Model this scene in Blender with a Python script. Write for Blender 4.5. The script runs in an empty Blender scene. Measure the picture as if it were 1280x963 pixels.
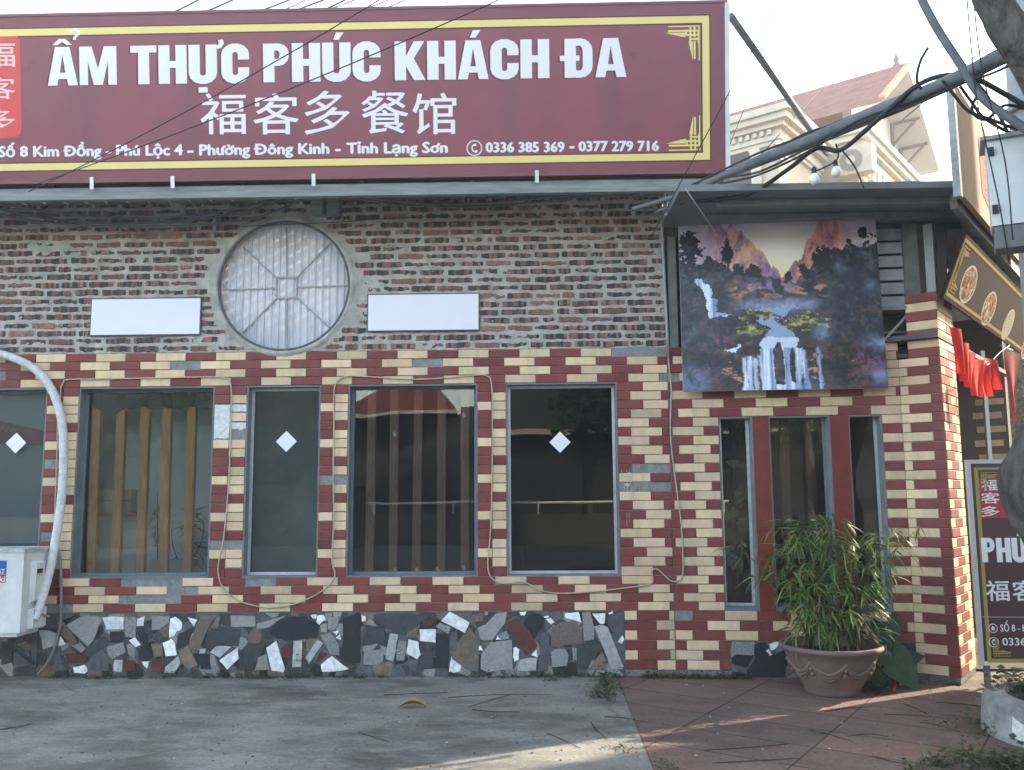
import bpy, bmesh, math, random
import numpy as np
from mathutils import Vector, Matrix
from mathutils.geometry import tessellate_polygon
random.seed(7)
rng = np.random.default_rng(11)
SC = bpy.context.scene
COL = SC.collection

# ------------------------------------------------------------------ camera
FPX, PW, PH = 1100.0, 1280.0, 963.0
CAM = np.array([0.0, -7.24, 1.45])
PITCH, YAW, ROLL = math.radians(7.0), math.radians(-1.35), math.radians(-0.4)
FW = np.array([math.sin(YAW) * math.cos(PITCH), math.cos(YAW) * math.cos(PITCH), math.sin(PITCH)])
_rt = np.array([math.cos(YAW), -math.sin(YAW), 0.0])
_up = np.cross(_rt, FW)
RT = _rt * math.cos(ROLL) + _up * math.sin(ROLL)
UP = np.cross(RT, FW)
cam_data = bpy.data.cameras.new('camera')
cam = bpy.data.objects.new('camera', cam_data)
COL.objects.link(cam)
cam_data.sensor_fit = 'HORIZONTAL'
cam_data.sensor_width = 36.0
cam_data.lens = 36.0 * FPX / PW
cam_data.clip_start = 0.05
cam_data.clip_end = 2000.0
cam.matrix_world = Matrix(((RT[0], UP[0], -FW[0], CAM[0]), (RT[1], UP[1], -FW[1], CAM[1]),
                           (RT[2], UP[2], -FW[2], CAM[2]), (0, 0, 0, 1)))
SC.camera = cam

# ------------------------------------------------------------------ world, sun, exposure
SUN_AZ = math.radians(27.5)      # towards the sun, from +X turning to +Y
SUN_EL = math.radians(28.0)
world = bpy.data.worlds.new('World')
SC.world = world
world.use_nodes = True
nt = world.node_tree
nt.nodes.clear()
wo = nt.nodes.new('ShaderNodeOutputWorld')
bg = nt.nodes.new('ShaderNodeBackground')
sky = nt.nodes.new('ShaderNodeTexSky')
sky.sky_type = 'NISHITA'
sky.sun_disc = False
sky.sun_elevation = SUN_EL
sky.sun_rotation = math.pi / 2 - SUN_AZ
sky.dust_density = 1.0
sky.air_density = 1.0
sky.ozone_density = 0.6
bg.inputs['Strength'].default_value = 0.15
warm = nt.nodes.new('ShaderNodeMix')      # hazy, slightly warm morning air
warm.data_type = 'RGBA'
warm.blend_type = 'MULTIPLY'
warm.inputs[0].default_value = 1.0
warm.inputs[7].default_value = (1.16, 1.0, 0.83, 1)
nt.links.new(sky.outputs[0], warm.inputs[6])
nt.links.new(warm.outputs[2], bg.inputs['Color'])
nt.links.new(bg.outputs[0], wo.inputs['Surface'])
sun_d = bpy.data.lights.new('sun', 'SUN')
sun_d.energy = 2.3
sun_d.angle = math.radians(0.6)
sun_d.color = (1.0, 0.86, 0.66)
sun = bpy.data.objects.new('sun', sun_d)
COL.objects.link(sun)
SDIR = Vector((math.cos(SUN_AZ) * math.cos(SUN_EL), math.sin(SUN_AZ) * math.cos(SUN_EL), math.sin(SUN_EL)))
sun.rotation_euler = SDIR.to_track_quat('Z', 'Y').to_euler()
sun.location = (20, 10, 20)
SC.view_settings.view_transform = 'Standard'
SC.view_settings.look = 'None'
SC.view_settings.gamma = 1.0
SC.view_settings.use_curve_mapping = False
SC.view_settings.exposure = 2.78
SC.render.film_transparent = False
SC.cycles.max_bounces = 8
SC.cycles.volume_bounces = 0
SC.cycles.transparent_max_bounces = 12

# ------------------------------------------------------------------ picture -> place
def ray(px, py):
    return FW + RT * ((px - 640.0) / FPX) + UP * ((481.5 - py) / FPX)
def on_plane(px, py, p0, n):
    r = ray(px, py)
    t = np.dot(np.array(p0) - CAM, n) / np.dot(r, n)
    return CAM + r * t
def W(px, py, y=0.0):
    return on_plane(px, py, (0, y, 0), np.array((0, 1.0, 0)))
def G(px, py, z=0.0):
    return on_plane(px, py, (0, 0, z), np.array((0, 0, 1.0)))
def DP(px, py, depth):
    r = ray(px, py)
    return CAM + r * (depth / np.dot(r, FW))
def V(p):
    return Vector((float(p[0]), float(p[1]), float(p[2])))

# ------------------------------------------------------------------ materials
def lin(c):
    if isinstance(c, str):
        c = tuple(int(c[i:i + 2], 16) for i in (0, 2, 4))
    if max(c) > 1.0:
        c = tuple(x / 255.0 for x in c)
        return tuple(x / 12.92 if x <= 0.04045 else ((x + 0.055) / 1.055) ** 2.4 for x in c)
    return tuple(c)
MATS = {}
def mat(name, col=None, rough=0.7, var=0.25, scale=6.0, bump=0.0, bscale=60.0, metal=0.0, spec=0.4, vc=False,
        stretch=None, detail=6.0, translucent=0.0, bdist=0.01):
    """principled material; colour from col (linear) or from the mesh attribute Col, broken up with noise"""
    if name in MATS:
        return MATS[name]
    m = bpy.data.materials.new(name)
    m.use_nodes = True
    n, l = m.node_tree.nodes, m.node_tree.links
    p = n['Principled BSDF']
    p.inputs['Roughness'].default_value = rough
    p.inputs['Metallic'].default_value = metal
    p.inputs['Specular IOR Level'].default_value = spec
    tc = n.new('ShaderNodeTexCoord')
    mp = n.new('ShaderNodeMapping')
    l.new(tc.outputs['Object'], mp.inputs[0])
    if stretch:
        mp.inputs['Scale'].default_value = stretch
    if vc:
        a = n.new('ShaderNodeAttribute')
        a.attribute_name = 'Col'
        src = a.outputs['Color']
    else:
        r = n.new('ShaderNodeRGB')
        r.outputs[0].default_value = (*lin(col), 1)
        src = r.outputs[0]
    if var > 0:
        nz = n.new('ShaderNodeTexNoise')
        nz.inputs['Scale'].default_value = scale
        nz.inputs['Detail'].default_value = detail
        nz.inputs['Roughness'].default_value = 0.65
        l.new(mp.outputs[0], nz.inputs['Vector'])
        mr = n.new('ShaderNodeMapRange')
        mr.inputs['From Min'].default_value = 0.3
        mr.inputs['From Max'].default_value = 0.7
        mr.inputs['To Min'].default_value = 1.0 - var
        mr.inputs['To Max'].default_value = 1.0 + var
        l.new(nz.outputs['Fac'], mr.inputs['Value'])
        mx = n.new('ShaderNodeVectorMath')
        mx.operation = 'SCALE'
        l.new(src, mx.inputs[0])
        l.new(mr.outputs[0], mx.inputs['Scale'])
        src = mx.outputs[0]
        # roughness follows the same dirt
        mr2 = n.new('ShaderNodeMapRange')
        mr2.inputs['To Min'].default_value = max(0.02, rough - 0.15)
        mr2.inputs['To Max'].default_value = min(1.0, rough + 0.15)
        l.new(nz.outputs['Fac'], mr2.inputs['Value'])
        l.new(mr2.outputs[0], p.inputs['Roughness'])
    l.new(src, p.inputs['Base Color'])
    if bump > 0:
        nb = n.new('ShaderNodeTexNoise')
        nb.inputs['Scale'].default_value = bscale
        nb.inputs['Detail'].default_value = 5.0
        l.new(mp.outputs[0], nb.inputs['Vector'])
        b = n.new('ShaderNodeBump')
        b.inputs['Strength'].default_value = bump
        b.inputs['Distance'].default_value = bdist
        l.new(nb.outputs['Fac'], b.inputs['Height'])
        l.new(b.outputs[0], p.inputs['Normal'])
    if translucent > 0:
        t = n.new('ShaderNodeBsdfTranslucent')
        l.new(src, t.inputs['Color'])
        ms = n.new('ShaderNodeMixShader')
        ms.inputs[0].default_value = translucent
        l.new(p.outputs[0], ms.inputs[1])
        l.new(t.outputs[0], ms.inputs[2])
        l.new(ms.outputs[0], n['Material Output'].inputs['Surface'])
    MATS[name] = m
    return m
def glass_mat(name, tint=(0.8, 0.86, 0.85), refl=1.0, rough=0.0, wave=0.0):
    m = bpy.data.materials.new(name)
    m.use_nodes = True
    n, l = m.node_tree.nodes, m.node_tree.links
    n.remove(n['Principled BSDF'])
    tr = n.new('ShaderNodeBsdfTransparent')
    tr.inputs[0].default_value = (*tint, 1)
    gl = n.new('ShaderNodeBsdfGlossy')
    gl.inputs['Roughness'].default_value = rough
    gl.inputs['Color'].default_value = (refl, refl, refl, 1)
    fr = n.new('ShaderNodeFresnel')
    fr.inputs['IOR'].default_value = 1.62
    mx = n.new('ShaderNodeMixShader')
    l.new(fr.outputs[0], mx.inputs[0])
    l.new(tr.outputs[0], mx.inputs[1])
    l.new(gl.outputs[0], mx.inputs[2])
    l.new(mx.outputs[0], n['Material Output'].inputs['Surface'])
    if wave > 0:
        tc = n.new('ShaderNodeTexCoord')
        nz = n.new('ShaderNodeTexNoise')
        nz.inputs['Scale'].default_value = 1.7
        nz.inputs['Detail'].default_value = 1.0
        l.new(tc.outputs['Object'], nz.inputs['Vector'])
        b = n.new('ShaderNodeBump')
        b.inputs['Strength'].default_value = wave
        b.inputs['Distance'].default_value = 0.02
        l.new(nz.outputs['Fac'], b.inputs['Height'])
        l.new(b.outputs[0], gl.inputs['Normal'])
    return m

# ------------------------------------------------------------------ mesh building
class MB:
    """collects faces and links them as ONE mesh object"""
    def __init__(self):
        self.v, self.f, self.mi, self.c, self.s = [], [], [], [], []
    def add(self, verts, faces, mi=0, col=(0.5, 0.5, 0.5), smooth=False):
        o = len(self.v)
        self.v.extend([(float(p[0]), float(p[1]), float(p[2])) for p in verts])
        for fc in faces:
            self.f.append([i + o for i in fc])
            self.mi.append(mi)
            self.c.append(col)
            self.s.append(smooth)
        return self
    def box(self, lo, hi, **k):
        x0, y0, z0 = lo
        x1, y1, z1 = hi
        return self.hexa([(x0, y0, z0), (x1, y0, z0), (x1, y1, z0), (x0, y1, z0),
                          (x0, y0, z1), (x1, y0, z1), (x1, y1, z1), (x0, y1, z1)], **k)
    def hexa(self, p, **k):
        return self.add(p, [(0, 3, 2, 1), (4, 5, 6, 7), (0, 1, 5, 4), (1, 2, 6, 5), (2, 3, 7, 6), (3, 0, 4, 7)], **k)
    def frame_box(self, o, ux, uy, uz, lo, hi, **k):
        """box in the frame o + ux*a + uy*b + uz*c"""
        o, ux, uy, uz = np.array(o, float), np.array(ux, float), np.array(uy, float), np.array(uz, float)
        q = lambda a, b, c: o + ux * a + uy * b + uz * c
        a0, b0, c0 = lo
        a1, b1, c1 = hi
        return self.hexa([q(a0, b0, c0), q(a1, b0, c0), q(a1, b1, c0), q(a0, b1, c0),
                          q(a0, b0, c1), q(a1, b0, c1), q(a1, b1, c1), q(a0, b1, c1)], **k)
    def bar(self, a, b, w, h=None, up=(0, 0, 1), **k):
        """rectangular bar from a to b"""
        h = h or w
        a, b = np.array(a, float), np.array(b, float)
        d = b - a
        L = np.linalg.norm(d)
        d = d / L
        u = np.array(up, float)
        if abs(np.dot(u, d)) > 0.95:
            u = np.array((0, 1.0, 0))
        s = np.cross(d, u); s /= np.linalg.norm(s)
        t = np.cross(s, d)
        return self.frame_box(a, d, s, t, (0, -w / 2, -h / 2), (L, w / 2, h / 2), **k)
    def tube(self, pts, r, n=8, smooth=True, spline=0, cap=True, **k):
        P = [np.array(p, float) for p in pts]
        R = list(r) if hasattr(r, '__len__') else [r] * len(P)
        if spline:
            Q, RR = [], []
            for i in range(len(P) - 1):
                p0, p1, p2, p3 = P[max(i - 1, 0)], P[i], P[i + 1], P[min(i + 2, len(P) - 1)]
                for j in range(spline):
                    t = j / spline
                    Q.append(0.5 * ((2 * p1) + (p2 - p0) * t + (2 * p0 - 5 * p1 + 4 * p2 - p3) * t * t + (3 * p1 - p0 - 3 * p2 + p3) * t ** 3))
                    RR.append(R[i] * (1 - t) + R[i + 1] * t)
            Q.append(P[-1]); RR.append(R[-1])
            P, R = Q, RR
        verts, faces = [], []
        s = None
        for i, p in enumerate(P):
            d = P[min(i + 1, len(P) - 1)] - P[max(i - 1, 0)]
            d = d / (np.linalg.norm(d) + 1e-9)
            if s is None:
                a = np.array((0, 0, 1.0)) if abs(d[2]) < 0.9 else np.array((1.0, 0, 0))
                s = np.cross(d, a)
            s = s - d * np.dot(s, d)
            s = s / (np.linalg.norm(s) + 1e-9)
            t = np.cross(d, s)
            for j in range(n):
                an = 2 * math.pi * j / n
                verts.append(p + (s * math.cos(an) + t * math.sin(an)) * R[i])
        for i in range(len(P) - 1):
            for j in range(n):
                faces.append((i * n + j, i * n + (j + 1) % n, (i + 1) * n + (j + 1) % n, (i + 1) * n + j))
        if cap:
            faces.append(tuple(range(n - 1, -1, -1)))
            faces.append(tuple(range((len(P) - 1) * n, len(P) * n)))
        return self.add(verts, faces, smooth=smooth, **k)
    def lathe(self, c, prof, n=32, sx=1.0, sy=1.0, smooth=True, **k):
        verts, faces = [], []
        for (r, z) in prof:
            for j in range(n):
                a = 2 * math.pi * j / n
                verts.append((c[0] + r * sx * math.cos(a), c[1] + r * sy * math.sin(a), c[2] + z))
        for i in range(len(prof) - 1):
            for j in range(n):
                faces.append((i * n + j, i * n + (j + 1) % n, (i + 1) * n + (j + 1) % n, (i + 1) * n + j))
        return self.add(verts, faces, smooth=smooth, **k)
    def prism(self, poly, thick, n=None, **k):
        """3-D planar polygon extruded by the vector thick (front = poly + thick)"""
        P = [np.array(p, float) for p in poly]
        t = np.array(thick, float)
        m = len(P)
        nn = sum((np.cross(P[i] - P[0], P[(i + 1) % m] - P[0]) for i in range(m)), np.zeros(3))
        if np.dot(nn, t) < 0:
            P = P[::-1]
        verts = P + [p + t for p in P]
        faces = [tuple(range(m, 2 * m)), tuple(range(m - 1, -1, -1))]
        for i in range(m):
            j = (i + 1) % m
            faces.append((i, j, m + j, m + i))
        return self.add(verts, faces, **k)
    def sphere(self, c, r, n=12, m=8, **k):
        r = r if hasattr(r, '__len__') else (r, r, r)
        prof = [(math.sin(math.pi * i / m), -math.cos(math.pi * i / m)) for i in range(m + 1)]
        verts, faces = [], []
        for (q, z) in prof:
            for j in range(n):
                a = 2 * math.pi * j / n
                verts.append((c[0] + r[0] * q * math.cos(a), c[1] + r[1] * q * math.sin(a), c[2] + r[2] * z))
        for i in range(m):
            for j in range(n):
                faces.append((i * n + j, i * n + (j + 1) % n, (i + 1) * n + (j + 1) % n, (i + 1) * n + j))
        return self.add(verts, faces, smooth=True, **k)
    def build(self, name, mats, parent=None, label=None, cat=None, group=None, kind=None):
        if not isinstance(mats, (list, tuple)):
            mats = [mats]
        v = np.array(self.v, float)
        if parent is None:
            lo, hi = v.min(0), v.max(0)
            off = np.array(((lo[0] + hi[0]) / 2, (lo[1] + hi[1]) / 2, lo[2]))
            if kind == 'structure':
                off = np.zeros(3)
        else:
            off = np.array(parent.get('_o', (0, 0, 0)))
        me = bpy.data.meshes.new(name)
        me.from_pydata((v - off).tolist(), [], self.f)
        for m in mats:
            me.materials.append(m)
        me.polygons.foreach_set('material_index', self.mi)
        me.polygons.foreach_set('use_smooth', self.s)
        ca = me.color_attributes.new('Col', 'FLOAT_COLOR', 'CORNER')
        tot = np.array([len(f) for f in self.f])
        cc = np.repeat(np.array([(*c, 1.0) for c in self.c], dtype=np.float32), tot, axis=0)
        ca.data.foreach_set('color', cc.ravel())
        me.update()
        o = bpy.data.objects.new(name, me)
        COL.objects.link(o)
        if parent is None:
            o.location = off
        else:
            o.parent = parent
        o['_o'] = [float(x) for x in off]
        tag(o, label, cat, group, kind)
        return o
def tag(o, label=None, cat=None, group=None, kind=None):
    if label: o['label'] = label
    if cat: o['category'] = cat
    if group: o['group'] = group
    if kind: o['kind'] = kind
    return o
def thing(name, loc, label, cat, group=None):
    o = bpy.data.objects.new(name, None)
    COL.objects.link(o)
    o.location = V(loc)
    o.empty_display_size = 0.2
    o['_o'] = [float(x) for x in loc]
    return tag(o, label, cat, group)
def copy_tree(o, parent=None):
    c = o.copy()
    COL.objects.link(c)
    if parent is not None:
        c.parent = parent
    for ch in list(o.children):
        copy_tree(ch, c)
    return c

# ------------------------------------------------------------------ lettering
def _text_geo(body, off):
    cu = bpy.data.curves.new('t', 'FONT')
    cu.body = body
    cu.size = 1.0
    cu.offset = off
    cu.resolution_u = 2
    o = bpy.data.objects.new('t', cu)
    COL.objects.link(o)
    dg = bpy.context.evaluated_depsgraph_get()
    me = bpy.data.meshes.new_from_object(o.evaluated_get(dg))
    v = np.array([p.co[:] for p in me.vertices])
    f = [list(p.vertices) for p in me.polygons]
    bpy.data.objects.remove(o)
    bpy.data.curves.remove(cu)
    bpy.data.meshes.remove(me)
    return v, f
CAP = None
PLAIN = {'Đ': 'D', 'ơ': 'o', 'ờ': 'ò', 'ư': 'u'}
def _viet_geo(body):
    """letters with a bar or a horn are the plain letter plus a drawn bar or horn"""
    base = ''.join(PLAIN.get(c, c) for c in body)
    v, f = _text_geo(base, 0.0)
    xm = lambda s: _text_geo(s, 0.0)[0][:, 0].max() if s.strip() else 0.0
    v = [tuple(p) for p in v]
    for i, c in enumerate(body):
        if c not in PLAIN: continue
        x1 = xm(base[:i + 1])
        w = float(np.ptp(_text_geo(base[i], 0.0)[0][:, 0]))
        if c == 'Đ':
            polys = [[(x1 - w - .075, .33), (x1 - w + .30, .33), (x1 - w + .30, .41), (x1 - w - .075, .41)]]
        else:
            k = .0 if c == 'ư' else -.07
            polys = [[(x1 + k - .03, .40), (x1 + k + .07, .46), (x1 + k + .11, .60), (x1 + k + .03, .60), (x1 + k + .0, .52), (x1 + k - .05, .49)]]
        for p in polys:
            o = len(v)
            v += [(a, b, 0.0) for a, b in p]
            f.append(list(range(o, o + len(p))))
    return np.array(v), f
def put_text(mb, body, p_left, p_right, cap, uz, nrm, off=0.0, **k):
    """bold text: a few copies, each set a little aside and a hair above the last"""
    pl, pr = np.array(p_left, float), np.array(p_right, float)
    d = (pr - pl) / np.linalg.norm(pr - pl)
    lift = k.pop('lift', .002)
    w = off * cap * 1.25
    uz = np.array(uz, float)
    for i, (a, b) in enumerate(((-1, 0), (1, 0), (0, .6), (0, -.6)) if off > .004 else ((0, 0),)):
        o = d * (a * w) + uz * (b * w)
        _put_text(mb, body, pl + o + d * w, pr + o - d * w, cap, uz, nrm, 0.0, lift + .00022 * i, **k)
def _put_text(mb, body, p_left, p_right, cap, uz, nrm, off=0.0, lift=0.002, mi=0, col=(0.8, 0.8, 0.8), by_box=False):
    """text from p_left to p_right (on its baseline), capital height cap along uz"""
    global CAP
    if CAP is None:
        hv, _ = _text_geo('H', 0.0)
        CAP = hv[:, 1].max()
    v, f = _viet_geo(body)
    pl, pr = np.array(p_left, float), np.array(p_right, float)
    d = pr - pl
    L = np.linalg.norm(d)
    d = d / L
    x0, x1 = v[:, 0].min(), v[:, 0].max()
    sx = L / (x1 - x0)
    if by_box:
        y0, y1 = v[:, 1].min(), v[:, 1].max()
        sy = cap / (y1 - y0)
    else:
        y0, sy = 0.0, cap / CAP
    uz, nrm = np.array(uz, float), np.array(nrm, float)
    pts = pl + np.outer((v[:, 0] - x0) * sx, d) + np.outer((v[:, 1] - y0) * sy, uz) + nrm * lift
    # keep faces turned to nrm
    nf = np.cross(d, uz)
    if np.dot(nf, nrm) < 0:
        f = [q[::-1] for q in f]
    mb.add(pts, f, mi=mi, col=col)

# block capitals of the headline: polygons in a unit-high box, each glyph (width, [polygons])
def ribbon(path, w):
    P = [np.array(p, float) for p in path]
    out = []
    nrm = []
    for i in range(len(P)):
        d = P[min(i + 1, len(P) - 1)] - P[max(i - 1, 0)]
        d /= np.linalg.norm(d)
        nrm.append(np.array((-d[1], d[0])))
    for i in range(len(P) - 1):
        out.append([P[i] - nrm[i] * w / 2, P[i + 1] - nrm[i + 1] * w / 2, P[i + 1] + nrm[i + 1] * w / 2, P[i] + nrm[i] * w / 2])
    return out
def arc(cx, cy, rx, ry, a0, a1, n=7):
    return [(cx + rx * math.cos(math.radians(a0 + (a1 - a0) * i / n)), cy + ry * math.sin(math.radians(a0 + (a1 - a0) * i / n))) for i in range(n + 1)]
def rect(x0, y0, x1, y1):
    return [(x0, y0), (x1, y0), (x1, y1), (x0, y1)]
SW = 0.222
def gl_A():
    return 0.60, [[(0, 0), (.19, 0), (.215, .17), (.385, .17), (.41, 0), (.60, 0), (.445, 1), (.30, 1), (.30, .80), (.355, .33), (.245, .33), (.30, .80), (.30, 1), (.155, 1)]]
def gl_M():
    return 0.74, [[(0, 0), (.17, 0), (.17, .62), (.28, 0), (.46, 0), (.57, .62), (.57, 0), (.74, 0), (.74, 1), (.49, 1), (.37, .42), (.25, 1), (0, 1)]]
def gl_T():
    return 0.52, [[(.148, 0), (.372, 0), (.372, .82), (.52, .82), (.52, 1), (0, 1), (0, .82), (.155, .82)]]
def gl_H():
    return 0.56, [[(0, 0), (SW, 0), (SW, .41), (.56 - SW, .41), (.56 - SW, 0), (.56, 0), (.56, 1), (.56 - SW, 1), (.56 - SW, .59), (SW, .59), (SW, 1), (0, 1)]]
def gl_C():
    h = SW / 2
    p = [(.55 - h, .60), (.55 - h, .72)] + arc(.275, .74, .275 - h, .26 - h * .8, 0, 180)[0:] + arc(.275, .26, .275 - h, .26 - h * .8, 180, 360) + [(.55 - h, .40)]
    return 0.55, ribbon(p, SW)
def gl_U():
    h = SW / 2
    p = [(h, 1), (h, .5)] + arc(.28, .26, .28 - h, .26 - h * .8, 180, 360) + [(.56 - h, .5), (.56 - h, 1)]
    return 0.56, ribbon(p, SW)
def gl_P():
    h = SW / 2
    p = [(SW, 1 - .09), (.27, 1 - .09)] + arc(.30, .71, .23 - h, .29 - .09, 90, -90) + [(.27, .51), (SW, .51)]
    return 0.53, [rect(0, 0, SW, 1)] + ribbon(p, .185)
def gl_K():
    return 0.60, [rect(0, 0, SW, 1), [(SW, .36), (.375, 0), (.60, 0), (.375, .56), (.585, 1), (.375, 1), (SW, .62)]]
def gl_D():
    h = SW / 2
    p = [(SW, .91), (.28, .91)] + arc(.30, .69, .26 - h, .22, 90, 0, 4) + arc(.30, .31, .26 - h, .22, 0, -90, 4) + [(.28, .09), (SW, .09)]
    return 0.56, [rect(0, 0, SW, 1)] + ribbon(p, .19) + [rect(-.09, .43, 0, .57), rect(SW, .43, .29, .57)]
def acute(x):
    return [[(x - .06, 1.07), (x + .05, 1.07), (x + .15, 1.26), (x, 1.26)]]
def hook_a(x):
    return [[(x - .20, 1.05), (x - .09, 1.05), (x, 1.13), (x + .09, 1.05), (x + .20, 1.05), (x + .06, 1.21), (x - .06, 1.21)]] + \
        ribbon([(x + .16, 1.34)] + arc(x + .26, 1.37, .085, .075, 160, -60, 6) + [(x + .25, 1.24), (x + .245, 1.18)], .06)
def gl_A_hook():
    w, p = gl_A(); return w, p + hook_a(.30)
def gl_A_acute():
    w, p = gl_A(); return w, p + acute(.30)
def gl_U_acute():
    w, p = gl_U(); return w, p + acute(.28)
def gl_U_horn():
    w, p = gl_U()
    return w + .05, p + ribbon([(.56, .93), (.62, .95), (.655, 1.03), (.635, 1.12)], .10) + [rect(.19, -.24, .37, -.10)]
HEAD = [gl_A_hook, gl_M, .24, gl_T, gl_H, gl_U_horn, gl_C, .24, gl_P, gl_H, gl_U_acute, gl_C, .24, gl_K, gl_H, gl_A_acute, gl_C, gl_H, .26, gl_D, gl_A]
def put_headline(mb, seq, p_left, p_right, cap, uz, nrm, lift=0.002, gap=0.036, mi=0, col=(.8, .8, .8)):
    x, items = 0.0, []
    for g in seq:
        if not callable(g):
            x += g
            continue
        w, polys = g()
        items.append((x, polys))
        x += w + gap
    tot = x - gap
    pl, pr = np.array(p_left, float), np.array(p_right, float)
    L = np.linalg.norm(pr - pl)
    d = (pr - pl) / L
    uz, nrm = np.array(uz, float), np.array(nrm, float)
    k = 0
    for x0, polys in items:
        for poly in polys:
            k += 1
            pts = [pl + d * ((x0 + p[0]) * L / tot) + uz * (p[1] * cap) + nrm * (lift + 0.00025 * (k % 5)) for p in poly]
            tri = tessellate_polygon([[Vector((p[0], p[1], 0)) for p in poly]])
            fs = []
            for t in tri:
                a, b, c = (pts[i] for i in t)
                fs.append(t if np.dot(np.cross(b - a, c - a), nrm) > 0 else t[::-1])
            mb.add(pts, fs, mi=mi, col=col)

# ------------------------------------------------------------------ noise for drawn things
def vnoise(x, y, seed):
    xi, yi = np.floor(x).astype(int), np.floor(y).astype(int)
    fx, fy = x - xi, y - yi
    fx, fy = fx * fx * (3 - 2 * fx), fy * fy * (3 - 2 * fy)
    def h(a, b):
        n = (a * 374761393 + b * 668265263 + seed * 974711) & 0x7fffffff
        n = ((n ^ (n >> 13)) * 1274126177) & 0x7fffffff
        return ((n ^ (n >> 16)) & 0xffff) / 65535.0
    return (h(xi, yi) * (1 - fx) + h(xi + 1, yi) * fx) * (1 - fy) + (h(xi, yi + 1) * (1 - fx) + h(xi + 1, yi + 1) * fx) * fy
def fbm(x, y, seed=1, o=5):
    a, s, t = 0.5, 0.0, 0.0
    for i in range(o):
        s = s + a * vnoise(x * 2 ** i, y * 2 ** i, seed + i)
        t += a
        a *= 0.55
    return s / t

# ================================================================== materials in use
C_RED, C_CREAM, C_GREY = (0.205, 0.052, 0.042), (0.70, 0.515, 0.335), (0.30, 0.30, 0.28)
M_TILE = mat('glazed_tile', rough=0.55, spec=0.2, var=0.10, scale=9, bump=0.12, bscale=90, vc=True)
def add_dirt(m, amt=.35):
    n, l = m.node_tree.nodes, m.node_tree.links
    p = n['Principled BSDF']
    src = p.inputs['Base Color'].links[0].from_socket
    tc = n.new('ShaderNodeTexCoord')
    mp = n.new('ShaderNodeMapping'); mp.inputs['Scale'].default_value = (9, 9, 1.1)
    l.new(tc.outputs['Object'], mp.inputs[0])
    a = n.new('ShaderNodeTexNoise'); a.inputs['Scale'].default_value = 1.0; a.inputs['Detail'].default_value = 7; a.inputs['Roughness'].default_value = .7
    l.new(mp.outputs[0], a.inputs['Vector'])
    r = n.new('ShaderNodeMapRange'); r.inputs['From Min'].default_value = .48; r.inputs['From Max'].default_value = .74; r.inputs['To Max'].default_value = amt
    l.new(a.outputs['Fac'], r.inputs['Value'])
    x = n.new('ShaderNodeMix'); x.data_type = 'RGBA'
    l.new(r.outputs[0], x.inputs[0]); l.new(src, x.inputs[6]); x.inputs[7].default_value = (.16, .14, .115, 1)
    # pale cement smears
    b = n.new('ShaderNodeTexNoise'); b.inputs['Scale'].default_value = 26; b.inputs['Detail'].default_value = 8; b.inputs['Roughness'].default_value = .75
    l.new(tc.outputs['Object'], b.inputs['Vector'])
    r2 = n.new('ShaderNodeMapRange'); r2.inputs['From Min'].default_value = .66; r2.inputs['From Max'].default_value = .74; r2.inputs['To Max'].default_value = .7
    l.new(b.outputs['Fac'], r2.inputs['Value'])
    y = n.new('ShaderNodeMix'); y.data_type = 'RGBA'
    l.new(r2.outputs[0], y.inputs[0]); l.new(x.outputs[2], y.inputs[6]); y.inputs[7].default_value = (.40, .37, .33, 1)
    l.new(y.outputs[2], p.inputs['Base Color'])
add_dirt(M_TILE)
M_CEMENT = mat('cement', (0.23, 0.235, 0.225), rough=0.95, var=0.35, scale=14, bump=0.9, bscale=55)
M_MORTAR = mat('mortar', (0.40, 0.39, 0.35), rough=0.97, var=0.33, scale=7, bump=1.0, bscale=70)
M_BRICK = mat('burnt_brick', rough=0.92, var=0.28, scale=45, bump=0.8, bscale=80, vc=True)
M_STONE = mat('plinth_stone', rough=0.55, var=0.30, scale=22, bump=0.2, bscale=60, vc=True)
M_PLASTER = mat('plinth_mortar', (0.115, 0.118, 0.11), rough=0.95, var=0.45, scale=18, bump=0.8, bscale=60)
M_BLUEGREY = mat('blue_grey_paint', (0.145, 0.165, 0.175), rough=0.55, var=0.22, scale=8, bump=0.2)
M_ALU = mat('aluminium', (0.55, 0.57, 0.58), rough=0.38, var=0.12, scale=20, metal=0.55)
M_GALV = mat('galvanised_steel', (0.30, 0.315, 0.31), rough=0.55, var=0.3, scale=12, metal=0.3)
M_DARKSTEEL = mat('dark_steel', (0.085, 0.095, 0.105), rough=0.6, var=0.35, scale=10)
M_REDPAINT = mat('red_paint', (0.17, 0.028, 0.018), rough=0.5, var=0.22, scale=9, bump=0.15)
M_WOOD = mat('brown_wood', (0.56, 0.265, 0.105), rough=0.6, var=0.4, scale=5, stretch=(14, 14, 1.2), bump=0.25)
M_DARKROOM = mat('dark_room_paint', (0.05, 0.053, 0.05), rough=0.9, var=0.3, scale=2)
M_GREYBOARD = mat('grey_board', (0.62, 0.67, 0.67), rough=0.85, var=0.16, scale=2.5)
M_FROST = mat('frosted_film', (0.30, 0.36, 0.36), rough=0.8, var=0.10, scale=2.0)
M_GLASS = glass_mat('window_glass', (0.88, 0.92, 0.91), refl=0.95, wave=0.05)
M_GLASS_WAVY = glass_mat('wavy_window_glass', (0.78, 0.79, 0.78), refl=1.0, wave=0.10)
M_WHITE = mat('white_paint', (0.80, 0.80, 0.80), rough=0.5, var=0.04, scale=6)
M_PANEL = mat('white_panel', (0.74, 0.74, 0.80), rough=0.4, var=0.025, scale=3)
M_CORR = mat('plastic_corrugated_sheet', (0.66, 0.67, 0.73), rough=0.35, var=0.16, scale=3, stretch=(6, 6, 0.8), translucent=0.25)

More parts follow.
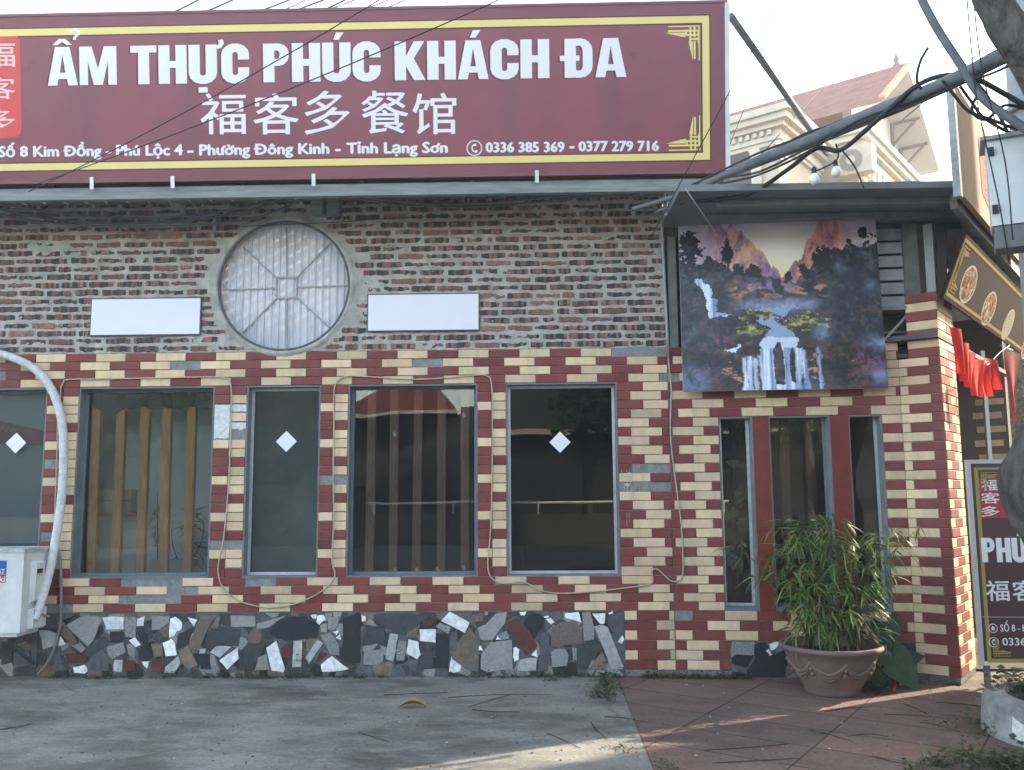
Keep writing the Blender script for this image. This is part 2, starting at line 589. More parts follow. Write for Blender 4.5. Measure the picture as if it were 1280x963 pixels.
# ================================================================== ground
def sheet(name, poly, z, m, label=None):
    mb = MB()
    mb.add([(p[0], p[1], z) for p in poly], [tuple(range(len(poly)))])
    return mb.build(name, m, kind='structure')
def ground_mat(name, base, dark, light, tile=None):
    m = bpy.data.materials.new(name)
    m.use_nodes = True
    n, l = m.node_tree.nodes, m.node_tree.links
    p = n['Principled BSDF']
    tc = n.new('ShaderNodeTexCoord')
    def noise(sc, det=8, rgh=0.6, st=None, w=0.0):
        mp = n.new('ShaderNodeMapping')
        if st: mp.inputs['Scale'].default_value = st
        mp.inputs['Location'].default_value = (w, w * .7, 0)
        l.new(tc.outputs['Object'], mp.inputs[0])
        z = n.new('ShaderNodeTexNoise')
        z.inputs['Scale'].default_value = sc
        z.inputs['Detail'].default_value = det
        z.inputs['Roughness'].default_value = rgh
        l.new(mp.outputs[0], z.inputs['Vector'])
        return z.outputs['Fac']
    def ramp(x, a, b):
        r = n.new('ShaderNodeMapRange')
        r.interpolation_type = 'SMOOTHSTEP'
        r.inputs['From Min'].default_value = a
        r.inputs['From Max'].default_value = b
        l.new(x, r.inputs['Value'])
        return r.outputs[0]
    def mix(f, a, b):
        x = n.new('ShaderNodeMix')
        x.data_type = 'RGBA'
        if hasattr(f, 'type'): l.new(f, x.inputs[0])
        else: x.inputs[0].default_value = f
        for s, i in ((a, 6), (b, 7)):
            if hasattr(s, 'type'): l.new(s, x.inputs[i])
            else: x.inputs[i].default_value = (*s, 1)
        return x.outputs[2]
    big = ramp(noise(0.9, 8, 0.66, (0.8, 1.1, 1)), 0.36, 0.58)
    mid = ramp(noise(3.1, 8, 0.68, (0.7, 1.5, 1), 3), 0.42, 0.66)
    fine = ramp(noise(38, 6, 0.7, None, 9), 0.38, 0.66)
    c = mix(big, dark, base)
    md = n.new('ShaderNodeMath'); md.operation = 'MULTIPLY'; md.inputs[1].default_value = 0.6
    l.new(mid, md.inputs[0])
    c = mix(md.outputs[0], c, light)
    fm = n.new('ShaderNodeMath'); fm.operation = 'MULTIPLY'; fm.inputs[1].default_value = 0.34
    l.new(fine, fm.inputs[0])
    c = mix(fm.outputs[0], c, tuple(x * 0.45 for x in dark))
    hgt = noise(52, 8, 0.7)
    if tile:
        ang, wd, ht = tile
        mp = n.new('ShaderNodeMapping')
        mp.inputs['Rotation'].default_value = (0, 0, -ang)
        l.new(tc.outputs['Object'], mp.inputs[0])
        bt = n.new('ShaderNodeTexBrick')
        bt.offset = 0.0
        bt.inputs['Scale'].default_value = 1.0
        bt.inputs['Brick Width'].default_value = wd
        bt.inputs['Row Height'].default_value = ht
        bt.inputs['Mortar Size'].default_value = 0.007
        bt.inputs['Mortar Smooth'].default_value = 0.3
        bt.inputs['Color1'].default_value = (1.12, 1.05, 1.03, 1)
        bt.inputs['Color2'].default_value = (0.82, 0.86, 0.88, 1)
        bt.inputs['Mortar'].default_value = (0.32, 0.36, 0.38, 1)
        l.new(mp.outputs[0], bt.inputs['Vector'])
        x = n.new('ShaderNodeMix'); x.data_type = 'RGBA'; x.blend_type = 'MULTIPLY'
        x.inputs[0].default_value = 1.0
        l.new(c, x.inputs[6]); l.new(bt.outputs['Color'], x.inputs[7])
        c = x.outputs[2]
    else:
        # hairline cracks
        vo = n.new('ShaderNodeTexVoronoi')
        vo.feature = 'DISTANCE_TO_EDGE'
        vo.inputs['Scale'].default_value = 0.27
        nz = n.new('ShaderNodeTexNoise'); nz.inputs['Scale'].default_value = 3.0
        l.new(tc.outputs['Object'], nz.inputs['Vector'])
        va = n.new('ShaderNodeVectorMath'); va.operation = 'MULTIPLY_ADD'
        va.inputs[1].default_value = (0.5, 0.5, 0); l.new(nz.outputs['Color'], va.inputs[0])
        l.new(tc.outputs['Object'], va.inputs[2])
        l.new(va.outputs[0], vo.inputs['Vector'])
        cr = ramp(vo.outputs['Distance'], 0.010, 0.002)
        cm = n.new('ShaderNodeMath'); cm.operation = 'MULTIPLY'; cm.inputs[1].default_value = 0.22
        l.new(cr, cm.inputs[0])
        c = mix(cm.outputs[0], c, (0.03, 0.03, 0.028))
    l.new(c, p.inputs['Base Color'])
    p.inputs['Roughness'].default_value = 0.9
    p.inputs['Specular IOR Level'].default_value = 0.25
    b = n.new('ShaderNodeBump')
    b.inputs['Strength'].default_value = 0.45
    b.inputs['Distance'].default_value = 0.012
    l.new(hgt, b.inputs['Height'])
    l.new(b.outputs[0], p.inputs['Normal'])
    return m
M_CONC = ground_mat('stained_concrete', (0.255, 0.24, 0.205), (0.115, 0.109, 0.094), (0.36, 0.34, 0.295))
M_EARTH = ground_mat('dusty_earth', (0.20, 0.17, 0.135), (0.13, 0.11, 0.09), (0.27, 0.235, 0.19))
PAVE_ANG = math.radians(-33)
M_PAVE = ground_mat('red_paver', (0.205, 0.132, 0.108), (0.135, 0.09, 0.075), (0.25, 0.175, 0.145), tile=(PAVE_ANG, 0.80, 0.40))
M_ROAD = ground_mat('dusty_road', (0.20, 0.195, 0.18), (0.13, 0.13, 0.12), (0.26, 0.25, 0.23))
sheet('ground', [(-150, -150), (150, -150), (150, 150), (-150, 150)], -0.012, M_EARTH)
e1, e2 = G(772, 850), G(817, 963)
sl = (e2 - e1) / (e2[1] - e1[1])
xe = lambda y: e1[0] + sl[0] * (y - e1[1])
sheet('concrete_yard', [(-12, 0.02), (-12, -10.5), (xe(-3.6) + .1, -10.5), (xe(-3.6), -3.6), (xe(0.02), 0.02)], 0.0, M_CONC)
pav_r = G(1232, 868)
sheet('paved_forecourt', [(xe(0.02) + .003, 0.02), (xe(-3.6) + .003, -3.6), (xe(-3.6) + .103, -10.5), (4.6, -10.5), (4.6, -2.0), (pav_r[0] + .5, pav_r[1] - .25), (pav_r[0], pav_r[1]), (3.0, 0.02)], 0.002, M_PAVE)
sheet('road', [(-60, -17), (60, -17), (60, -10.52), (-60, -10.52)], -0.006, M_ROAD)

# ================================================================== the restaurant
B = thing('restaurant_building', (-1.0, 0.0, 0.0), 'low restaurant of burnt brick over red and cream tiles with a tiled corner pillar', 'restaurant')
ex, ez = np.array((1.0, 0, 0)), np.array((0, 0, 1.0))
X = lambda px, py=600, y=0.0: W(px, py, y)[0]
Z = lambda py, px=640, y=0.0: W(px, py, y)[2]
XL = -7.0
z_top, z_wt, z_wb, z_pl = Z(437), Z(479.5), Z(720.5), Z(764)
rows = [z_top + (z_wt - z_top) * i / 4 for i in range(4)] + [z_wt + (z_wb - z_wt) * i / 21 for i in range(21)] + \
       [z_wb + (z_pl - z_wb) * i / 4 for i in range(5)]
lowp = (z_pl - Z(838)) / 6
rows += [z_pl - lowp * i for i in range(1, 8)]
p_top = rows[0] - rows[1]
TL = (W(46 + 75 * 5, 442)[0] - W(46, 442)[0]) / 10     # tile length with its joint

# section two is turned a little; the corner pillar more
XS = X(838)
A2 = math.radians(4.5)
E2 = np.array((math.cos(A2), -math.sin(A2), 0))
N2 = np.array((-math.sin(A2), -math.cos(A2), 0))
O2 = np.array((XS, 0.0, 0.0))
def S2(px, py, d=0.0):
    """point on section two's face moved d outwards; returns (u, z)"""
    p = on_plane(px, py, O2 + N2 * d, N2)
    return np.dot(p - O2, E2), p[2]
snap = lambda z: min(rows, key=lambda r: abs(r - z))

tile_list = []
def tile(mb, o, ux, nrm, u0, u1, z0, z1, k, th=0.011):
    """one tile; o is the foot of the plane at z = 0"""
    if u1 - u0 < 0.012:
        return
    g, gv = 0.0025, 0.0045
    j = random.uniform(-0.0016, 0.0022)
    base = C_RED if k == 'R' else C_CREAM
    f = random.uniform(0.86, 1.12)
    if random.random() < 0.06: f *= 0.82
    c = (base[0] * f, base[1] * f * random.uniform(.95, 1.05), base[2] * f * random.uniform(.92, 1.06))
    t = th + j
    o = np.array(o, float)
    tl = random.uniform(-0.0012, 0.0012)
    q = lambda u, z, d: o + ux * u + ez * (z + tl * (1 if u > u0 else -1)) + nrm * d
    a0, a1, b0, b1 = u0 + g, u1 - g, z0 + gv, z1 - gv * 0.6
    e = 0.0022
    pts = [q(a0, b0, 0), q(a1, b0, 0), q(a1, b1, 0), q(a0, b1, 0),
           q(a0, b0, t - e), q(a1, b0, t - e), q(a1, b1, t - e), q(a0, b1, t - e),
           q(a0 + e, b0 + e, t), q(a1 - e, b0 + e, t), q(a1 - e, b1 - e, t), q(a0 + e, b1 - e, t)]
    mb.add(pts, [(0, 1, 5, 4), (1, 2, 6, 5), (2, 3, 7, 6), (3, 0, 4, 7), (4, 5, 9, 8), (5, 6, 10, 9), (6, 7, 11, 10), (7, 4, 8, 11), (8, 9, 10, 11)], col=c)
def run(mb, o, ux, nrm, ua, ub, zt, zb, cream0, gaps=(), L=None):
    """a course of alternating tiles; a cream one starts at cream0"""
    L = L or TL
    k = math.floor((ua - cream0) / L)
    u = cream0 + k * L
    while u < ub:
        kind = 'C' if k % 2 == 0 else 'R'
        a, b = max(u, ua), min(u + L, ub)
        mid = (a + b) / 2
        if not any(g0 <= mid <= g1 for g0, g1 in gaps):
            tile(mb, o, ux, nrm, a, b, zb, zt, kind)
        u += L; k += 1

NM = np.array((0, -1.0, 0))
O0 = np.zeros(3)
mt = MB()
# header band (four courses)
xg = lambda a, b, y: (X(a, y), X(b, y))
hdr_gap = {0: [xg(778, 838, 442)], 1: [xg(212, 250, 452), xg(518, 556, 452)], 2: [xg(-20, 8, 464)], 3: [xg(822, 852, 472)]}
for i, c0 in enumerate((46, 26.5, 45, 26.5)):
    run(mt, O0, ex, NM, XL, XS, rows[i], rows[i + 1], X(c0, 445 + 10 * i), hdr_gap.get(i, ()))
# sill band
sill_gap = {0: [xg(143, 223, 727), xg(302, 340, 727), xg(-60, 22, 727)], 1: [xg(206, 243, 738)], 2: [xg(146, 222, 749)], 3: [xg(52, 88, 760)]}
for i, c0 in enumerate((462, 482, 500, 481)):
    run(mt, O0, ex, NM, XL, XS, rows[25 + i], rows[26 + i], X(c0, 727 + 11 * i), sill_gap.get(i, ()))
# windows in the main wall (edges in picture columns): (px left, px right)
WIN = [(-500, 54), (94, 265), (306, 399), (434, 597), (633, 773)]
WX = [(X(a), X(b)) for a, b in WIN]
WX[0] = (-6.2, WX[0][1])
# piers
for n_, (a, b) in enumerate(((WX[0][1], WX[1][0]), (WX[1][1], WX[2][0]), (WX[2][1], WX[3][0]), (WX[3][1], WX[4][0]))):
    m_ = (a + b) / 2 + random.uniform(-.004, .004)
    cem = {0: {8, 16}, 1: {17}, 2: {10}, 3: set()}[n_]
    for i in range(21):
        if i in cem:
            if n_ in (0,):
                tile(mt, O0, ex, NM, m_, b, rows[5 + i], rows[4 + i], 'C')
            continue
        if n_ == 1 and i in (2, 3, 4, 5):
            if i == 3: tile(mt, O0, ex, NM, m_, b, rows[5 + i], rows[4 + i], 'C')
            continue
        tile(mt, O0, ex, NM, a, m_, rows[5 + i], rows[4 + i], 'C' if i % 4 == 2 else 'R')
        tile(mt, O0, ex, NM, m_, b, rows[5 + i], rows[4 + i], 'R' if i % 4 == 0 else 'C')
# right-hand pier up to the seam, then section two up to its windows
xa = WX[4][1]
u_w6 = S2(901, 620)[0]
for i in range(21):
    zt, zb = rows[4 + i], rows[5 + i]
    if i % 2 == 0:
        c0 = X(806) if (i in (0, 2, 8, 14, 18)) else X(774)
    else:
        c0 = X(790)
    if i != 11:
        run(mt, O0, ex, NM, xa, XS, zt, zb, c0, [xg(795, 835, 600)] if i == 9 else ())
zw6t, zw6b = snap(S2(1000, 519)[1]), snap(S2(1000, 760)[1])
it, ib = rows.index(zw6t), rows.index(zw6b)
m2 = MB()
u_end = S2(1127, 520)[0]
u_r0 = S2(1108, 620)[0]
for i in range(0, ib + 3):
    zt, zb = rows[i], rows[i + 1]
    c0 = S2(868, 600)[0] if i % 2 == 0 else S2(842 if i % 4 == 1 else 850, 600)[0]
    if i < it:
        run(m2, O2, E2, N2, 0.004, u_end, zt, zb, c0 + (0 if i > 3 else .02), [(S2(843, 600)[0], S2(870, 600)[0])] if i == 3 else ())
    elif i < ib:
        run(m2, O2, E2, N2, 0.004, u_w6, zt, zb, c0)
        tile(m2, O2, E2, N2, u_r0, u_end, zb, zt, 'C' if i % 2 == 0 else 'R')
    else:
        run(m2, O2, E2, N2, 0.004, u_end, zt, zb, S2(906 if i % 2 else 884, 775)[0], [(S2(838, 600)[0], S2(866, 600)[0])] if i == ib else ())
z_p2 = rows[ib + 3]
# lower part of the middle pillar
x_pl = X(781, 800)
for i in range(29, 36):
    if i + 1 >= len(rows): break
    zt, zb = rows[i], rows[i + 1]
    if i < 35:
        run(mt, O0, ex, NM, x_pl, XS, zt, zb, X(757 if i % 2 else 741, 800))
    if zb < z_p2 - .001 and i < 35:
        run(m2, O2, E2, N2, 0.004, S2(912, 800)[0], zt, zb, S2(838 if i % 2 else 858, 800)[0])
tile_o = mt.build('tile_cladding', M_TILE, B)
m2.build('tile_cladding', M_TILE, B)

# white plaster patches and paint drips
mpt = MB()
a_, b_ = WX[1][1], WX[2][0]; mm_ = (a_ + b_) / 2
for (p_, q_, i0_, i1_) in ((a_ + .004, mm_ - .003, 2, 6), (mm_ + .003, b_ - .004, 2, 3), (mm_ + .003, b_ - .004, 4, 5)):
    nn_ = 8
    top = [(p_ + (q_ - p_) * k / nn_, 0, rows[4 + i0_] - .004 - random.uniform(0, .006)) for k in range(nn_ + 1)]
    bot = [(p_ + (q_ - p_) * k / nn_, 0, rows[4 + i1_] + .004 + random.uniform(0, .016)) for k in range(nn_ + 1)][::-1]
    mpt.prism(top + bot, (0, -.005, 0))
mpt.build('plaster_patch', mat('white_plaster', (.62, .64, .66), rough=.9, var=.25, scale=30, bump=.5), B)
mpt = MB()
for k in range(9):
    px, py = random.uniform(776, 790), random.choice((588, 600, 604, 618, 640)) + random.uniform(-3, 3)
    p_ = W(px, py); h_ = random.uniform(.03, .13)
    mpt.box((p_[0], -.0152, p_[2] - h_), (p_[0] + random.uniform(.0012, .0035), -.0142, p_[2]))
for k in range(3):
    p_ = W(773 + random.uniform(0, 18), 602 + random.uniform(-9, 4)); mpt.prism([(p_[0] + random.uniform(.4, 1) * .03 * math.cos(t), -.0145, p_[2] + random.uniform(.3, 1) * .018 * math.sin(t)) for t in np.linspace(0, 6.28, 9)[:-1]], (0, -.0006, 0))
mpt.build('paint_drip', mat('pale_drip', (.55, .50, .45), rough=.7, var=.2), B)

# backing walls (grout and bare cement show between tiles)
mw = MB()
TH = 0.22
mw.box((XL, 0, z_wt), (XS, TH, z_top + .01))
mw.box((XL, 0, 0.0), (XS, TH, z_wb))
prev = XL
for a, b in WX:
    if a > prev: mw.box((prev, 0, z_wb), (a, TH, z_wt))
    prev = b
mw.box((prev, 0, z_wb), (XS, TH, z_wt))
mw.build('backing_wall', M_CEMENT, B)
m3 = MB()
fb = lambda mb, lo, hi, **k: mb.frame_box(O2, E2, N2, ez, lo, hi, **k)
fb(m3, (0.002, -TH, 0), (u_end, 0, zw6b))
fb(m3, (0.002, -TH, zw6b), (u_w6, 0, zw6t))
fb(m3, (u_r0, -TH, zw6b), (u_end, 0, zw6t))
fb(m3, (0.002, -TH, zw6t), (u_end, 0, rows[0]))
m3.build('backing_wall', M_CEMENT, B)

# ------------------------------------------------------------------ plinth of broken stone
PAL = {'w': (.78, .79, .78), 'k': (.022, .026, .03), 'K': (.05, .053, .055), 'g': (.27, .265, .25), 'G': (.23, .235, .23), 'b': (.17, .135, .105),
       'r': (.11, .035, .03), 'd': (.10, .10, .112), 'l': (.40, .41, .40), 'p': (.15, .115, .11)}
ST = {
 'A': (0, 750, 6.4, [('d', [300,115,465,110,465,225,300,235]), ('l', [315,245,400,245,465,270,450,365,350,395]), ('w', [490,290,525,355,470,365]),
  ('b', [500,205,560,245,620,330,570,370,495,280]), ('k', [500,170,610,120,535,195]), ('g', [530,205,640,140,740,125,820,150,770,270,755,320,705,375,640,310]),
  ('g', [575,365,650,345,690,385,650,425]), ('K', [685,420,840,280,885,345,715,460]), ('w', [825,140,992,135,992,235,858,237]), ('G', [1000,140,1095,140,1085,300,1005,295]),
  ('k', [885,255,990,250,990,330,890,345]), ('G', [860,375,990,335,1010,420,900,470,870,440]), ('w', [1038,325,1085,298,1125,362,1090,378]),
  ('g', [1015,365,1050,345,1090,400,1080,470,1030,440]), ('r', [530,430,640,430,705,460,690,505,540,510]), ('d', [715,480,840,410,880,470,870,570,720,560]),
  ('w', [590,540,680,515,705,560,680,590,600,580]), ('l', [920,480,985,485,975,575,912,570]), ('r', [985,470,1080,490,1085,560,990,575]),
  ('k', [1095,260,1140,245,1185,285,1180,350,1140,350]), ('k', [1100,390,1150,360,1225,460,1180,490,1110,485]), ('w', [1140,495,1200,490,1180,550]),
  ('w', [1100,150,1158,130,1148,210,1100,210]), ('K', [20,330,100,330,100,500,20,520]), ('d', [110,420,240,400,250,520,120,540]), ('K', [260,430,380,420,370,520,270,520]), ('d', [390,420,480,400,500,500,390,520])]),
 'B': (190, 750, 6.4, [('G', [0,130,145,130,140,180,60,240,0,240]), ('p', [60,240,140,190,135,300,100,300]), ('w', [152,150,190,135,245,180,240,235,200,250,180,290,138,300]),
  ('w', [288,140,370,155,338,215]), ('k', [215,270,330,215,320,270,290,355,200,395]), ('b', [390,130,510,130,440,250,380,400,310,380,305,330]), ('b', [0,350,85,345,90,440,20,460]),
  ('w', [90,345,155,310,185,340,200,440,110,448]), ('b', [215,410,295,360,370,520,300,560,240,500]), ('l', [105,580,110,540,215,445,232,500,190,585]), ('r', [0,470,100,460,95,580,0,580]),
  ('K', [425,370,440,250,480,235,710,240,690,370]), ('g', [630,125,830,130,830,210,635,212]), ('b', [490,215,520,130,555,130,535,218]), ('g', [840,190,1080,125,930,220,840,230]),
  ('k', [935,250,1010,165,1110,130,1220,128,1330,200,1325,300,1230,310,1080,325,980,300]), ('l', [470,415,520,365,640,372,545,460]), ('w', [540,480,690,378,695,470,605,555]),
  ('k', [375,430,465,430,470,555,390,550]), ('K', [700,420,770,345,910,345,900,400,810,560,690,560]), ('w', [915,385,998,325,1065,555,1055,575,960,565,935,450]),
  ('r', [1030,375,1125,345,1110,450,1045,455]), ('l', [1135,328,1203,325,1197,535,1127,535]), ('l', [385,395,430,390,428,430,383,428]), ('g', [850,460,920,430,940,560,830,560])]),
 'C': (370, 750, 5.818, [('l', [70,420,155,285,200,315,95,465]), ('w', [185,465,262,408,385,500,300,518,190,520]), ('r', [150,430,175,380,225,390,150,455]), ('w', [155,115,200,105,218,145,170,180,155,160]),
  ('g', [235,130,315,115,310,180,280,215,235,215]), ('g', [178,180,225,170,225,230,185,235]), ('w', [265,230,315,222,300,255]), ('w', [290,275,322,252,327,292]), ('G', [180,260,250,235,310,320,320,400,250,390]),
  ('k', [340,130,410,110,470,125,470,455,440,465,345,455]), ('w', [475,108,505,118,508,150,480,158]), ('g', [510,180,540,132,590,190]), ('K', [520,205,645,195,650,345,600,320]), ('g', [490,470,500,365,640,360,635,445,600,470]),
  ('K', [560,110,600,100,980,110,880,190,790,245,670,215]), ('l', [650,430,685,245,745,250,725,380,700,440]), ('G', [730,440,745,290,800,300,790,440]), ('w', [805,385,820,285,890,305,905,400,885,430]),
  ('w', [898,215,1018,212,1018,312,905,300]), ('r', [920,180,960,140,995,160,980,200]), ('k', [1020,240,1115,260,1110,500,1030,490,1015,400]), ('G', [1015,190,1050,165,1125,200,1105,245]), ('w', [1058,150,1120,88,1262,165,1225,240]),
  ('w', [1110,520,1130,415,1205,460,1195,520,1150,530]), ('w', [105,108,150,108,150,135,125,135]), ('K', [890,420,990,330,1000,500,870,510])]),
 'D': (570, 750, 5.818, [('b', [-20,350,100,200,175,295,160,520,95,510,-30,430]), ('g', [155,205,215,180,290,100,370,85,355,165,265,290,180,290]), ('p', [110,105,210,95,190,155,110,165]), ('G', [300,255,365,228,390,280,340,290]), ('w', [290,290,305,262,332,290]),
  ('w', [165,340,180,330,195,370,165,365]), ('g', [180,400,250,310,405,292,410,500,220,525,180,500]), ('r', [360,185,435,135,480,165,590,330,575,360,510,400]), ('w', [418,350,440,338,460,360,455,435,425,448,415,410]),
  ('w', [548,400,585,362,592,415]), ('k', [490,170,520,110,600,100,640,130,630,190,570,290]), ('l', [445,490,470,430,590,420,580,510,450,515]), ('d', [595,520,617,230,685,240,665,520]), ('w', [655,140,690,133,715,160,690,175]),
  ('w', [640,118,678,115,672,130,645,132]), ('w', [460,88,512,85,495,115,470,112]), ('p', [690,210,760,160,870,150,920,210,910,320,690,345]), ('G', [690,380,720,358,790,360,820,400,800,480,700,490]), ('w', [790,100,890,85,908,165,870,150,800,130]),
  ('G', [915,90,975,85,1005,200,1000,290,930,295]), ('w', [990,95,1083,95,1080,175,1045,170]), ('d', [1095,140,1180,85,1225,95,1225,240,1170,290,1110,190]), ('l', [1005,190,1045,180,1105,195,1215,480,1205,505,1130,500]),
  ('w', [1175,300,1210,255,1222,290,1205,320]), ('w', [1105,100,1140,80,1140,95,1118,105]), ('K', [875,330,1040,300,1060,350,980,440,960,510,880,500]), ('b', [960,510,1060,370,1100,460,1070,510])]),
}
def voronoi_cells(u0, u1, v0, v1, n, seed):
    r = random.Random(seed)
    pts = [(r.uniform(u0, u1), r.uniform(v0, v1)) for _ in range(n)]
    out = []
    for i, (x, y) in enumerate(pts):
        poly = [(u0, v0), (u1, v0), (u1, v1), (u0, v1)]
        for j, (a, b) in enumerate(pts):
            if i == j or abs(a - x) > .5: continue
            mx, my, dx, dy = (x + a) / 2, (y + b) / 2, a - x, b - y
            new = []
            for k in range(len(poly)):
                p, q = poly[k], poly[(k + 1) % len(poly)]
                sp, sq = (p[0] - mx) * dx + (p[1] - my) * dy, (q[0] - mx) * dx + (q[1] - my) * dy
                if sp <= 0: new.append(p)
                if (sp < 0 < sq) or (sq < 0 < sp):
                    t = sp / (sp - sq)
                    new.append((p[0] + (q[0] - p[0]) * t, p[1] + (q[1] - p[1]) * t))
            poly = new
            if len(poly) < 3: break
        if len(poly) >= 3:
            out.append((x, y, [(x + (p - x) * .9, y + (q - y) * .9) for p, q in poly]))
    return out
ms, nst = MB(), 0
def stone(o, ux, nrm, uv, key, h):
    c = PAL[key]
    f = random.uniform(.85, 1.15)
    # worn, slightly irregular edges
    pts = []
    for k in range(len(uv)):
        p, q = uv[k], uv[(k + 1) % len(uv)]
        pts.append((p[0] + random.uniform(-.003, .003), p[1] + random.uniform(-.003, .003)))
        pts.append(((p[0] + q[0]) / 2 + random.uniform(-.004, .004), (p[1] + q[1]) / 2 + random.uniform(-.004, .004)))
    ms.prism([np.array(o) + ux * p[0] + ez * p[1] for p in pts], nrm * h, mi={'G': 1, 'p': 2, 'g': 3}.get(key, 0), col=tuple(x * f for x in c))
for x, y, poly in voronoi_cells(XL, x_pl, 0.0, z_pl - .004, 460, 3):
    stone(O0 + NM * .001, ex, NM, poly, random.choice('KdgkGKdbKpgkKd'), 0.003 + 0.002 * random.random())
for key, (ox, oy, s, lst) in ST.items():
    for i, (k, c) in enumerate(lst):
        nst += 1
        uv = []
        for j in range(0, len(c), 2):
            p = W(ox + c[j] / s, oy + c[j + 1] / s)
            uv.append((p[0], min(max(p[2], 0.0), z_pl - .004)))
        stone(O0 + NM * .001, ex, NM, uv, k, 0.0065 + 0.00012 * (nst % 60))
u_pa = S2(913, 800)[0]
for x, y, poly in voronoi_cells(u_pa, u_end, 0.0, z_p2 - .004, 34, 5):
    stone(O2 + N2 * .001, E2, N2, poly, random.choice('KdgkGbk'), 0.003 + .002 * random.random())
for k, c in [('G', [165,425,310,425,305,585,165,580]), ('k', [310,520,370,500,440,600,500,600,500,760,400,770,320,740]), ('w', [400,520,440,490,468,510,440,545,410,555]), ('w', [378,560,395,545,418,580,405,588]),
             ('g', [320,430,450,425,440,490,340,480]), ('w', [765,530,790,475,870,490,870,540]), ('l', [900,430,980,420,960,460]), ('d', [990,440,1060,430,1075,520,1010,540]), ('b', [1075,420,1195,415,1200,540,1100,470])]:
    nst += 1
    uv = [S2(880 + c[j] / 4.923, 700 + c[j + 1] / 4.923) for j in range(0, len(c), 2)]
    stone(O2 + N2 * .001, E2, N2, [(a, min(max(b, 0), z_p2 - .004)) for a, b in uv], k, 0.0065 + 0.00012 * (nst % 60))
def speckle(name, amt, sc):
    m = mat(name, rough=0.45, var=amt, scale=sc, vc=True, detail=2.0)
    return m
M_GRANITE, M_PINKG, M_GREYST = speckle('speckled_granite', 0.75, 170), speckle('pink_granite', 0.6, 150), mat('grey_slab', rough=.6, var=.22, scale=40, vc=True)
ms.build('stone_plinth', [M_STONE, M_GRANITE, M_PINKG, M_GREYST], B)
mp_ = MB()
mp_.box((XL, -0.001, 0.0), (x_pl, 0.0, z_pl - .002))
mp_.frame_box(O2, E2, N2, ez, (u_pa, 0, 0), (u_end, .001, z_p2 - .002))
mp_.build('plinth_mortar', M_PLASTER, B)

# ------------------------------------------------------------------ bare brick wall with the round opening
z_bt = Z(250) + .25
RC = W(355.5, 357.5)
RR_ = 0.5 * (W(438, 357)[0] - W(273, 357)[0])
mb = MB()
du = 0.024
nx, nz = int((XS - XL) / du), int((z_bt - z_top) / du)
gx = np.linspace(XL, XS, nx + 1)
gz = np.linspace(z_top + .003, z_bt, nz + 1)
GX, GZ = np.meshgrid(gx, gz)
hgt = (fbm(GX * 4.5, GZ * 9, 5, 5) - .5) * 0.020 + (fbm(GX * 18, GZ * 26, 9, 3) - .5) * 0.014 - 0.0040
rr = np.hypot(GX - RC[0], GZ - RC[2])
hgt += 0.016 * np.clip(1 - np.abs(rr - RR_ - .02) / .075, 0, 1)
hgt[:, -1] = 0.0
verts = np.stack([GX, -0.006 - hgt, GZ], -1).reshape(-1, 3)
faces = []
for j in range(nz):
    for i in range(nx):
        if min(rr[j, i], rr[j + 1, i], rr[j, i + 1], rr[j + 1, i + 1]) > RR_ + .004:
            faces.append((j * (nx + 1) + i, j * (nx + 1) + i + 1, (j + 1) * (nx + 1) + i + 1, (j + 1) * (nx + 1) + i))
mb.add(verts, faces, mi=0, smooth=True)
# plaster collar that closes the ragged edge of the grid
nn = 96
cv, cf = [], []
for k, (r_, d_) in enumerate(((RR_, 0.13), (RR_, -.019), (RR_ + .012, -.024), (RR_ + .030, -.020), (RR_ + .055, 0.0))):
    for j in range(nn):
        a = 2 * math.pi * j / nn
        r2 = r_ + (random.uniform(-.007, .007) if k >= 3 else 0)
        cv.append((RC[0] + r2 * math.cos(a), d_ - .004, RC[2] + r2 * math.sin(a)))
for k in range(4):
    for j in range(nn):
        cf.append((k * nn + j, k * nn + (j + 1) % nn, (k + 1) * nn + (j + 1) % nn, (k + 1) * nn + j))
mb.add(cv, cf, mi=0, smooth=True)
BL, BH, CO = 0.205, 0.048, 0.0695
BRC = [(.235, .115, .095), (.215, .105, .09), (.27, .14, .11), (.18, .09, .078)]
BDK = [(.062, .050, .048), (.08, .058, .052), (.05, .045, .046)]
row, z = 0, z_top + .015
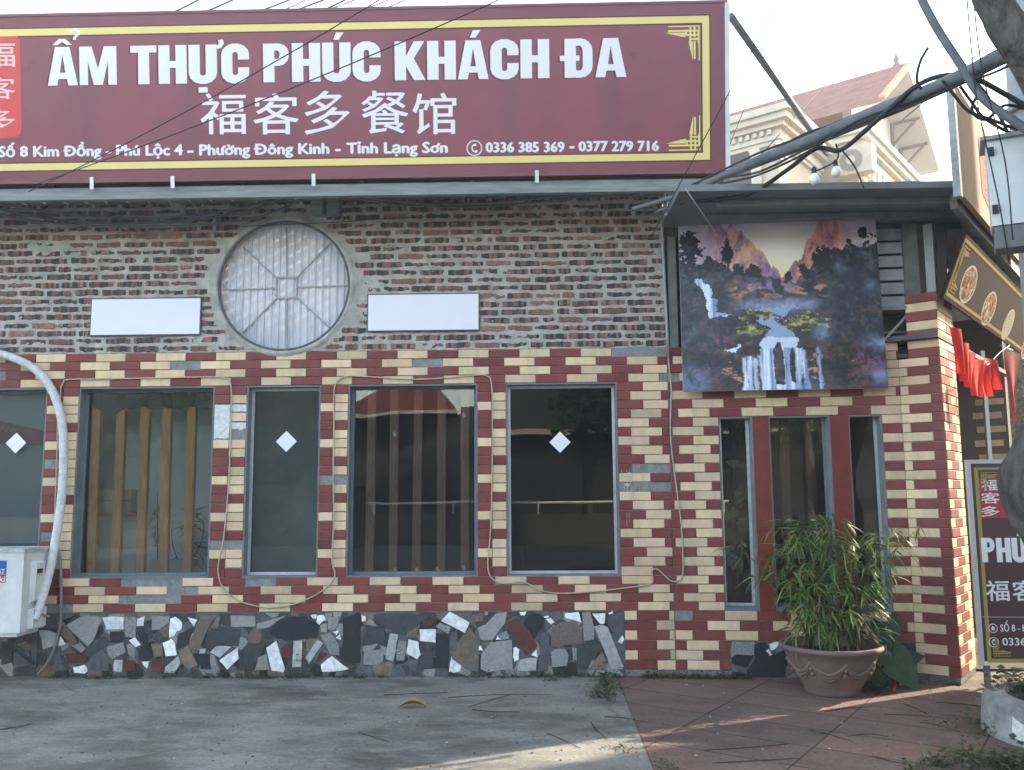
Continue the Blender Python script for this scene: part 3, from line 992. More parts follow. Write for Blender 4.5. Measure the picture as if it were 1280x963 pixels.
while z + BH < z_bt:
    x = XL - random.uniform(0, .2) - (0.11 if row % 2 else 0)
    while x < XS - .02:
        Lb = BL * random.uniform(.95, 1.05) if random.random() > .1 else BL * .5
        x0, x1 = max(x, XL), min(x + Lb, XS - .004)
        x += Lb + random.uniform(.018, .040)
        if x1 - x0 < .04: continue
        if min(math.hypot(a - RC[0], c - RC[2]) for a in (x0, (x0 + x1) / 2, x1) for c in (z, z + BH)) < RR_ + .012: continue
        zz = z + random.uniform(-.004, .004)
        base = random.choice(BRC)
        plain = random.random() < .16
        ns = 9
        pv, fr = [], random.uniform(.0045, .0105)
        slant = random.uniform(-.004, .004)
        worn = random.random() < .3
        for i in range(ns + 1):
            t = i / ns
            ed = .006 if i in (0, ns) else 0
            lo = random.uniform(-.004, .004) + (random.uniform(0, .014) if worn else 0) + ed * .5
            hi = random.uniform(-.004, .004) - (random.uniform(0, .012) if worn else 0) - ed * .5
            xx = x0 + (x1 - x0) * t
            s_ = slant * (t - .5)
            pv += [(xx, 0.005, zz + lo + s_), (xx, -fr, zz + lo + s_ + .003), (xx, -fr - .001, zz + BH + hi + s_ - .003), (xx, 0.005, zz + BH + hi + s_)]
        dk, run_ = random.random() < .5, 0
        for i in range(ns):
            if run_ <= 0:
                dk, run_ = not dk, random.choice((1, 1, 2, 2, 3))
            run_ -= 1
            c = random.choice(BDK) if (dk and not plain) else base
            f = random.uniform(.82, 1.2)
            c = tuple(q * f for q in c)
            o = i * 4
            mb.add(pv[o:o + 8], [(0, 4, 5, 1), (1, 5, 6, 2), (2, 6, 7, 3)], mi=1, col=c)
    z += CO; row += 1
mb.build('brick_wall', [M_MORTAR, M_BRICK], B)
m4 = MB()
m4.box((XL, 0.14, z_top + .012), (RC[0] - RR_ - .1, TH, z_bt)).box((RC[0] + RR_ + .1, 0.14, z_top + .012), (XS, TH, z_bt))
m4.box((XL, 0.0, z_bt + .001), (XS, TH, z_bt + .3))
m4.box((XL, .14, 0), (XL + .2, 5.0, z_bt))
m4.build('backing_wall', M_MORTAR, B)

# round window
rw = thing('round_window', (RC[0], .05, RC[2]), None, None)
rw.parent = B
rw.location = V((RC[0] + 1.0, .05, RC[2]))
mc = MB()
NC = 150
cx = np.linspace(-RR_ - .02, RR_ + .02, NC)
pv, pf = [], []
for i, x in enumerate(cx):
    ph = (x / 0.062) % 1.0
    d = 0.0 if ph < .55 else (.011 if .62 < ph < .93 else .006)
    h = math.sqrt(max((RR_ + .02) ** 2 - x * x, 1e-6))
    for s in (-1, 1):
        pv.append((RC[0] + x, .088 - d, RC[2] + s * h))
for i in range(NC - 1):
    pf.append((2 * i, 2 * i + 2, 2 * i + 3, 2 * i + 1))
mc.add(pv, pf)
mc.build('corrugated_sheet', M_CORR, rw)
mr_ = MB()
pts = [(RC[0] + RR_ * .985 * math.cos(a), -.012, RC[2] + RR_ * .985 * math.sin(a)) for a in np.linspace(0, 2 * math.pi, 73)]
mr_.tube(pts, .013, n=6, cap=False)
mr_.build('rim', M_DARKSTEEL, rw)
sp = MB()
hw = 0.088
Q = lambda a, c, d=.070: (RC[0] + a, d, RC[2] + c)
for p, q in (((-hw, hw), (hw, hw)), ((-hw, -hw), (hw, -hw)), ((-hw, -hw + .008), (-hw, hw - .008)), ((hw, -hw + .008), (hw, hw - .008))):
    sp.bar(Q(*p), Q(*q), .012, .016)
sp.build('hub_frame', M_GALV, rw)
for k in range(8):
    a = math.radians(45 * k + 1.5)
    r0 = hw * (1.0 if k % 2 == 0 else 1.41)
    s1 = MB()
    s1.bar(Q(r0 * math.cos(a), r0 * math.sin(a), .074), Q((RR_ - .03) * math.cos(a), (RR_ - .03) * math.sin(a), .074), .010, .012)
    s1.build('spoke', M_GALV, rw)

# ------------------------------------------------------------------ windows of the main wall
def window(x0, x1, z0, z1, name='window', glass=None, bead=None, sash=.022):
    w = thing(name, ((x0 + x1) / 2, 0.05, z0), None, None)
    w.parent = B
    w.location = V(((x0 + x1) / 2 + 1.0, .05, z0))
    f = MB()
    t, dp = .012, .12
    f.box((x0, -.004, z0 - .012), (x1, dp, z0 + t)).box((x0, -.004, z1 - t), (x1, dp, z1 + .002))
    f.box((x0 - .001, -.006, z0 + t), (x0 + t, dp, z1 - t)).box((x1 - t, -.006, z0 + t), (x1 + .001, dp, z1 - t))
    f.build('frame', M_BLUEGREY, w)
    s_ = MB()
    a0, a1, c0, c1 = x0 + t, x1 - t, z0 + t, z1 - t
    s_.box((a0, .092, c0), (a1, .112, c0 + sash)).box((a0, .092, c1 - sash), (a1, .112, c1))
    s_.box((a0, .092, c0 + sash), (a0 + sash, .112, c1 - sash)).box((a1 - sash, .092, c0 + sash), (a1, .112, c1 - sash))
    s_.build('sash', bead or M_BLUEGREY, w)
    g = MB()
    g.box((a0 + sash, .100, c0 + sash), (a1 - sash, .104, c1 - sash))
    g.build('glass', glass or M_GLASS, w)
    return w
def slats(w, pxs, y, wd, z0, z1, m, dep=.05, lean=.0):
    for pa, pb in pxs:
        xa_, xb_ = X(pa, 490, y), X(pb, 718, y)
        s_ = MB()
        s_.hexa([(xb_ - wd / 2, y, z0), (xb_ + wd / 2, y, z0), (xb_ + wd / 2, y + dep, z0), (xb_ - wd / 2, y + dep, z0),
                 (xa_ - wd / 2, y, z1), (xa_ + wd / 2, y, z1), (xa_ + wd / 2, y + dep, z1), (xa_ - wd / 2, y + dep, z1)])
        s_.build('slat', m, w)
def sticker(w, px, py, y=.0985):
    p = W(px, py, y)
    r = .088
    s_ = MB()
    s_.prism([(p[0] - r, y, p[2]), (p[0], y, p[2] - r), (p[0] + r, y, p[2]), (p[0], y, p[2] + r)], (0, -.0012, 0))
    s_.build('sticker', M_WHITE, w)
M_WOOD_DK = mat('dull_brown_wood', (0.36, 0.215, 0.145), rough=0.65, var=0.4, scale=5, stretch=(14, 14, 1.2))
w1 = window(*WX[0], z_wb, z_wt, glass=glass_mat('clear_glass', (.86, .9, .9), .8))
f1 = MB(); f1.box((WX[0][0] + .02, .15, z_wb), (WX[0][1] - .02, .16, z_wt)); f1.build('frosted_film', M_FROST, w1)
f1 = MB()
b0, b1 = W(-40, 522, .145), W(53, 556, .145)
f1.hexa([(b0[0], .143, b1[2] + .02), (b1[0], .143, b1[2] - .01), (b1[0], .148, b1[2] - .01), (b0[0], .148, b1[2] + .02),
         (b0[0], .143, b0[2] + .03), (b1[0], .143, b0[2] - .12), (b1[0], .148, b0[2] - .12), (b0[0], .148, b0[2] + .03)])
f1.build('red_banner', mat('faded_red_cloth', (.30, .145, .145), rough=.8, var=.2, scale=5), w1)
f1 = MB()
q0 = W(1, 537, .14)
f1.tube([(q0[0] + .022 * i, .139, q0[2] + (.022 if i % 2 else -.012) + .006 * math.sin(i * 2.3) - .002 * i) for i in range(9)], .0035, n=5, spline=4)
f1.build('gold_script', mat('gold_thread', (.55, .40, .22), rough=.6, var=.1), w1)
sticker(w1, 20, 554)
w2 = window(*WX[1], z_wb, z_wt)
slats(w2, [(121, 113), (152, 143), (182, 174), (209, 203), (240, 233)], .135, .072, z_wb + .03, z_wt - .03, M_WOOD)
f1 = MB(); f1.box((WX[1][0] - .33, .50, z_wb), (WX[1][1] + .03, .52, z_wt)); f1.build('grey_board', M_GREYBOARD, w2)
tp, n_ = [], 16
zt_ = z_wt - .04
for i in range(n_ + 1):
    x = WX[1][0] + .05 + (WX[1][1] - WX[1][0] - .1) * i / n_
    tp.append((x, .118, zt_ - .10 - .06 * vnoise(np.array(i * .9), np.array(.3), 4) - (.05 if i in (2, 3) else 0)))
f1 = MB(); f1.prism(tp + [(tp[-1][0], .118, zt_), (tp[0][0], .118, zt_)], (0, -.001, 0))
f1.build('torn_film', glass_mat('dusty_film', (.34, .35, .35), .5, rough=.5), w2)
w3 = window(*WX[2], z_wb, z_wt, bead=M_ALU)
f1 = MB(); f1.box((WX[2][0] - .36, .8, z_wb - .2), (WX[2][1] + .02, .82, z_wt + .2)); f1.build('grey_board', mat('dark_grey_board', (.30, .37, .355), rough=.8, var=.3, scale=1.5), w3)
sticker(w3, 358, 552)
w4 = window(*WX[3], z_wb, z_wt, glass=M_GLASS_WAVY)
slats(w4, [(465, 461), (493, 491), (523, 520), (552, 551), (581, 581)], .135, .070, z_wb + .03, z_wt - .03, M_WOOD_DK)
for px, py in ((493, 543), (580, 519), (547, 712), (494, 713), (521, 713), (580, 710)):
    p = W(px, py, .128); t_ = MB(); t_.frame_box(p, (math.cos(.4), 0, math.sin(.4)), (0, 1, 0), (-math.sin(.4), 0, math.cos(.4)), (-.012, 0, -.02), (.012, .004, .02)); t_.build('paper_tag', M_WHITE, w4)
w5 = window(*WX[4], z_wb, z_wt, bead=M_ALU, glass=glass_mat('dark_tinted_glass', (.35, .38, .37), 1.0, wave=.04))
sticker(w5, 700, 553)

# section two: three lights between two red posts
w6 = thing('window', O2 + E2 * S2(1000, 760)[0] + ez * zw6b, None, None)
w6.parent = B
w6.location = V(np.array(w6['_o']) - np.array(B['_o']))
post = [(S2(945, 640)[0], S2(965, 640)[0]), (S2(1043, 640)[0], S2(1066, 640)[0])]
for a, b in post:
    s_ = MB(); fb(s_, (a, -.12, zw6b - .02), (b, .008, zw6t)); s_.build('post', M_REDPAINT, w6)
lights = [(u_w6, post[0][0]), (post[0][1], post[1][0]), (post[1][1], u_r0)]
for k, (a, b) in enumerate(lights):
    s_ = MB()
    t = .012
    fb(s_, (a, -.13, zw6b), (b, .004, zw6b + .03)); fb(s_, (a, -.13, zw6t - t), (b, .003, zw6t))
    fb(s_, (a, -.13, zw6b + .03), (a + t, .002, zw6t - t)); fb(s_, (b - t * 1.6, -.13, zw6b + .03), (b, .002, zw6t - t))
    s_.build('frame', M_BLUEGREY, w6)
    s_ = MB()
    fb(s_, (a + t, -.115, zw6b + .03), (a + t + .02, -.095, zw6t - t)); fb(s_, (b - t * 1.6 - .022, -.115, zw6b + .03), (b - t * 1.6, -.09, zw6t - t))
    fb(s_, (a + t + .02, -.115, zw6b + .03), (b - t * 1.6 - .022, -.095, zw6b + .05))
    s_.build('sash', M_ALU if k != 1 else M_BLUEGREY, w6)
    s_ = MB(); fb(s_, (a + t + .02, -.107, zw6b + .05), (b - t * 1.6 - .022, -.103, zw6t - t)); s_.build('glass', M_GLASS, w6)
for px in (984, 1016):
    u = S2(px, 640, -.2)[0]; s_ = MB(); fb(s_, (u - .035, -.24, zw6b), (u + .035, -.19, zw6t)); s_.build('slat', mat('reddish_wood', (.15, .06, .04), rough=.6, var=.35, scale=5, stretch=(10, 10, 1)), w6)
    s_ = MB(); zz = S2(px, 650, -.2)[1]; fb(s_, (u - .02, -.19, zz - .008), (u + .02, -.186, zz + .008)); s_.build('paper_tag', M_WHITE, w6)

# rooms behind the glass
mi_ = MB()
mi_.box((XL + .2, 4.6, 0.0), (4.2, 4.7, 3.6))
mi_.box((XL + .2, TH + .002, -.004), (4.2, 4.6, 0.006))
mi_.box((XL + .2, TH + .002, 2.95), (XS, 4.6, 3.0))
mi_.box((.92, TH + .003, 0.006), (.98, 3.2, 2.95))
mi_.build('interior_room', M_DARKROOM, B)
ms_ = MB()
ms_.box((XL + .5, .62, .40), (.9, .95, .44))
ms_.build('interior_ledge', mat('ledge_board', (.18, .15, .13), rough=.7, var=.2), B)

# ------------------------------------------------------------------ corner pillar
A1 = np.array((0.80, -0.60, 0.0)); U2 = np.array((0.60, 0.80, 0.0))
NF = -U2
PO = O2 + E2 * u_end; PO[2] = 0.0
pq = on_plane(1178.5, 520, PO, NF)
PWF = float(np.dot(pq - PO, A1))
PR = PO + A1 * PWF
pr2 = on_plane(1197, 520, PR, A1)
PWR = float(np.dot(pr2 - PR, U2))
pe = [rows[0] + p_top * 1.05 * k for k in range(11, 0, -1)]
zp_top = on_plane(1172, 366, PR, A1)[2]
pe = [z for z in pe if z <= zp_top + .02]
prow = pe + rows
iz_step = len([z for z in prow if z > S2(1125, 447)[1] + .02])
zp_top = prow[0]
mp2 = MB()
cut = float(np.dot(on_plane(1132.5, 400, PO, NF) - PO, A1))
mp2.frame_box(PO, A1, U2, ez, (0, 0.0, 0), (PWF, PWR, prow[iz_step]))
mp2.frame_box(PO, A1, U2, ez, (cut, 0.0, prow[iz_step]), (PWF, PWR, zp_top))
mp2.build('pillar_core', M_CEMENT, B)
msk = MB(); msk.frame_box(PO, A1, U2, ez, (-.002, -.004, 0), (PWF + .004, PWR + .002, .058)); msk.build('pillar_skirting', M_PLASTER, B)
mp3 = MB()
for i in range(len(prow) - 1):
    zt, zb = prow[i], prow[i + 1]
    if zb < 0.04: break
    a = cut if i < iz_step else 0.002
    if i < iz_step:
        tile(mp3, PO, A1, NF, a, PWF + .011, zb, zt, 'C' if i % 2 else 'R')
    elif i % 2 == 0:
        tile(mp3, PO, A1, NF, a, PWF * .22, zb, zt, 'C'); tile(mp3, PO, A1, NF, PWF * .22, PWF + .011, zb, zt, 'R')
    else:
        tile(mp3, PO, A1, NF, a, PWF * .76, zb, zt, 'C'); tile(mp3, PO, A1, NF, PWF * .76, PWF + .011, zb, zt, 'R')
    if i < iz_step:
        tile(mp3, PR, U2, A1, 0.0, PWR * .5, zb, zt, 'C'); tile(mp3, PR, U2, A1, PWR * .5, PWR, zb, zt, 'C' if i % 3 else 'R')
    elif i % 2 == 0:
        tile(mp3, PR, U2, A1, 0.0, PWR * .28, zb, zt, 'C'); tile(mp3, PR, U2, A1, PWR * .28, PWR * .76, zb, zt, 'R'); tile(mp3, PR, U2, A1, PWR * .76, PWR, zb, zt, 'C')
    else:
        tile(mp3, PR, U2, A1, 0.0, PWR * .52, zb, zt, 'R'); tile(mp3, PR, U2, A1, PWR * .52, PWR, zb, zt, 'C')
mp3.build('pillar_tiles', M_TILE, B)

# side wing along the other street
WG = PR + U2 * PWR
mw2 = MB()
mw2.frame_box(WG, U2, -A1, ez, (-.3, 1.6, 0), (6.5, 1.75, 3.3))
mw2.frame_box(WG, U2, -A1, ez, (-.06, .05, 0), (-.01, 1.6, 2.2))
mw2.build('side_wall', mat('side_wall_paint', (.10, .085, .075), rough=.9, var=.35, scale=4), B)
mw3 = MB()
mw3.frame_box(WG, U2, -A1, ez, (2.6, .04, 0), (2.75, 1.598, 3.3))
mw3.build('side_wall', MATS['side_wall_paint'], B)
mt2 = MB()
for i in range(8, 34):
    if i % 2: continue
    for k in range(3):
        tile(mt2, WG + U2 * 2.6, -A1, -U2, .06 + .5 * k + (.03 if i % 4 else 0), .34 + .5 * k + (.03 if i % 4 else 0), prow[i + 1], prow[i], 'C' )
mt2.build('side_tiles', M_TILE, B)
mpst = MB()
pp = on_plane(1236, 560, WG, A1)
mpst.bar((pp[0], pp[1], 0), (pp[0], pp[1], 2.75), .035)
mpst.build('door_post', M_ALU, B)

# louvres and dark lattice between the tiled wall and the eaves of section two
ml = MB()
zl0, zl1 = S2(1112, 385)[1], S2(1112, 283)[1]
ul0, ul1 = S2(1085, 330)[0], S2(1131, 330)[0]
for k in range(6):
    za = zl0 + (zl1 - zl0) * k / 6
    fb(ml, (ul0, -.05 - .03, za + .012), (ul1, -.05, za + (zl1 - zl0) / 6 - .01), col=(.3, .3, .3))
ml.build('louvre', mat('pale_louvre', (.42, .42, .46), rough=.6, var=.2, scale=8), B)
ml = MB()
fb(ml, (ul1, -.10, zl0 - .02), (ul1 + .11, .0, 3.62)); ml.build('lattice_post', mat('grey_timber', (.20, .20, .185), rough=.8, var=.3, scale=7), B); ml = MB(); fb(ml, (0.03, -.12, rows[0] + .002), (0.10, -.02, 3.62)); ml.build('corner_stud', MATS['grey_timber'], B); ml = MB()
fb(ml, (ul0 - .03, -.12, zl0 - .40), (ul1 + .01, -.07, zl0 - .37)); ml.build('lattice_rail', MATS['grey_timber'], B); ml = MB(); fb(ml, (ul0 - .03, -.12, zl0 - .20), (ul1 + .01, -.07, zl0 - .18)); ml.build('lattice_rail', MATS['grey_timber'], B); ml = MB()
fb(ml, (ul0 - .1, -.12, zl0 - .03), (ul1 + .01, .06, zl0 + .0))
ml.build('lattice_rail', mat('grey_timber', (.20, .20, .185), rough=.8, var=.3, scale=7), B)
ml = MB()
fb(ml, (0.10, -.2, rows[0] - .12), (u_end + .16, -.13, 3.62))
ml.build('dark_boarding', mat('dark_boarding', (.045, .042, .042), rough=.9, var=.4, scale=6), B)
ml = MB()
ml.bar(O2 + E2 * (ul1 - .0) + N2 * .03 + ez * (zl0 - .05), O2 + E2 * (ul0 + .0) + N2 * .03 + ez * (zl0 - .36), .018)
ml.build('brace', M_GALV, B)
ml = MB()
for px, w_, c in ((1152, .05, 0), (1160, .02, 0)):
    u = float(np.dot(on_plane(px, 330, PO, NF) - PO, A1))
    ml.frame_box(PO, A1, U2, ez, (u, .12, zp_top + .0), (u + w_, .18, 3.6))
ml.build('door_edge', mat('pale_metal', (.40, .41, .42), rough=.5, var=.2), B)
ml = MB()
u = float(np.dot(on_plane(1166, 330, PO, NF) - PO, A1))
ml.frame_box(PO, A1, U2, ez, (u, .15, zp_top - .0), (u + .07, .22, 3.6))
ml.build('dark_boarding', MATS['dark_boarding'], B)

# ------------------------------------------------------------------ roof: sheet, purlins
mr2 = MB()
Yb = -.55
zb0, zb1 = W(420, 246.5, Yb)[2], W(420, 232, Yb)[2]
z_rf = zb1 + .004
zf = (W(1000, 224, -.95)[2] + W(1190, 231, -.95)[2]) / 2
mr3 = MB()
mr3.box((XL - .4, Yb - .03, zb0), (XS + .35, Yb + .03, zb1))
mr3.build('eave_purlin', mat('grey_purlin', (.20, .22, .21), rough=.6, var=.35, scale=5, stretch=(.6, 6, 6)), B)
cor = W(1201, 232, -.95)
# corrugated sheet over the main hall
def corrugated(mbx, o, du_, dv, nu, nv_len, amp, pitch, th=.006, **k):
    pass
mr9 = MB(); mr9.box((XL - .4, Yb + .04, zb1 - .02), (XS + .4, Yb + .06, zb1 + .22)); mr9.build('eave_shade_strip', mat('eave_shade_paint', (.05, .06, .07), rough=.8, var=.3), B)  # dark strip that paints in the shade of the gap below the sign
mr4 = MB()
nxs = int((XS + .4 - XL + .4) / .045)
for i in range(nxs):
    x0 = XL - .4 + i * .045
    zz = z_rf + .01 + (.016 if i % 4 == 0 else 0)
    mr4.hexa([(x0, Yb + .07, zz), (x0 + .0452, Yb + .07, zz), (x0 + .0452, 4.8, zz + .45), (x0, 4.8, zz + .45),
              (x0, Yb + .07, zz + .004), (x0 + .0452, Yb + .07, zz + .004), (x0 + .0452, 4.8, zz + .454), (x0, 4.8, zz + .454)])
mr4.build('roof', mat('roof_sheet', (.17, .19, .20), rough=.55, var=.25, scale=3, stretch=(6, .6, 1)), B)
# flat sheet roof of the corner section
c0 = np.array((XS - .02, -.95)); c1 = np.array((cor[0], -.95))
c2 = c1 + U2[:2] * 7.5
c3 = np.array((XS - .02, c2[1]))
mr5 = MB()
poly = [(c0[0], c0[1]), (c1[0], c1[1]), (c2[0], c2[1]), (c3[0], c3[1])]
mr5.prism([(p[0], p[1], zf - .05 + .03 * max(p[1] + .95, 0) * .3) for p in poly], (0, 0, .05))
mr5.build('roof', mat('corner_roof_sheet', (.155, .175, .185), rough=.6, var=.35, scale=2.2), B)
mr6 = MB()
for yy in (-.72, -.38, -.05):
    mr6.box((XS + .3, yy - .025, zf - .10), (cor[0] - .12 + (yy + .95) * .6, yy + .025, zf - .052))
mr6.frame_box((c1[0], c1[1], 0), U2, -A1, ez, (.1, .05, zf - .17), (7.3, .10, zf - .052))
z_bm = W(1140, 276, 0)[2]
fb(mr6, (ul0 - .15, -.04, z_bm - .05), (u_end + .28, .03, z_bm + .04))
mr6.build('rafter', mat('roof_steel', (.17, .185, .185), rough=.7, var=.3, scale=5), B)
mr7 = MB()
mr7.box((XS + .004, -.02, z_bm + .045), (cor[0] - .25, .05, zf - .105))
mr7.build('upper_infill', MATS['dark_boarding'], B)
for px in (398, 418):
    mr8 = MB()
    p = W(px, 262, -.06)
    mr8.box((p[0] - .05, -.12, p[2] - .05), (p[0] + .05, .0, p[2] + .16))
    mr8.build('eave_bracket', MATS['grey_purlin'], B)

# ================================================================== the big sign
SB0 = W(420, 220.5, -.62); ST0 = W(420, 13.5, -.80)
uvn = ST0 - SB0; uvn[0] = 0
UVS = uvn / np.linalg.norm(uvn)
NS = np.cross(UVS, ex); NS = NS if NS[1] < 0 else -NS
SO = SB0
def SG(px, py, d=0.0):
    return on_plane(px, py, SO + NS * d, NS)
def suv(px, py):
    p = SG(px, py) - SO
    return p[0], float(np.dot(p, UVS))
bb = thing('billboard', SG(420, 220.5) + np.array((0, .1, 0)), 'wide maroon restaurant billboard with gold border and white headline above the brick wall', 'billboard')
u0, u1 = suv(-72, 120)[0], suv(906.5, 120)[0]
v0, v1 = 0.0, float(np.dot(ST0 - SO, UVS))
sbox = lambda mb, a, b, c, d, n0, n1, **k: mb.frame_box(SO, ex, NS, UVS, (a, n0, b), (c, n1, d), **k)
M_VINYL = mat('maroon_vinyl', (.295, .10, .128), rough=.32, var=.10, scale=1.6, bump=.35, bscale=1.1, bdist=.05, translucent=.34)
M_GOLD = mat('gold_vinyl', (.74, .60, .21), rough=.45, var=.05, scale=2)
M_GOLDDK = mat('dark_outline', (.10, .03, .03), rough=.5, var=.05)
M_LETTER = mat('white_lettering', (.74, .73, .74), rough=.45, var=.04, scale=2)
M_SEAL = mat('red_seal', (.62, .06, .065), rough=.45, var=.06, scale=2)
s = MB(); sbox(s, u0, v0, u1, v1, -.012, 0.0); s.build('panel', M_VINYL, bb)
s = MB()
e = .022
sbox(s, u0 - e, v0 - e, u1 + e, v0, -.10, .006); s.build('edge_frame', mat('dull_maroon_edge', (.20, .075, .085), rough=.5, var=.15), bb); s = MB(); sbox(s, u0 - e, v1, u1 + e, v1 + e, -.10, .006)
s.build('edge_frame', mat('dull_maroon_edge', (.20, .075, .085), rough=.5, var=.15), bb)
s = MB(); sbox(s, u0 - .035, v0, u0, v1, -.10, .008); s.build('edge_frame', mat('white_edge', (.62, .63, .64), rough=.4, var=.1), bb)
s = MB()
sbox(s, u1, v0, u1 + .035, v1, -.10, .008)
s.build('edge_frame', mat('white_edge', (.62, .63, .64), rough=.4, var=.1), bb)
s = MB()
for px in (-20, 114, 241, 366, 500, 640, 770, 880):
    a = suv(px, 120)[0]
    s2_ = MB(); sbox(s2_, a - .032, v0, a + .032, v1, -.052, -.0125); s2_.build('upright', M_DARKSTEEL, bb)
for f_ in (.02, .97):
    s2_ = MB(); sbox(s2_, u0, v0 + (v1 - v0) * f_ - .02, u1, v0 + (v1 - v0) * f_ + .02, -.095, -.053); s2_.build('rail', M_DARKSTEEL, bb)
for px in (116, 217, 393, 672):
    a = suv(px, 222)[0]; s2_ = MB(); sbox(s2_, a - .02, v0 - .075, a + .01, v0 + .02, .0065, .011); s2_.build('clip', M_ALU, bb)
for px in (60, 217, 300, 450, 590, 720):
    a = SG(px, 222); s2_ = MB(); s2_.bar((a[0], a[1] + .05, a[2] - .02), (a[0], a[1] + .12, zb1 + .02), .03); s2_.build('foot', M_DARKSTEEL, bb)
# border
bd = MB()
bt, bl = suv(640, 29)[1], suv(640, 199.5)[1]
br_, bw = suv(887, 120)[0], .054
bx0 = suv(-52, 120)[0]
for (a, b, c, d) in ((bx0, bl - bw / 2, br_, bl + bw / 2), (bx0, bt - bw / 2, br_, bt + bw / 2), (br_ - bw, bl + bw / 2, br_, bt - bw / 2), (bx0, bl + bw / 2, bx0 + bw, bt - bw / 2)):
    sbox(bd, a, b, c, d, 0.0005, .0018)
bd.build('gold_border', M_GOLD, bb)
bo = MB()
o_ = .010
for (a, b, c, d) in ((bx0 + bw, bl + bw / 2, br_ - bw, bl + bw / 2 + o_), (bx0 + bw, bt - bw / 2 - o_, br_ - bw, bt - bw / 2), (br_ - bw - o_, bl + bw / 2 + o_, br_ - bw, bt - bw / 2 - o_), (bx0 - o_, bl - bw / 2 - o_, br_ + o_, bl - bw / 2), (bx0 - o_, bt + bw / 2, br_ + o_, bt + bw / 2 + o_), (br_, bl - bw / 2, br_ + o_, bt + bw / 2)):
    sbox(bo, a, b, c, d, 0.0004, .0014)
bo.build('border_outline', M_GOLDDK, bb)
def ornament(parent, cu, cv, su, sv, size, mapf, m):
    """fretwork in a corner; (cu, cv) is the corner, su/sv point inwards"""
    mb_, t = MB(), .055
    R = [(0, .12, .9, .12 + t), (0, 0, .9 , t * .6), (.0, .12, t, .5), (.12, .0, .12 + t, .34), (.24, .0, .24 + t, .46), (0, .24, .42, .24 + t), (0, .36, .30, .36 + t), (0, .0, t * .6, 1.0), (.36, .12, .36 + t, .30), (.12, .44, .12 + t, .95)]
    for i, (a, b, c, d) in enumerate(R):
        p = [(a, b), (c, b), (c, d), (a, d)]
        mb_.prism([mapf(cu + su * x * size, cv + sv * y * size, .0006 + .0002 * i) for x, y in p], NS * .001 if parent is bb else mapf.n * .001)
    # flared tails
    mb_.prism([mapf(cu + su * x * size, cv + sv * y * size, .0030) for x, y in ((.42, .20), (1.0, .20), (.42, .34))], NS * .001 if parent is bb else mapf.n * .001)
    mb_.prism([mapf(cu + su * x * size, cv + sv * y * size, .0034) for x, y in ((.20, .46), (.32, .46), (.20, 1.0))], NS * .001 if parent is bb else mapf.n * .001)
    mb_.build('corner_ornament', m, parent)
mapS = lambda u, v, d: SO + ex * u + UVS * v + NS * d
for cu, su in ((br_ - bw - .02, -1), (bx0 + bw + .02, 1)):
    ornament(bb, cu, bl + bw / 2 + .02, su, 1, .27, mapS, M_GOLD)
    ornament(bb, cu, bt - bw / 2 - .02, su, -1, .27, mapS, M_GOLD)
# writing
hd = MB()
cap = suv(425, 53.5)[1] - suv(425, 102)[1]
put_headline(hd, HEAD, SG(60, 107.5), SG(783, 96.5), cap, UVS, NS, lift=.002)
hd.build('lettering', M_LETTER, bb)
hs = MB()
put_headline(hs, HEAD, SG(57.5, 108.5), SG(780.5, 97.5), cap, UVS, NS, lift=.0003)
hs.build('lettering_shadow', mat('letter_outline', (.16, .04, .05), rough=.5, var=.05), bb)
ch = MB()
for c, xa_, xb_, yb_, yt_ in (('福', 251, 308, 168, 117), ('客', 317, 374, 168, 117), ('多', 381, 438, 168, 114), ('餐', 452, 511, 167, 114), ('馆', 516, 571, 168, 117)):
    put_text(ch, c, SG(xa_, yb_ + .3), SG(xb_, yb_ - .3), suv(410, yt_)[1] - suv(410, yb_)[1], UVS, NS, off=.008, lift=.0022, by_box=True)
ch.build('lettering', M_LETTER, bb)
ad = MB()
c_ = suv(280, 181)[1] - suv(280, 194)[1]
words_ = (('Số 8 Kim Đồng - Phú Lộc 4', -2, 229, 196.5, 194), ('-', 234, 242, 194, 194), ('Phường Đông Kinh', 249, 412, 194.3, 192.3), ('-', 419, 426, 192, 192), ('Tỉnh Lạng Sơn', 433, 560, 192.2, 191))
for t_, xa_, xb_, ya_, yb_ in words_:
    if t_ == '-':
        p, q = suv(xa_, ya_ - 4)[0], suv(xb_, ya_ - 4)[0]
        v_ = suv(xa_, ya_ - 4)[1]
        sbox(ad, p, v_ - .009, q, v_ + .009, .002, .003)
    else:
        put_text(ad, t_, SG(xa_, ya_), SG(xb_, yb_), c_, UVS, NS, off=.058, lift=.0022)
put_text(ad, '0336 385 369', SG(607, 190.6), SG(706, 190), c_ * .92, UVS, NS, off=.058, lift=.0022)
put_text(ad, '0377 279 716', SG(723, 189.3), SG(824, 188.7), c_ * .92, UVS, NS, off=.058, lift=.0022)
p, q = suv(712, 185)[0], suv(718, 185)[0]
sbox(ad, p, suv(715, 184.5)[1] - .009, q, suv(715, 184.5)[1] + .009, .002, .003)
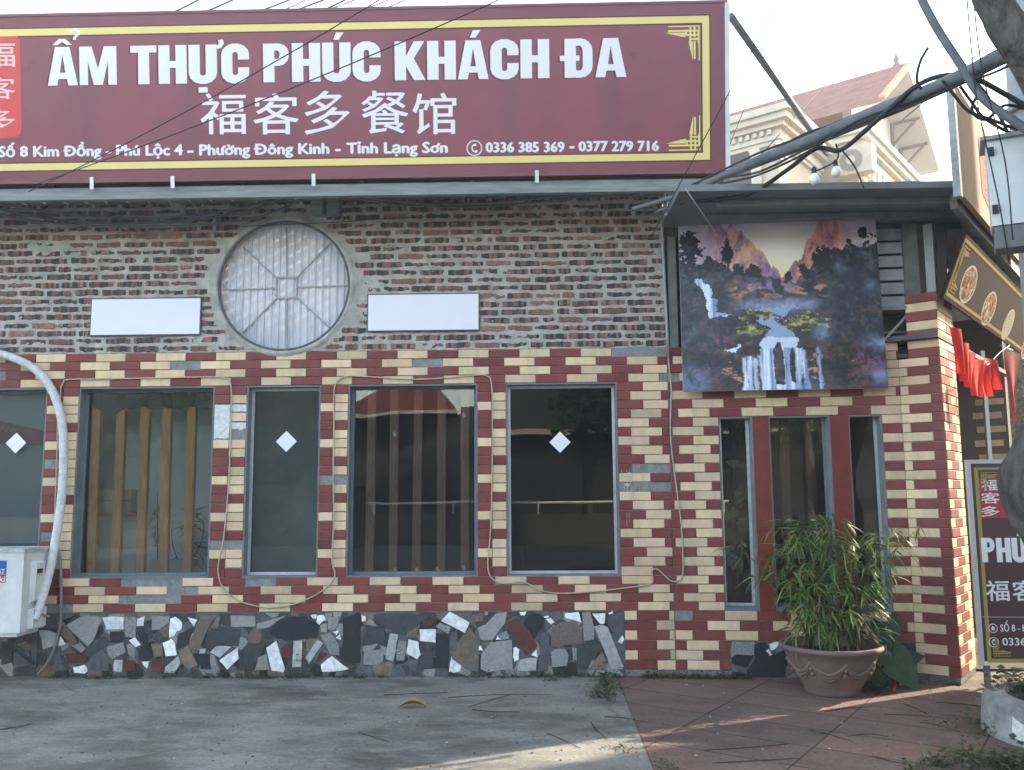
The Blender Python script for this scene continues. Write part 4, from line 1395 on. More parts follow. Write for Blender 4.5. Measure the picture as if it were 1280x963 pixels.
def phone_icon(mb_, cu, cv, r, mapf, nrm, k=1.0):
    n_ = 28
    ring = [(math.cos(2 * math.pi * i / n_), math.sin(2 * math.pi * i / n_)) for i in range(n_)]
    for i in range(n_):
        a, b = ring[i], ring[(i + 1) % n_]
        mb_.prism([mapf(cu + a[0] * r, cv + a[1] * r, .002), mapf(cu + b[0] * r, cv + b[1] * r, .002), mapf(cu + b[0] * r * .86, cv + b[1] * r * .86, .002), mapf(cu + a[0] * r * .86, cv + a[1] * r * .86, .002)], nrm * .001)
    # handset: a bent bar with two lobes
    pth = [(-.02, .52), (-.28, .30), (-.34, -.05), (-.18, -.40), (.12, -.58)]
    for poly in ribbon(pth, .20):
        mb_.prism([mapf(cu + p_[0] * r * .9, cv + p_[1] * r * .9, .0021) for p_ in poly], nrm * .001)
    for c in ((.10, .46), (.26, -.46)):
        mb_.prism([mapf(cu + (c[0] + .2 * math.cos(a)) * r * .9, cv + (c[1] + .2 * math.sin(a)) * r * .9, .0023) for a in np.linspace(0, 2 * math.pi, 9)[:-1]], nrm * .001)
phone_icon(ad, *suv(593, 185.5), .062, mapS, NS)
ad.build('lettering', M_LETTER, bb)
def rounded(u_0, v_0, u_1, v_1, r, n=5):
    out = []
    for cx_, cy_, a0 in ((u_1 - r, v_1 - r, 0), (u_0 + r, v_1 - r, 90), (u_0 + r, v_0 + r, 180), (u_1 - r, v_0 + r, 270)):
        for i in range(n + 1):
            a = math.radians(a0 + 90 * i / n)
            out.append((cx_ + r * math.cos(a), cy_ + r * math.sin(a)))
    return out
se = MB()
sa, sb_ = suv(-22, 173), suv(25, 43)
se.prism([mapS(p[0], p[1], .0005) for p in rounded(sa[0], sa[1], sb_[0], sb_[1], .07)], NS * .001)
so_ = se.build('seal', M_SEAL, bb)
sc_ = MB()
for c, yb_, yt_ in (('福', 84, 54), ('客', 124, 97), ('多', 163, 137)):
    put_text(sc_, c, SG(-19, yb_), SG(19.5, yb_ - .3), suv(0, yt_)[1] - suv(0, yb_)[1], UVS, NS, off=.012, lift=.0022, by_box=True)
so_['_o'] = bb['_o']
sc_.build('seal_characters', mat('pink_lettering', (.74, .52, .50), rough=.5, var=.05), so_)
# struts holding the sign
s = MB()
p, q = DP(913, 20, 7.0), DP(1034, 192, 8.6)
s.tube([p, q], .030, n=8)
s.build('brace_pole', M_DARKSTEEL, bb)

# ================================================================== blank panels in the brick wall
for (a, b, c, d), lab in (((113, 373, 250.5, 419), 'blank white panel set into the brick wall to the left of the round window'), ((460, 367.5, 598, 413.5), 'blank white panel set into the brick wall to the right of the round window')):
    p, q = W(a, d, -.03), W(b if False else c, b, -.03)
    mb_ = MB()
    pth = rounded(p[0], p[2], q[0], q[2], .004, 2)
    mb_.prism([(u, -.012, v) for u, v in pth], (0, -.020, 0))
    t_ = thing('blank_panel', ((p[0] + q[0]) / 2, -.02, p[2]), lab, 'blank panel', 'blank white panels on the brick wall')
    mb_.build('board', M_PANEL, t_)
    fr_ = MB()
    e_ = .010
    fr_.box((p[0] - e_, -.024, p[2] - e_), (q[0] + e_, -.010, p[2])).box((p[0] - e_, -.024, q[2]), (q[0] + e_, -.010, q[2] + e_ * 1.3))
    fr_.box((p[0] - e_, -.024, p[2]), (p[0], -.010, q[2])).box((q[0], -.024, p[2]), (q[0] + e_, -.010, q[2]))
    fr_.build('edging', M_DARKSTEEL, t_)

# ================================================================== landscape picture
def sstep(a, b, x):
    t = np.clip((x - a) / (b - a), 0, 1)
    return t * t * (3 - 2 * t)
def paint_landscape(nx_, ny_):
    U, Vv = np.meshgrid((np.arange(nx_) + .5) / nx_, (np.arange(ny_) + .5) / ny_)   # V from the top
    st_ = lambda q, k=2.3: np.clip((q - .5) * k + .5, 0, 1)
    n1 = st_(fbm(U * 6, Vv * 6, 21, 5)); n2 = st_(fbm(U * 20, Vv * 20, 31, 5)); n3 = st_(fbm(U * 60, Vv * 60, 41, 4))
    def c(h): return np.array(lin(h))
    img = np.zeros((ny_, nx_, 3))
    def lay(col, m):
        nonlocal img
        m = np.clip(m, 0, 1)[..., None]
        img = img * (1 - m) + (col if isinstance(col, np.ndarray) and col.ndim == 3 else c(col) if isinstance(col, str) else col) * m
    sky_t = sstep(0, .4, Vv)[..., None]
    img = c('bdb0c2') * (1 - sky_t) + c('e2d6dc') * sky_t
    lay('9088ae', sstep(.36, .80, fbm(U * 3.5, Vv * 7, 3, 5)) * sstep(.45, .1, U) * .9)
    lay('8f86a0', sstep(.5, .8, fbm(U * 4, Vv * 9, 8, 5)) * .45)
    lay('fffae8', np.exp(-(((U - .50) / .20) ** 2 + ((Vv - .30) / .20) ** 2)) * .9)
    lay('ffeaa8', np.exp(-(((U - .49) / .07) ** 2 + ((Vv - .36) / .06) ** 2)) * .9)
    # mountains
    ml_ = np.interp(U[0], [0, .06, .14, .20, .25, .32, .36, .42, .48, .52, 1], [.10, .08, .05, .09, .08, .14, .19, .24, .34, .41, .6]) + (fbm(U[0] * 30, U[0] * 0, 5, 5) - .5) * .12
    crag = st_(fbm(U * 34 + Vv * 12, Vv * 13 - U * 10, 6, 5), 2.6)
    mm = sstep(0, .012, Vv - ml_[None, :])
    colm = c('86678a')[None, None] * (1 - crag[..., None]) + c('dcaaa4')[None, None] * crag[..., None]
    lay(colm, mm * sstep(.56, .50, U) * sstep(.05, .24, U))
    lay('e0a878', sstep(.50, .72, crag) * mm * sstep(.16, .44, U) * sstep(.56, .48, U) * .75)
    mr_ = np.interp(U[0], [0, .44, .50, .56, .62, .66, .70, .76, .82, .88, 1], [.6, .42, .40, .34, .28, .16, .12, .075, .07, .12, .30]) + (fbm(U[0] * 28, U[0] * 0, 15, 5) - .5) * .10
    mm = sstep(0, .012, Vv - mr_[None, :])
    colm = c('96606a')[None, None] * (1 - crag[..., None]) + c('dc9a90')[None, None] * crag[..., None]
    lay(colm, mm * sstep(.46, .54, U) * sstep(.92, .78, U))
    lay('dd9a72', sstep(.5, .7, crag) * mm * sstep(.5, .6, U) * sstep(.76, .6, U) * .7)
    lay('a99fb4', np.exp(-((Vv - .22) / .10) ** 2) * sstep(.78, .9, U) * sstep(.4, .6, n1) * .8)
    # far wooded slope and rocks
    edge = lambda xs, ys, amp, sd: np.interp(U[0], xs, ys)[None, :] + (fbm(U * 26, Vv * 4, sd, 4) - .5) * amp
    dark = c('2a2a34')[None, None] * (1 - n2[..., None]) + c('3f3f48')[None, None] * n2[..., None]
    lay(dark, sstep(0, .006, Vv - edge([0, .10, .15, .25, .35, .45, .55, .62, .68, .75, .9, 1], [.30, .30, .31, .33, .35, .39, .41, .39, .32, .24, .22, .21], .10, 7)))
    rk = st_(fbm(U * 20 + Vv * 22, Vv * 40 - U * 12, 17, 5), 2.4)
    lay('6a4a42', sstep(.42, .6, rk) * np.exp(-((Vv - .465) / .055) ** 2) * sstep(.22, .3, U) * sstep(.80, .68, U))
    lay('c08a66', sstep(.58, .72, rk) * np.exp(-((Vv - .465) / .05) ** 2) * sstep(.22, .3, U) * sstep(.78, .68, U) * .9)
    lay('7d7294', sstep(.5, .66, n2) * np.exp(-((Vv - .44) / .04) ** 2 - ((U - .47) / .12) ** 2))
    # trees on the skyline
    def crown(cx_, cy_, rx, ry, col='1d2028'):
        a = np.hypot((U - cx_) / rx, (Vv - cy_) / ry) + (n2 - .5) * .55 + (n3 - .5) * .65
        lay(col, sstep(1.05, .9, a))
    for t_ in ((.05, .22, .062, .10), (.055, .33, .05, .09), (.245, .25, .034, .055), (.25, .31, .008, .05), (.15, .31, .035, .035), (.20, .33, .03, .03), (.29, .35, .03, .03), (.36, .36, .025, .04), (.39, .37, .02, .03), (.63, .36, .025, .045), (.55, .395, .018, .022), (.73, .30, .055, .07), (.86, .205, .015, .018), (.93, .17, .02, .035), (.90, .30, .09, .09), (.97, .26, .06, .08)):
        crown(*t_)
    # valley floor
    valley = dark * .8
    lay(valley, sstep(.50, .56, Vv + (n1 - .5) * .06) * (sstep(.36, .24, U) + sstep(.62, .76, U)))
    lay(dark * .85, sstep(.30, .36, Vv) * sstep(.74, .82, U + (n1 - .5) * .1))
    # mist and lake
    lay('8d8fae', np.exp(-((Vv - .545) / .032) ** 2) * sstep(.20, .4, U) * sstep(.75, .60, U) * .95)
    def poly(pts, soft=.006, jit=.02):
        x, y = U + (n2 - .5) * jit * .8 + (n3 - .5) * jit * .4, Vv + (n3 - .5) * jit * .6
        ins = np.zeros_like(U, bool)
        for i in range(len(pts)):
            (x0, y0), (x1, y1) = pts[i], pts[(i + 1) % len(pts)]
            cnd = ((y0 > y) != (y1 > y)) & (x < (x1 - x0) * (y - y0) / ((y1 - y0) + 1e-9) + x0)
            ins ^= cnd
        return ins.astype(float)
    lay('90a4c8', poly([(.36, .56), (.60, .55), (.52, .60), (.46, .63), (.56, .70), (.60, .77), (.58, .84), (.36, .84), (.40, .72), (.45, .67), (.36, .63), (.44, .60)], jit=.03))
    gr = sstep(.35, .75, st_(fbm(U * 26, Vv * 70, 27, 4)))
    for pp_ in ([(.29, .58), (.38, .56), (.49, .605), (.40, .625), (.29, .62)], [(.26, .65), (.36, .65), (.44, .67), (.38, .70), (.28, .70)], [(.56, .62), (.66, .59), (.76, .62), (.75, .69), (.60, .70), (.47, .66)]):
        m_ = poly(pp_, jit=.05)
        lay('2e2f20', m_); lay('7f7f3c', m_ * gr); lay('b4ab5c', m_ * gr * sstep(.5, .8, n3))
    # waterfall lip and falls
    st = st_(fbm(U * 70, Vv * 4, 33, 4), 2.6)
    fall = c('6f88b4')[None, None] * (1 - st[..., None]) + c('dfe9f6')[None, None] * st[..., None]
    lay('d3def0', poly([(.40, .72), (.58, .72), (.60, .79), (.38, .80)], jit=.02) * .8)
    rocks = c('1c1a1c')[None, None] * (1 - rk[..., None]) + c('4d3c34')[None, None] * rk[..., None]
    lay(rocks, poly([(.20, .76), (.30, .72), (.38, .74), (.42, .84), (.41, 1.0), (.12, 1.0), (.14, .84)], jit=.03))
    lay(rocks, poly([(.56, .77), (.66, .71), (.76, .73), (.86, .74), (.93, .84), (.92, 1.0), (.54, 1.0)], jit=.03))
    lay(fall, poly([(.385, .78), (.60, .78), (.585, 1.0), (.405, 1.0)], jit=.012))
    for a, b, w_, y0 in ((.305, .31, .016, .82), (.335, .335, .022, .81), (.36, .365, .016, .82), (.385, .40, .016, .80), (.60, .615, .018, .78), (.675, .685, .014, .76)):
        x = a + (b - a) * (Vv - y0) / (1 - y0) + (n2 - .5) * .012
        lay(fall, sstep(w_, w_ * .2, np.abs(U - x) + (n3 - .5) * .008) * sstep(y0, y0 + .02, Vv + (n2 - .5) * .03))
    lay('cfdcf0', poly([(.22, .79), (.29, .75), (.27, .80)], jit=.02))
    lay(rocks * .9, poly([(.455, .80), (.47, .745), (.49, .75), (.505, .82), (.50, .97), (.46, .97)], jit=.012))
    lay(rocks * .7, poly([(.535, .80), (.55, .77), (.56, .84), (.555, .97), (.53, .95)], jit=.012))
    lay('b48a6a', sstep(.60, .74, rk) * (poly([(.18, .82), (.30, .88), (.32, .98), (.2, .92)], jit=.05) + poly([(.74, .90), (.80, .80), (.86, .80), (.80, .95)], jit=.05) + poly([(.62, .92), (.64, .80), (.68, .78), (.66, .96)], jit=.03)) * .9)
    # upper left cascade
    lay(fall, poly([(.075, .40), (.11, .39), (.13, .42), (.16, .43), (.16, .50), (.19, .51), (.18, .58), (.26, .595), (.15, .61), (.13, .55), (.13, .50), (.11, .45)], jit=.025))
    # mist patches and blossoms
    for cx_, cy_, rx, ry, k_ in ((.03, .67, .05, .03, .6), (.97, .76, .07, .04, .7), (.92, .33, .04, .05, .3), (.82, .34, .04, .03, .6), (.95, .45, .03, .03, .4), (.05, .95, .08, .07, .5), (.97, .93, .06, .04, .6), (.70, .70, .04, .05, .45), (.50, .99, .14, .035, .6), (.11, .38, .04, .03, .5)):
        lay('8fa6cc', np.exp(-((U - cx_) / rx) ** 2 - ((Vv - cy_) / ry) ** 2) * k_ * sstep(.25, .6, n1))
    for cx_, cy_, r_ in ((.12, .90, .05), (.20, .73, .045), (.90, .84, .06), (.94, .88, .05)):
        lay('6b4a66', np.exp(-(np.hypot(U - cx_, Vv - cy_) / r_) ** 2) * sstep(.5, .62, n3) * .9)
    # brush texture: lit leaf edges in the dark woods, haze in the valleys
    darkm = sstep(.10, .04, img.mean(-1))
    lay('4c4744', darkm * sstep(.62, .85, n3) * sstep(.45, .7, n2) * .8)
    lay('3d3c50', darkm * sstep(.55, .85, n1) * .3)
    lay('64473c', darkm * sstep(.74, .90, rk) * sstep(.45, .6, Vv) * .45)
    skym = np.clip(sstep(.40, .60, img.min(-1)) * sstep(.45, .38, Vv), 0, 1)
    tx = (0.74 + .52 * n3) * (.86 + .28 * n2)
    skym = np.maximum(skym, sstep(.22, .40, img.mean(-1)) * .8)
    img *= (tx * (1 - skym) + skym)[..., None]
    img = img * 1.1
    return img
# picture plane: bottom edge rests in front of the tiles, top leans back
pb = O2 + E2 * S2(975, 488)[0] + N2 * .10
def PPT(px, py, d):
    return on_plane(px, py, O2 + N2 * d, N2)
c_bl, c_br, c_tl, c_tr = PPT(854, 489.5, .13), PPT(1110.5, 485, .13), PPT(847.5, 263, .05), PPT(1092.5, 254.5, .05)
pic = thing('landscape_picture', (c_bl + c_br) / 2, 'large printed picture of a waterfall valley leaning below the corner roof', 'picture')
NXP, NYP = 300, 280
IMG = paint_landscape(NXP, NYP)
nP = np.cross(c_br - c_bl, c_tl - c_bl); nP /= np.linalg.norm(nP)
mb_ = MB()
for j in range(NYP + 1):
    t = j / NYP
    a, b = c_tl * (1 - t) + c_bl * t, c_tr * (1 - t) + c_br * t
    for i in range(NXP + 1):
        s_ = i / NXP
        mb_.v.append(tuple(a * (1 - s_) + b * s_ + nP * .0015))
for j in range(NYP):
    for i in range(NXP):
        k = j * (NXP + 1) + i
        mb_.f.append([k, k + NXP + 1, k + NXP + 2, k + 1]); mb_.mi.append(0); mb_.s.append(False)
        mb_.c.append(tuple(float(x) for x in IMG[j, i]))
mb_.build('print', mat('printed_canvas', rough=.38, var=0, vc=True, spec=.5), pic)
mb_ = MB()
mb_.prism([c_bl, c_br, c_tr, c_tl], -nP * .022)
mb_.build('backing_board', mat('white_board_edge', (.60, .62, .68), rough=.6, var=.1), pic)

# ================================================================== lamp, pipes, cables
lp = W(832.5, 266, -.36)
lm = thing('pendant_lamp', (lp[0], lp[1], lp[2] - .05), 'grey dish lamp hanging at the corner of the brick wall', 'lamp')
mb_ = MB(); mb_.lathe((lp[0], lp[1], lp[2] + .0), [(.0, .045), (.025, .045), (.03, .036), (.07, .022), (.108, -.010), (.110, -.014), (.105, -.014), (.06, .012), (.0, .03)], n=28); mb_.build('shade', M_GALV, lm)
mb_ = MB(); mb_.tube([(lp[0], lp[1], lp[2] + .045), (lp[0] - .004, lp[1], lp[2] + .10), (lp[0] - .03, lp[1] + .01, lp[2] + .25)], .014, n=8, spline=4); mb_.build('stem', M_GALV, lm)
mb_ = MB(); mb_.sphere((lp[0], lp[1], lp[2] + .0), (.022, .022, .026)); mb_.build('bulb', M_WHITE, lm)

def cable(name, pts, r, m, label, cat='cable', group=None, n=6, spline=6):
    mb_ = MB(); mb_.tube(pts, r, n=n, spline=spline)
    return mb_.build(name, m, None, label, cat, group)
M_CABLE = mat('black_cable', (.022, .024, .026), rough=.6, var=.3, scale=20)
M_CABLEG = mat('weathered_cable', (.12, .132, .14), rough=.65, var=.35, scale=8)
M_CONDUIT = mat('ivory_cord', (.42, .37, .28), rough=.6, var=.25, scale=12)
M_GREYHOSE = mat('grey_hose', (.20, .20, .19), rough=.6, var=.25, scale=10)
P_ = lambda lst, y: [W(a, b, y) for a, b in lst]
cable('rain_pipe', [W(826.5, 252, -.05), W(829, 320, -.05), (W(832, 380, -.05)), W(835.5, 447, -.05)], .014, M_GALV, 'thin grey metal pipe down the right end of the brick wall', 'pipe', spline=2)
cable('ivory_cord', P_([(76, 582), (75, 540), (75.5, 492), (79, 479), (86, 474.5), (130, 474), (200, 472.5), (260, 471.5), (280, 472.5), (288.5, 480), (289, 520), (288, 560), (286, 600), (283, 640), (279, 676), (273, 706), (274, 724), (281, 738), (298, 751), (322, 758), (345, 759.5), (372, 754), (398, 742), (413, 729), (419, 718), (415, 700), (417, 650), (416.5, 590), (417.5, 530), (417.5, 492), (421, 478), (432, 471), (450, 470.5), (520, 474.5), (575, 471), (597, 469), (608, 470), (614.5, 480), (615.5, 530), (615, 600), (613.5, 660), (610, 698), (611, 716), (618, 726), (630, 729.5), (655, 728), (675, 738), (700, 742), (740, 740), (775, 736), (812, 730.5), (815.5, 722), (815, 713), (821, 711.5), (828, 717), (838, 726), (846, 727), (852.5, 722), (854, 705), (852, 660), (847, 620), (841, 575), (838, 540), (838.5, 505), (839, 485), (835.5, 450), (834, 410)], -.026), .0062, M_CONDUIT, 'long ivory cord looping over the tiles around the windows', 'cable', n=6, spline=4)
cable('insulated_pipe', [W(-40, 438, -.10), W(-8, 441, -.09), W(20, 449, -.08), (W(45, 463, -.07)), W(64, 486, -.07), W(76, 520, -.07), W(79.5, 560, -.07), W(78, 610, -.07), W(72, 660, -.10), W(64, 705, -.16), W(55, 740, -.24), W(48, 762, -.30), W(42, 775, -.34)], [.034] * 13, mat('white_wrapped_pipe', (.56, .57, .56), rough=.6, var=.22, scale=26, bump=.6, bscale=28), 'white tape wrapped pipe arching down to the air conditioner', 'pipe', n=12, spline=6)
cable('grey_hose', P_([(72, 500), (71.5, 560), (70, 620), (68, 665), (75, 700), (76.5, 740), (76, 772), (71, 800), (62, 825), (48, 843)], -.045)[3:], .0115, M_GREYHOSE, 'thin grey drain hose hanging beside the white wrapped pipe to the concrete', 'hose', n=8)
cable('ivory_cord', P_([(72.5, 500), (71.5, 560), (69.5, 620), (67.5, 664)], -.03), .006, M_CONDUIT, 'short ivory cord hanging straight beside the white wrapped pipe', 'cable')
for i, pts in enumerate(([(-20, 255), (20, 266), (80, 276), (150, 279), (230, 276), (300, 266), (350, 252), (383, 241)], [(-20, 262), (30, 275), (100, 282), (180, 284), (260, 281), (330, 270), (384, 246)], [(-20, 252), (40, 262), (120, 271), (210, 272), (290, 262), (380, 240)])):
    cable('wall_cable', P_(pts, -.10 - .02 * i), .011, M_CABLEG, 'grey cables sagging along the top of the brick wall left of the eave bracket', group='cables sagging left of the bracket', n=6)
for i, pts in enumerate(([(415, 243), (450, 249), (500, 256), (560, 259), (640, 256), (720, 247), (790, 243), (850, 246)], [(440, 242), (480, 250), (540, 255), (610, 254), (700, 246), (800, 241), (850, 240)])):
    cable('wall_cable', P_(pts, -.10 - .02 * i), .010, M_CABLEG, 'grey cables sagging along the top of the brick wall right of the eave bracket', group='cables sagging right of the bracket', n=6)
cable('thin_wire', P_([(290, 284), (420, 278), (470, 274), (560, 270)], -.05), .0035, M_CABLE, 'thin dark wire across the bricks above the round window', 'wire', n=5)
cable('white_rod', [W(857, 236, -.98), W(895, 292, -.45)], .005, M_ALU, 'thin pale rod slanting across the upper left of the waterfall picture', 'rod', n=5, spline=1)

# overhead wires crossing in front of the sign and behind it
def span(a, b, da, db, sag, n=10):
    A, Bp = DP(*a, da), DP(*b, db)
    return [A + (Bp - A) * (i / n) - np.array((0, 0, sag * 4 * (i / n) * (1 - i / n))) for i in range(n + 1)]
wl = 'thin overhead wires crossing the sky in front of the billboard'
for a, b, da, db, sg_ in (((520, -28, ), (36, 240), 5.4, 6.3, .05), ((760, -62), (40, 232), 5.0, 6.2, .06), ((985, -20), (812, 300), 5.8, 6.3, .0)):
    cable('overhead_wire', span(a, b, da, db, sg_), .0038, M_CABLE, wl, 'wire', 'wires in front of the billboard', n=5, spline=1)
for a, b, da, db in (((300, -30), (120, 44), 9, 12), ((350, -30), (140, 46), 9, 12), ((420, -26), (205, 40), 9.5, 12.5), ((455, -22), (240, 40), 9.5, 12.5), ((490, -20), (290, 36), 10, 13), ((470, -20), (250, 60), 9, 12), ((540, -25), (350, 34), 10, 13), ((575, -30), (330, 50), 10, 13), ((400, -10), (265, 30), 10.5, 12.5)):
    cable('overhead_wire', span(a, b, da, db, .12), .010 if da < 9.8 else .007, M_CABLE, 'black overhead wires running behind the top edge of the billboard', 'wire', 'wires behind the billboard', n=5, spline=1)
for a, b, da, db in (((990, -20), (885, 250), 9, 8), ((1145, -25), (950, 195), 11, 8.5), ((1260, 30), (1128, 150), 6.5, 7.5)):
    cable('overhead_wire', span(a, b, da, db, .02), .005, M_CABLE, 'thin overhead wires slanting across the sky before the old house', 'wire', 'wires before the old house', n=5, spline=1)
cable('cable_bundle', [DP(790, 262, 6.9), DP(850, 244, 6.8), DP(900, 222, 6.6), DP(950, 201, 6.4), DP(1010, 177, 6.2), DP(1070, 151, 6.0), DP(1130, 127, 5.8), DP(1190, 101, 5.5), DP(1250, 72, 5.2), DP(1330, 40, 4.9)], [.016, .02, .03, .040, .043, .044, .045, .045, .045, .045], M_CABLEG, 'thick grey bundle of cables rising from the roof to the tree', 'cable bundle', n=10)
cable('cable_strand', [DP(870, 252, 6.7), DP(935, 243, 6.55), DP(985, 212, 6.35), DP(1020, 186, 6.2), DP(1050, 188, 6.1), DP(1080, 165, 5.95), DP(1110, 138, 5.8), DP(1145, 108, 5.7), DP(1178, 95, 5.6), DP(1215, 97, 5.5), DP(1260, 120, 5.4), DP(1310, 150, 5.3)], .017, M_CABLE, 'loose black cable looping under and over the thick grey bundle', n=8)
_rc = random.Random(8)
for k in range(4):
    bp = [(850, 244, 6.8), (900, 222, 6.6), (950, 201, 6.4), (1010, 177, 6.2), (1070, 151, 6.0), (1130, 127, 5.8), (1190, 101, 5.5), (1250, 72, 5.2), (1330, 40, 4.9)]
    cable('bundle_strand', [DP(a + _rc.uniform(-2, 2), b + (8 if k % 2 else -8) + _rc.uniform(-3, 3) * (1 + k), c - .03 * (k % 2)) for a, b, c in bp], .008, M_CABLE, 'thin black strands lashed along the thick grey bundle of cables', 'cable', 'strands along the grey bundle')
for k, pts in enumerate(([(1178, 100), (1195, 122), (1212, 140), (1240, 150), (1285, 168)], [(1200, 108), (1216, 130), (1228, 146), (1250, 160), (1290, 180)], [(1222, 118), (1215, 138), (1232, 150), (1256, 132), (1290, 138)], [(1190, 96), (1220, 104), (1240, 130), (1262, 172), (1275, 230)], [(1160, 60), (1150, 78), (1146, 100), (1152, 112)])):
    cable('cable_loop', [DP(a, b, 5.35 + .04 * k) for a, b in pts], .010, M_CABLE, 'black cable loops tangled before the leaning tree and the white cabinet', 'cable', 'tangled cable loops by the tree')
cable('cable_strand', [DP(1140, -25, 5.6), DP(1168, 30, 5.5), DP(1200, 80, 5.4), DP(1226, 120, 5.3), DP(1262, 148, 5.2), DP(1320, 185, 5.0)], .026, M_CABLEG, 'thick black cable dropping from the sky across the grey bundle', n=8)
for k, pts in enumerate(([(1050, 185), (1068, 208), (1080, 235)], [(1045, 180), (1046, 200), (1018, 215)])):
    cable('hanging_wire', [DP(a, b, 6.15) for a, b in pts], .006, M_CABLE, ('black wire hanging straight from the grey bundle to the roof edge', 'short black wire hanging from the grey bundle to the light bulb')[k], 'wire')
for k, pts in enumerate(([(1208, -10), (1214, 60), (1222, 130), (1248, 250), (1262, 330)], [(1216, -10), (1228, 90), (1256, 200), (1266, 300)])):
    cable('hanging_wire', [DP(a, b, 5.3 - k * .1) for a, b in pts], .004, M_CABLE, 'thin dark wires hanging down beside the white cabinet', 'wire', 'wires beside the white cabinet')
for k, (px, py) in enumerate(((1018, 224), (1045, 215))):
    p = DP(px, py, 6.0 + .15 * k)
    t_ = thing('light_bulb', p, ('bare white bulb hanging lowest over the corner roof edge', 'bare white bulb hanging slightly higher behind the other bulb')[k], 'light bulb', 'bulbs hanging over the corner roof')
    mb_ = MB(); mb_.lathe(p, [(.0, -.040), (.018, -.036), (.030, -.022), (.034, -.004), (.030, .014), (.018, .030), (.015, .038)], n=18); mb_.build('globe', mat('milky_bulb', (.78, .78, .74), rough=.25, var=.03), t_)
    mb_ = MB(); mb_.lathe(p, [(.016, .038), (.017, .075), (.010, .085), (.0, .088)], n=12); mb_.build('socket', M_CABLE, t_)

# ================================================================== air conditioner
ya = -.46
qa, qb = W(24, 797, ya), W(24, 686, ya)
xr, za0, za1 = qa[0], qa[2], qb[2]
xl_, dpt = xr - .84, .33
ac = thing('air_conditioner', (xr - .42, ya + .16, za0), 'white outdoor air conditioner unit with blue and red label low on the wall', 'air conditioner')
M_ACW = mat('aged_white_enamel', (.60, .62, .60), rough=.5, var=.14, scale=5)
mb_ = MB()
mb_.box((xl_, ya, za0 + .03), (xr, ya + dpt, za1 - .03)); mb_.box((xl_ + .03, ya + .02, za0), (xr - .03, ya + dpt - .02, za0 + .029))
mb_.build('casing', M_ACW, ac)
mb_ = MB(); mb_.box((xl_ - .008, ya - .008, za1 - .03), (xr + .008, ya + dpt + .008, za1)); mb_.build('lid', mat('aged_lid', (.45, .47, .45), rough=.6, var=.4, scale=9), ac)
mb_ = MB()
for k in range(1, 8):
    mb_.tube([(xl_ + .30 + .03 * k * math.cos(a), ya - .012, (za0 + za1) / 2 + .03 * k * math.sin(a)) for a in np.linspace(0, 2 * math.pi, 37)], .004, n=5, cap=False)
mb_.build('fan_grille', M_GALV, ac)
mb_ = MB()
lx0, lx1 = W(-30, 710, ya)[0], W(8, 710, ya)[0]
zt1, zt2, zt3 = W(4, 701, ya)[2], W(4, 718.2, ya)[2], W(4, 728.5, ya)[2]
mb_.box((lx0, ya - .003, zt2 + .002), (lx1, ya - .0005, zt1)); lb1 = mb_.build('label_blue', mat('label_blue', (.02, .10, .36), rough=.5, var=.1), ac)
mb_ = MB(); mb_.box((lx0, ya - .003, zt3), (lx1, ya - .0005, zt2 - .002)); mb_.build('label_red', mat('label_red', (.42, .04, .045), rough=.5, var=.1), ac)
mb_ = MB()
put_text(mb_, 'AT', W(-3.0, 717.2, ya - .0035), W(5.8, 717.2, ya - .0035), .034, ez, np.array((0, -1.0, 0)), off=.02, lift=.001)
put_text(mb_, 'ki', W(-1.0, 727.4, ya - .0035), W(6.2, 727.4, ya - .0035), .042, ez, np.array((0, -1.0, 0)), off=.025, lift=.001)
mb_.build('lettering', M_WHITE, ac)
mb_ = MB()
sx_ = xr
mb_.hexa([(sx_, ya + .10, za0 + .24), (sx_ + .035, ya + .12, za0 + .26), (sx_ + .035, ya + .24, za0 + .26), (sx_, ya + .26, za0 + .24),
          (sx_, ya + .10, za1 - .10), (sx_ + .035, ya + .12, za1 - .12), (sx_ + .035, ya + .24, za1 - .12), (sx_, ya + .26, za1 - .10)])
mb_.build('valve_cover', M_ACW, ac)
mb_ = MB(); mb_.box((sx_ + .001, ya + .09, za0 + .05), (sx_ + .05, ya + .27, za0 + .20)); mb_.build('valve_block', M_ACW, ac)
mb_ = MB(); mb_.box((sx_ + .036, ya + .13, za1 - .20), (sx_ + .042, ya + .20, za1 - .165)); mb_.build('grip', M_CABLE, ac)
mb_ = MB(); mb_.tube([(sx_ + .03, ya + .17, za0 + .25), (sx_ + .045, ya + .18, za0 + .20), (sx_ + .05, ya + .2, za0 + .15), (sx_ + .09, ya + .24, za0 + .12)], .009, n=8, spline=5); mb_.build('supply_cord', mat('yellow_brown_cord', (.28, .19, .07), rough=.6, var=.3), ac)
for px in (xl_ + .12, xr - .12):
    mb_ = MB(); mb_.box((px - .02, ya + .02, za0 - .035), (px + .02, 0, za0 - .004)).box((px - .02, -.03, za0 - .30), (px + .02, -.002, za0 - .036)); mb_.bar((px, ya + .06, za0 - .035), (px, -.02, za0 - .28), .02); mb_.build('bracket', M_DARKSTEEL, ac)

# ================================================================== menu board and pennants on the side wing
def SWG(px, py, d=0.0):
    return on_plane(px, py, PR + A1 * d, A1)
mbo = SWG(1179, 372.5, .10)
mb_br = SWG(1420, 560, .10)
_f = lambda d: float(np.dot(SWG(1207.5, 291.5, d) - mbo, U2))
_a, _b = .1, 1.2
for _ in range(40):
    _m = (_a + _b) / 2
    if _f(_a) * _f(_m) <= 0: _b = _m
    else: _a = _m
t0 = SWG(1207.5, 291.5, _a)

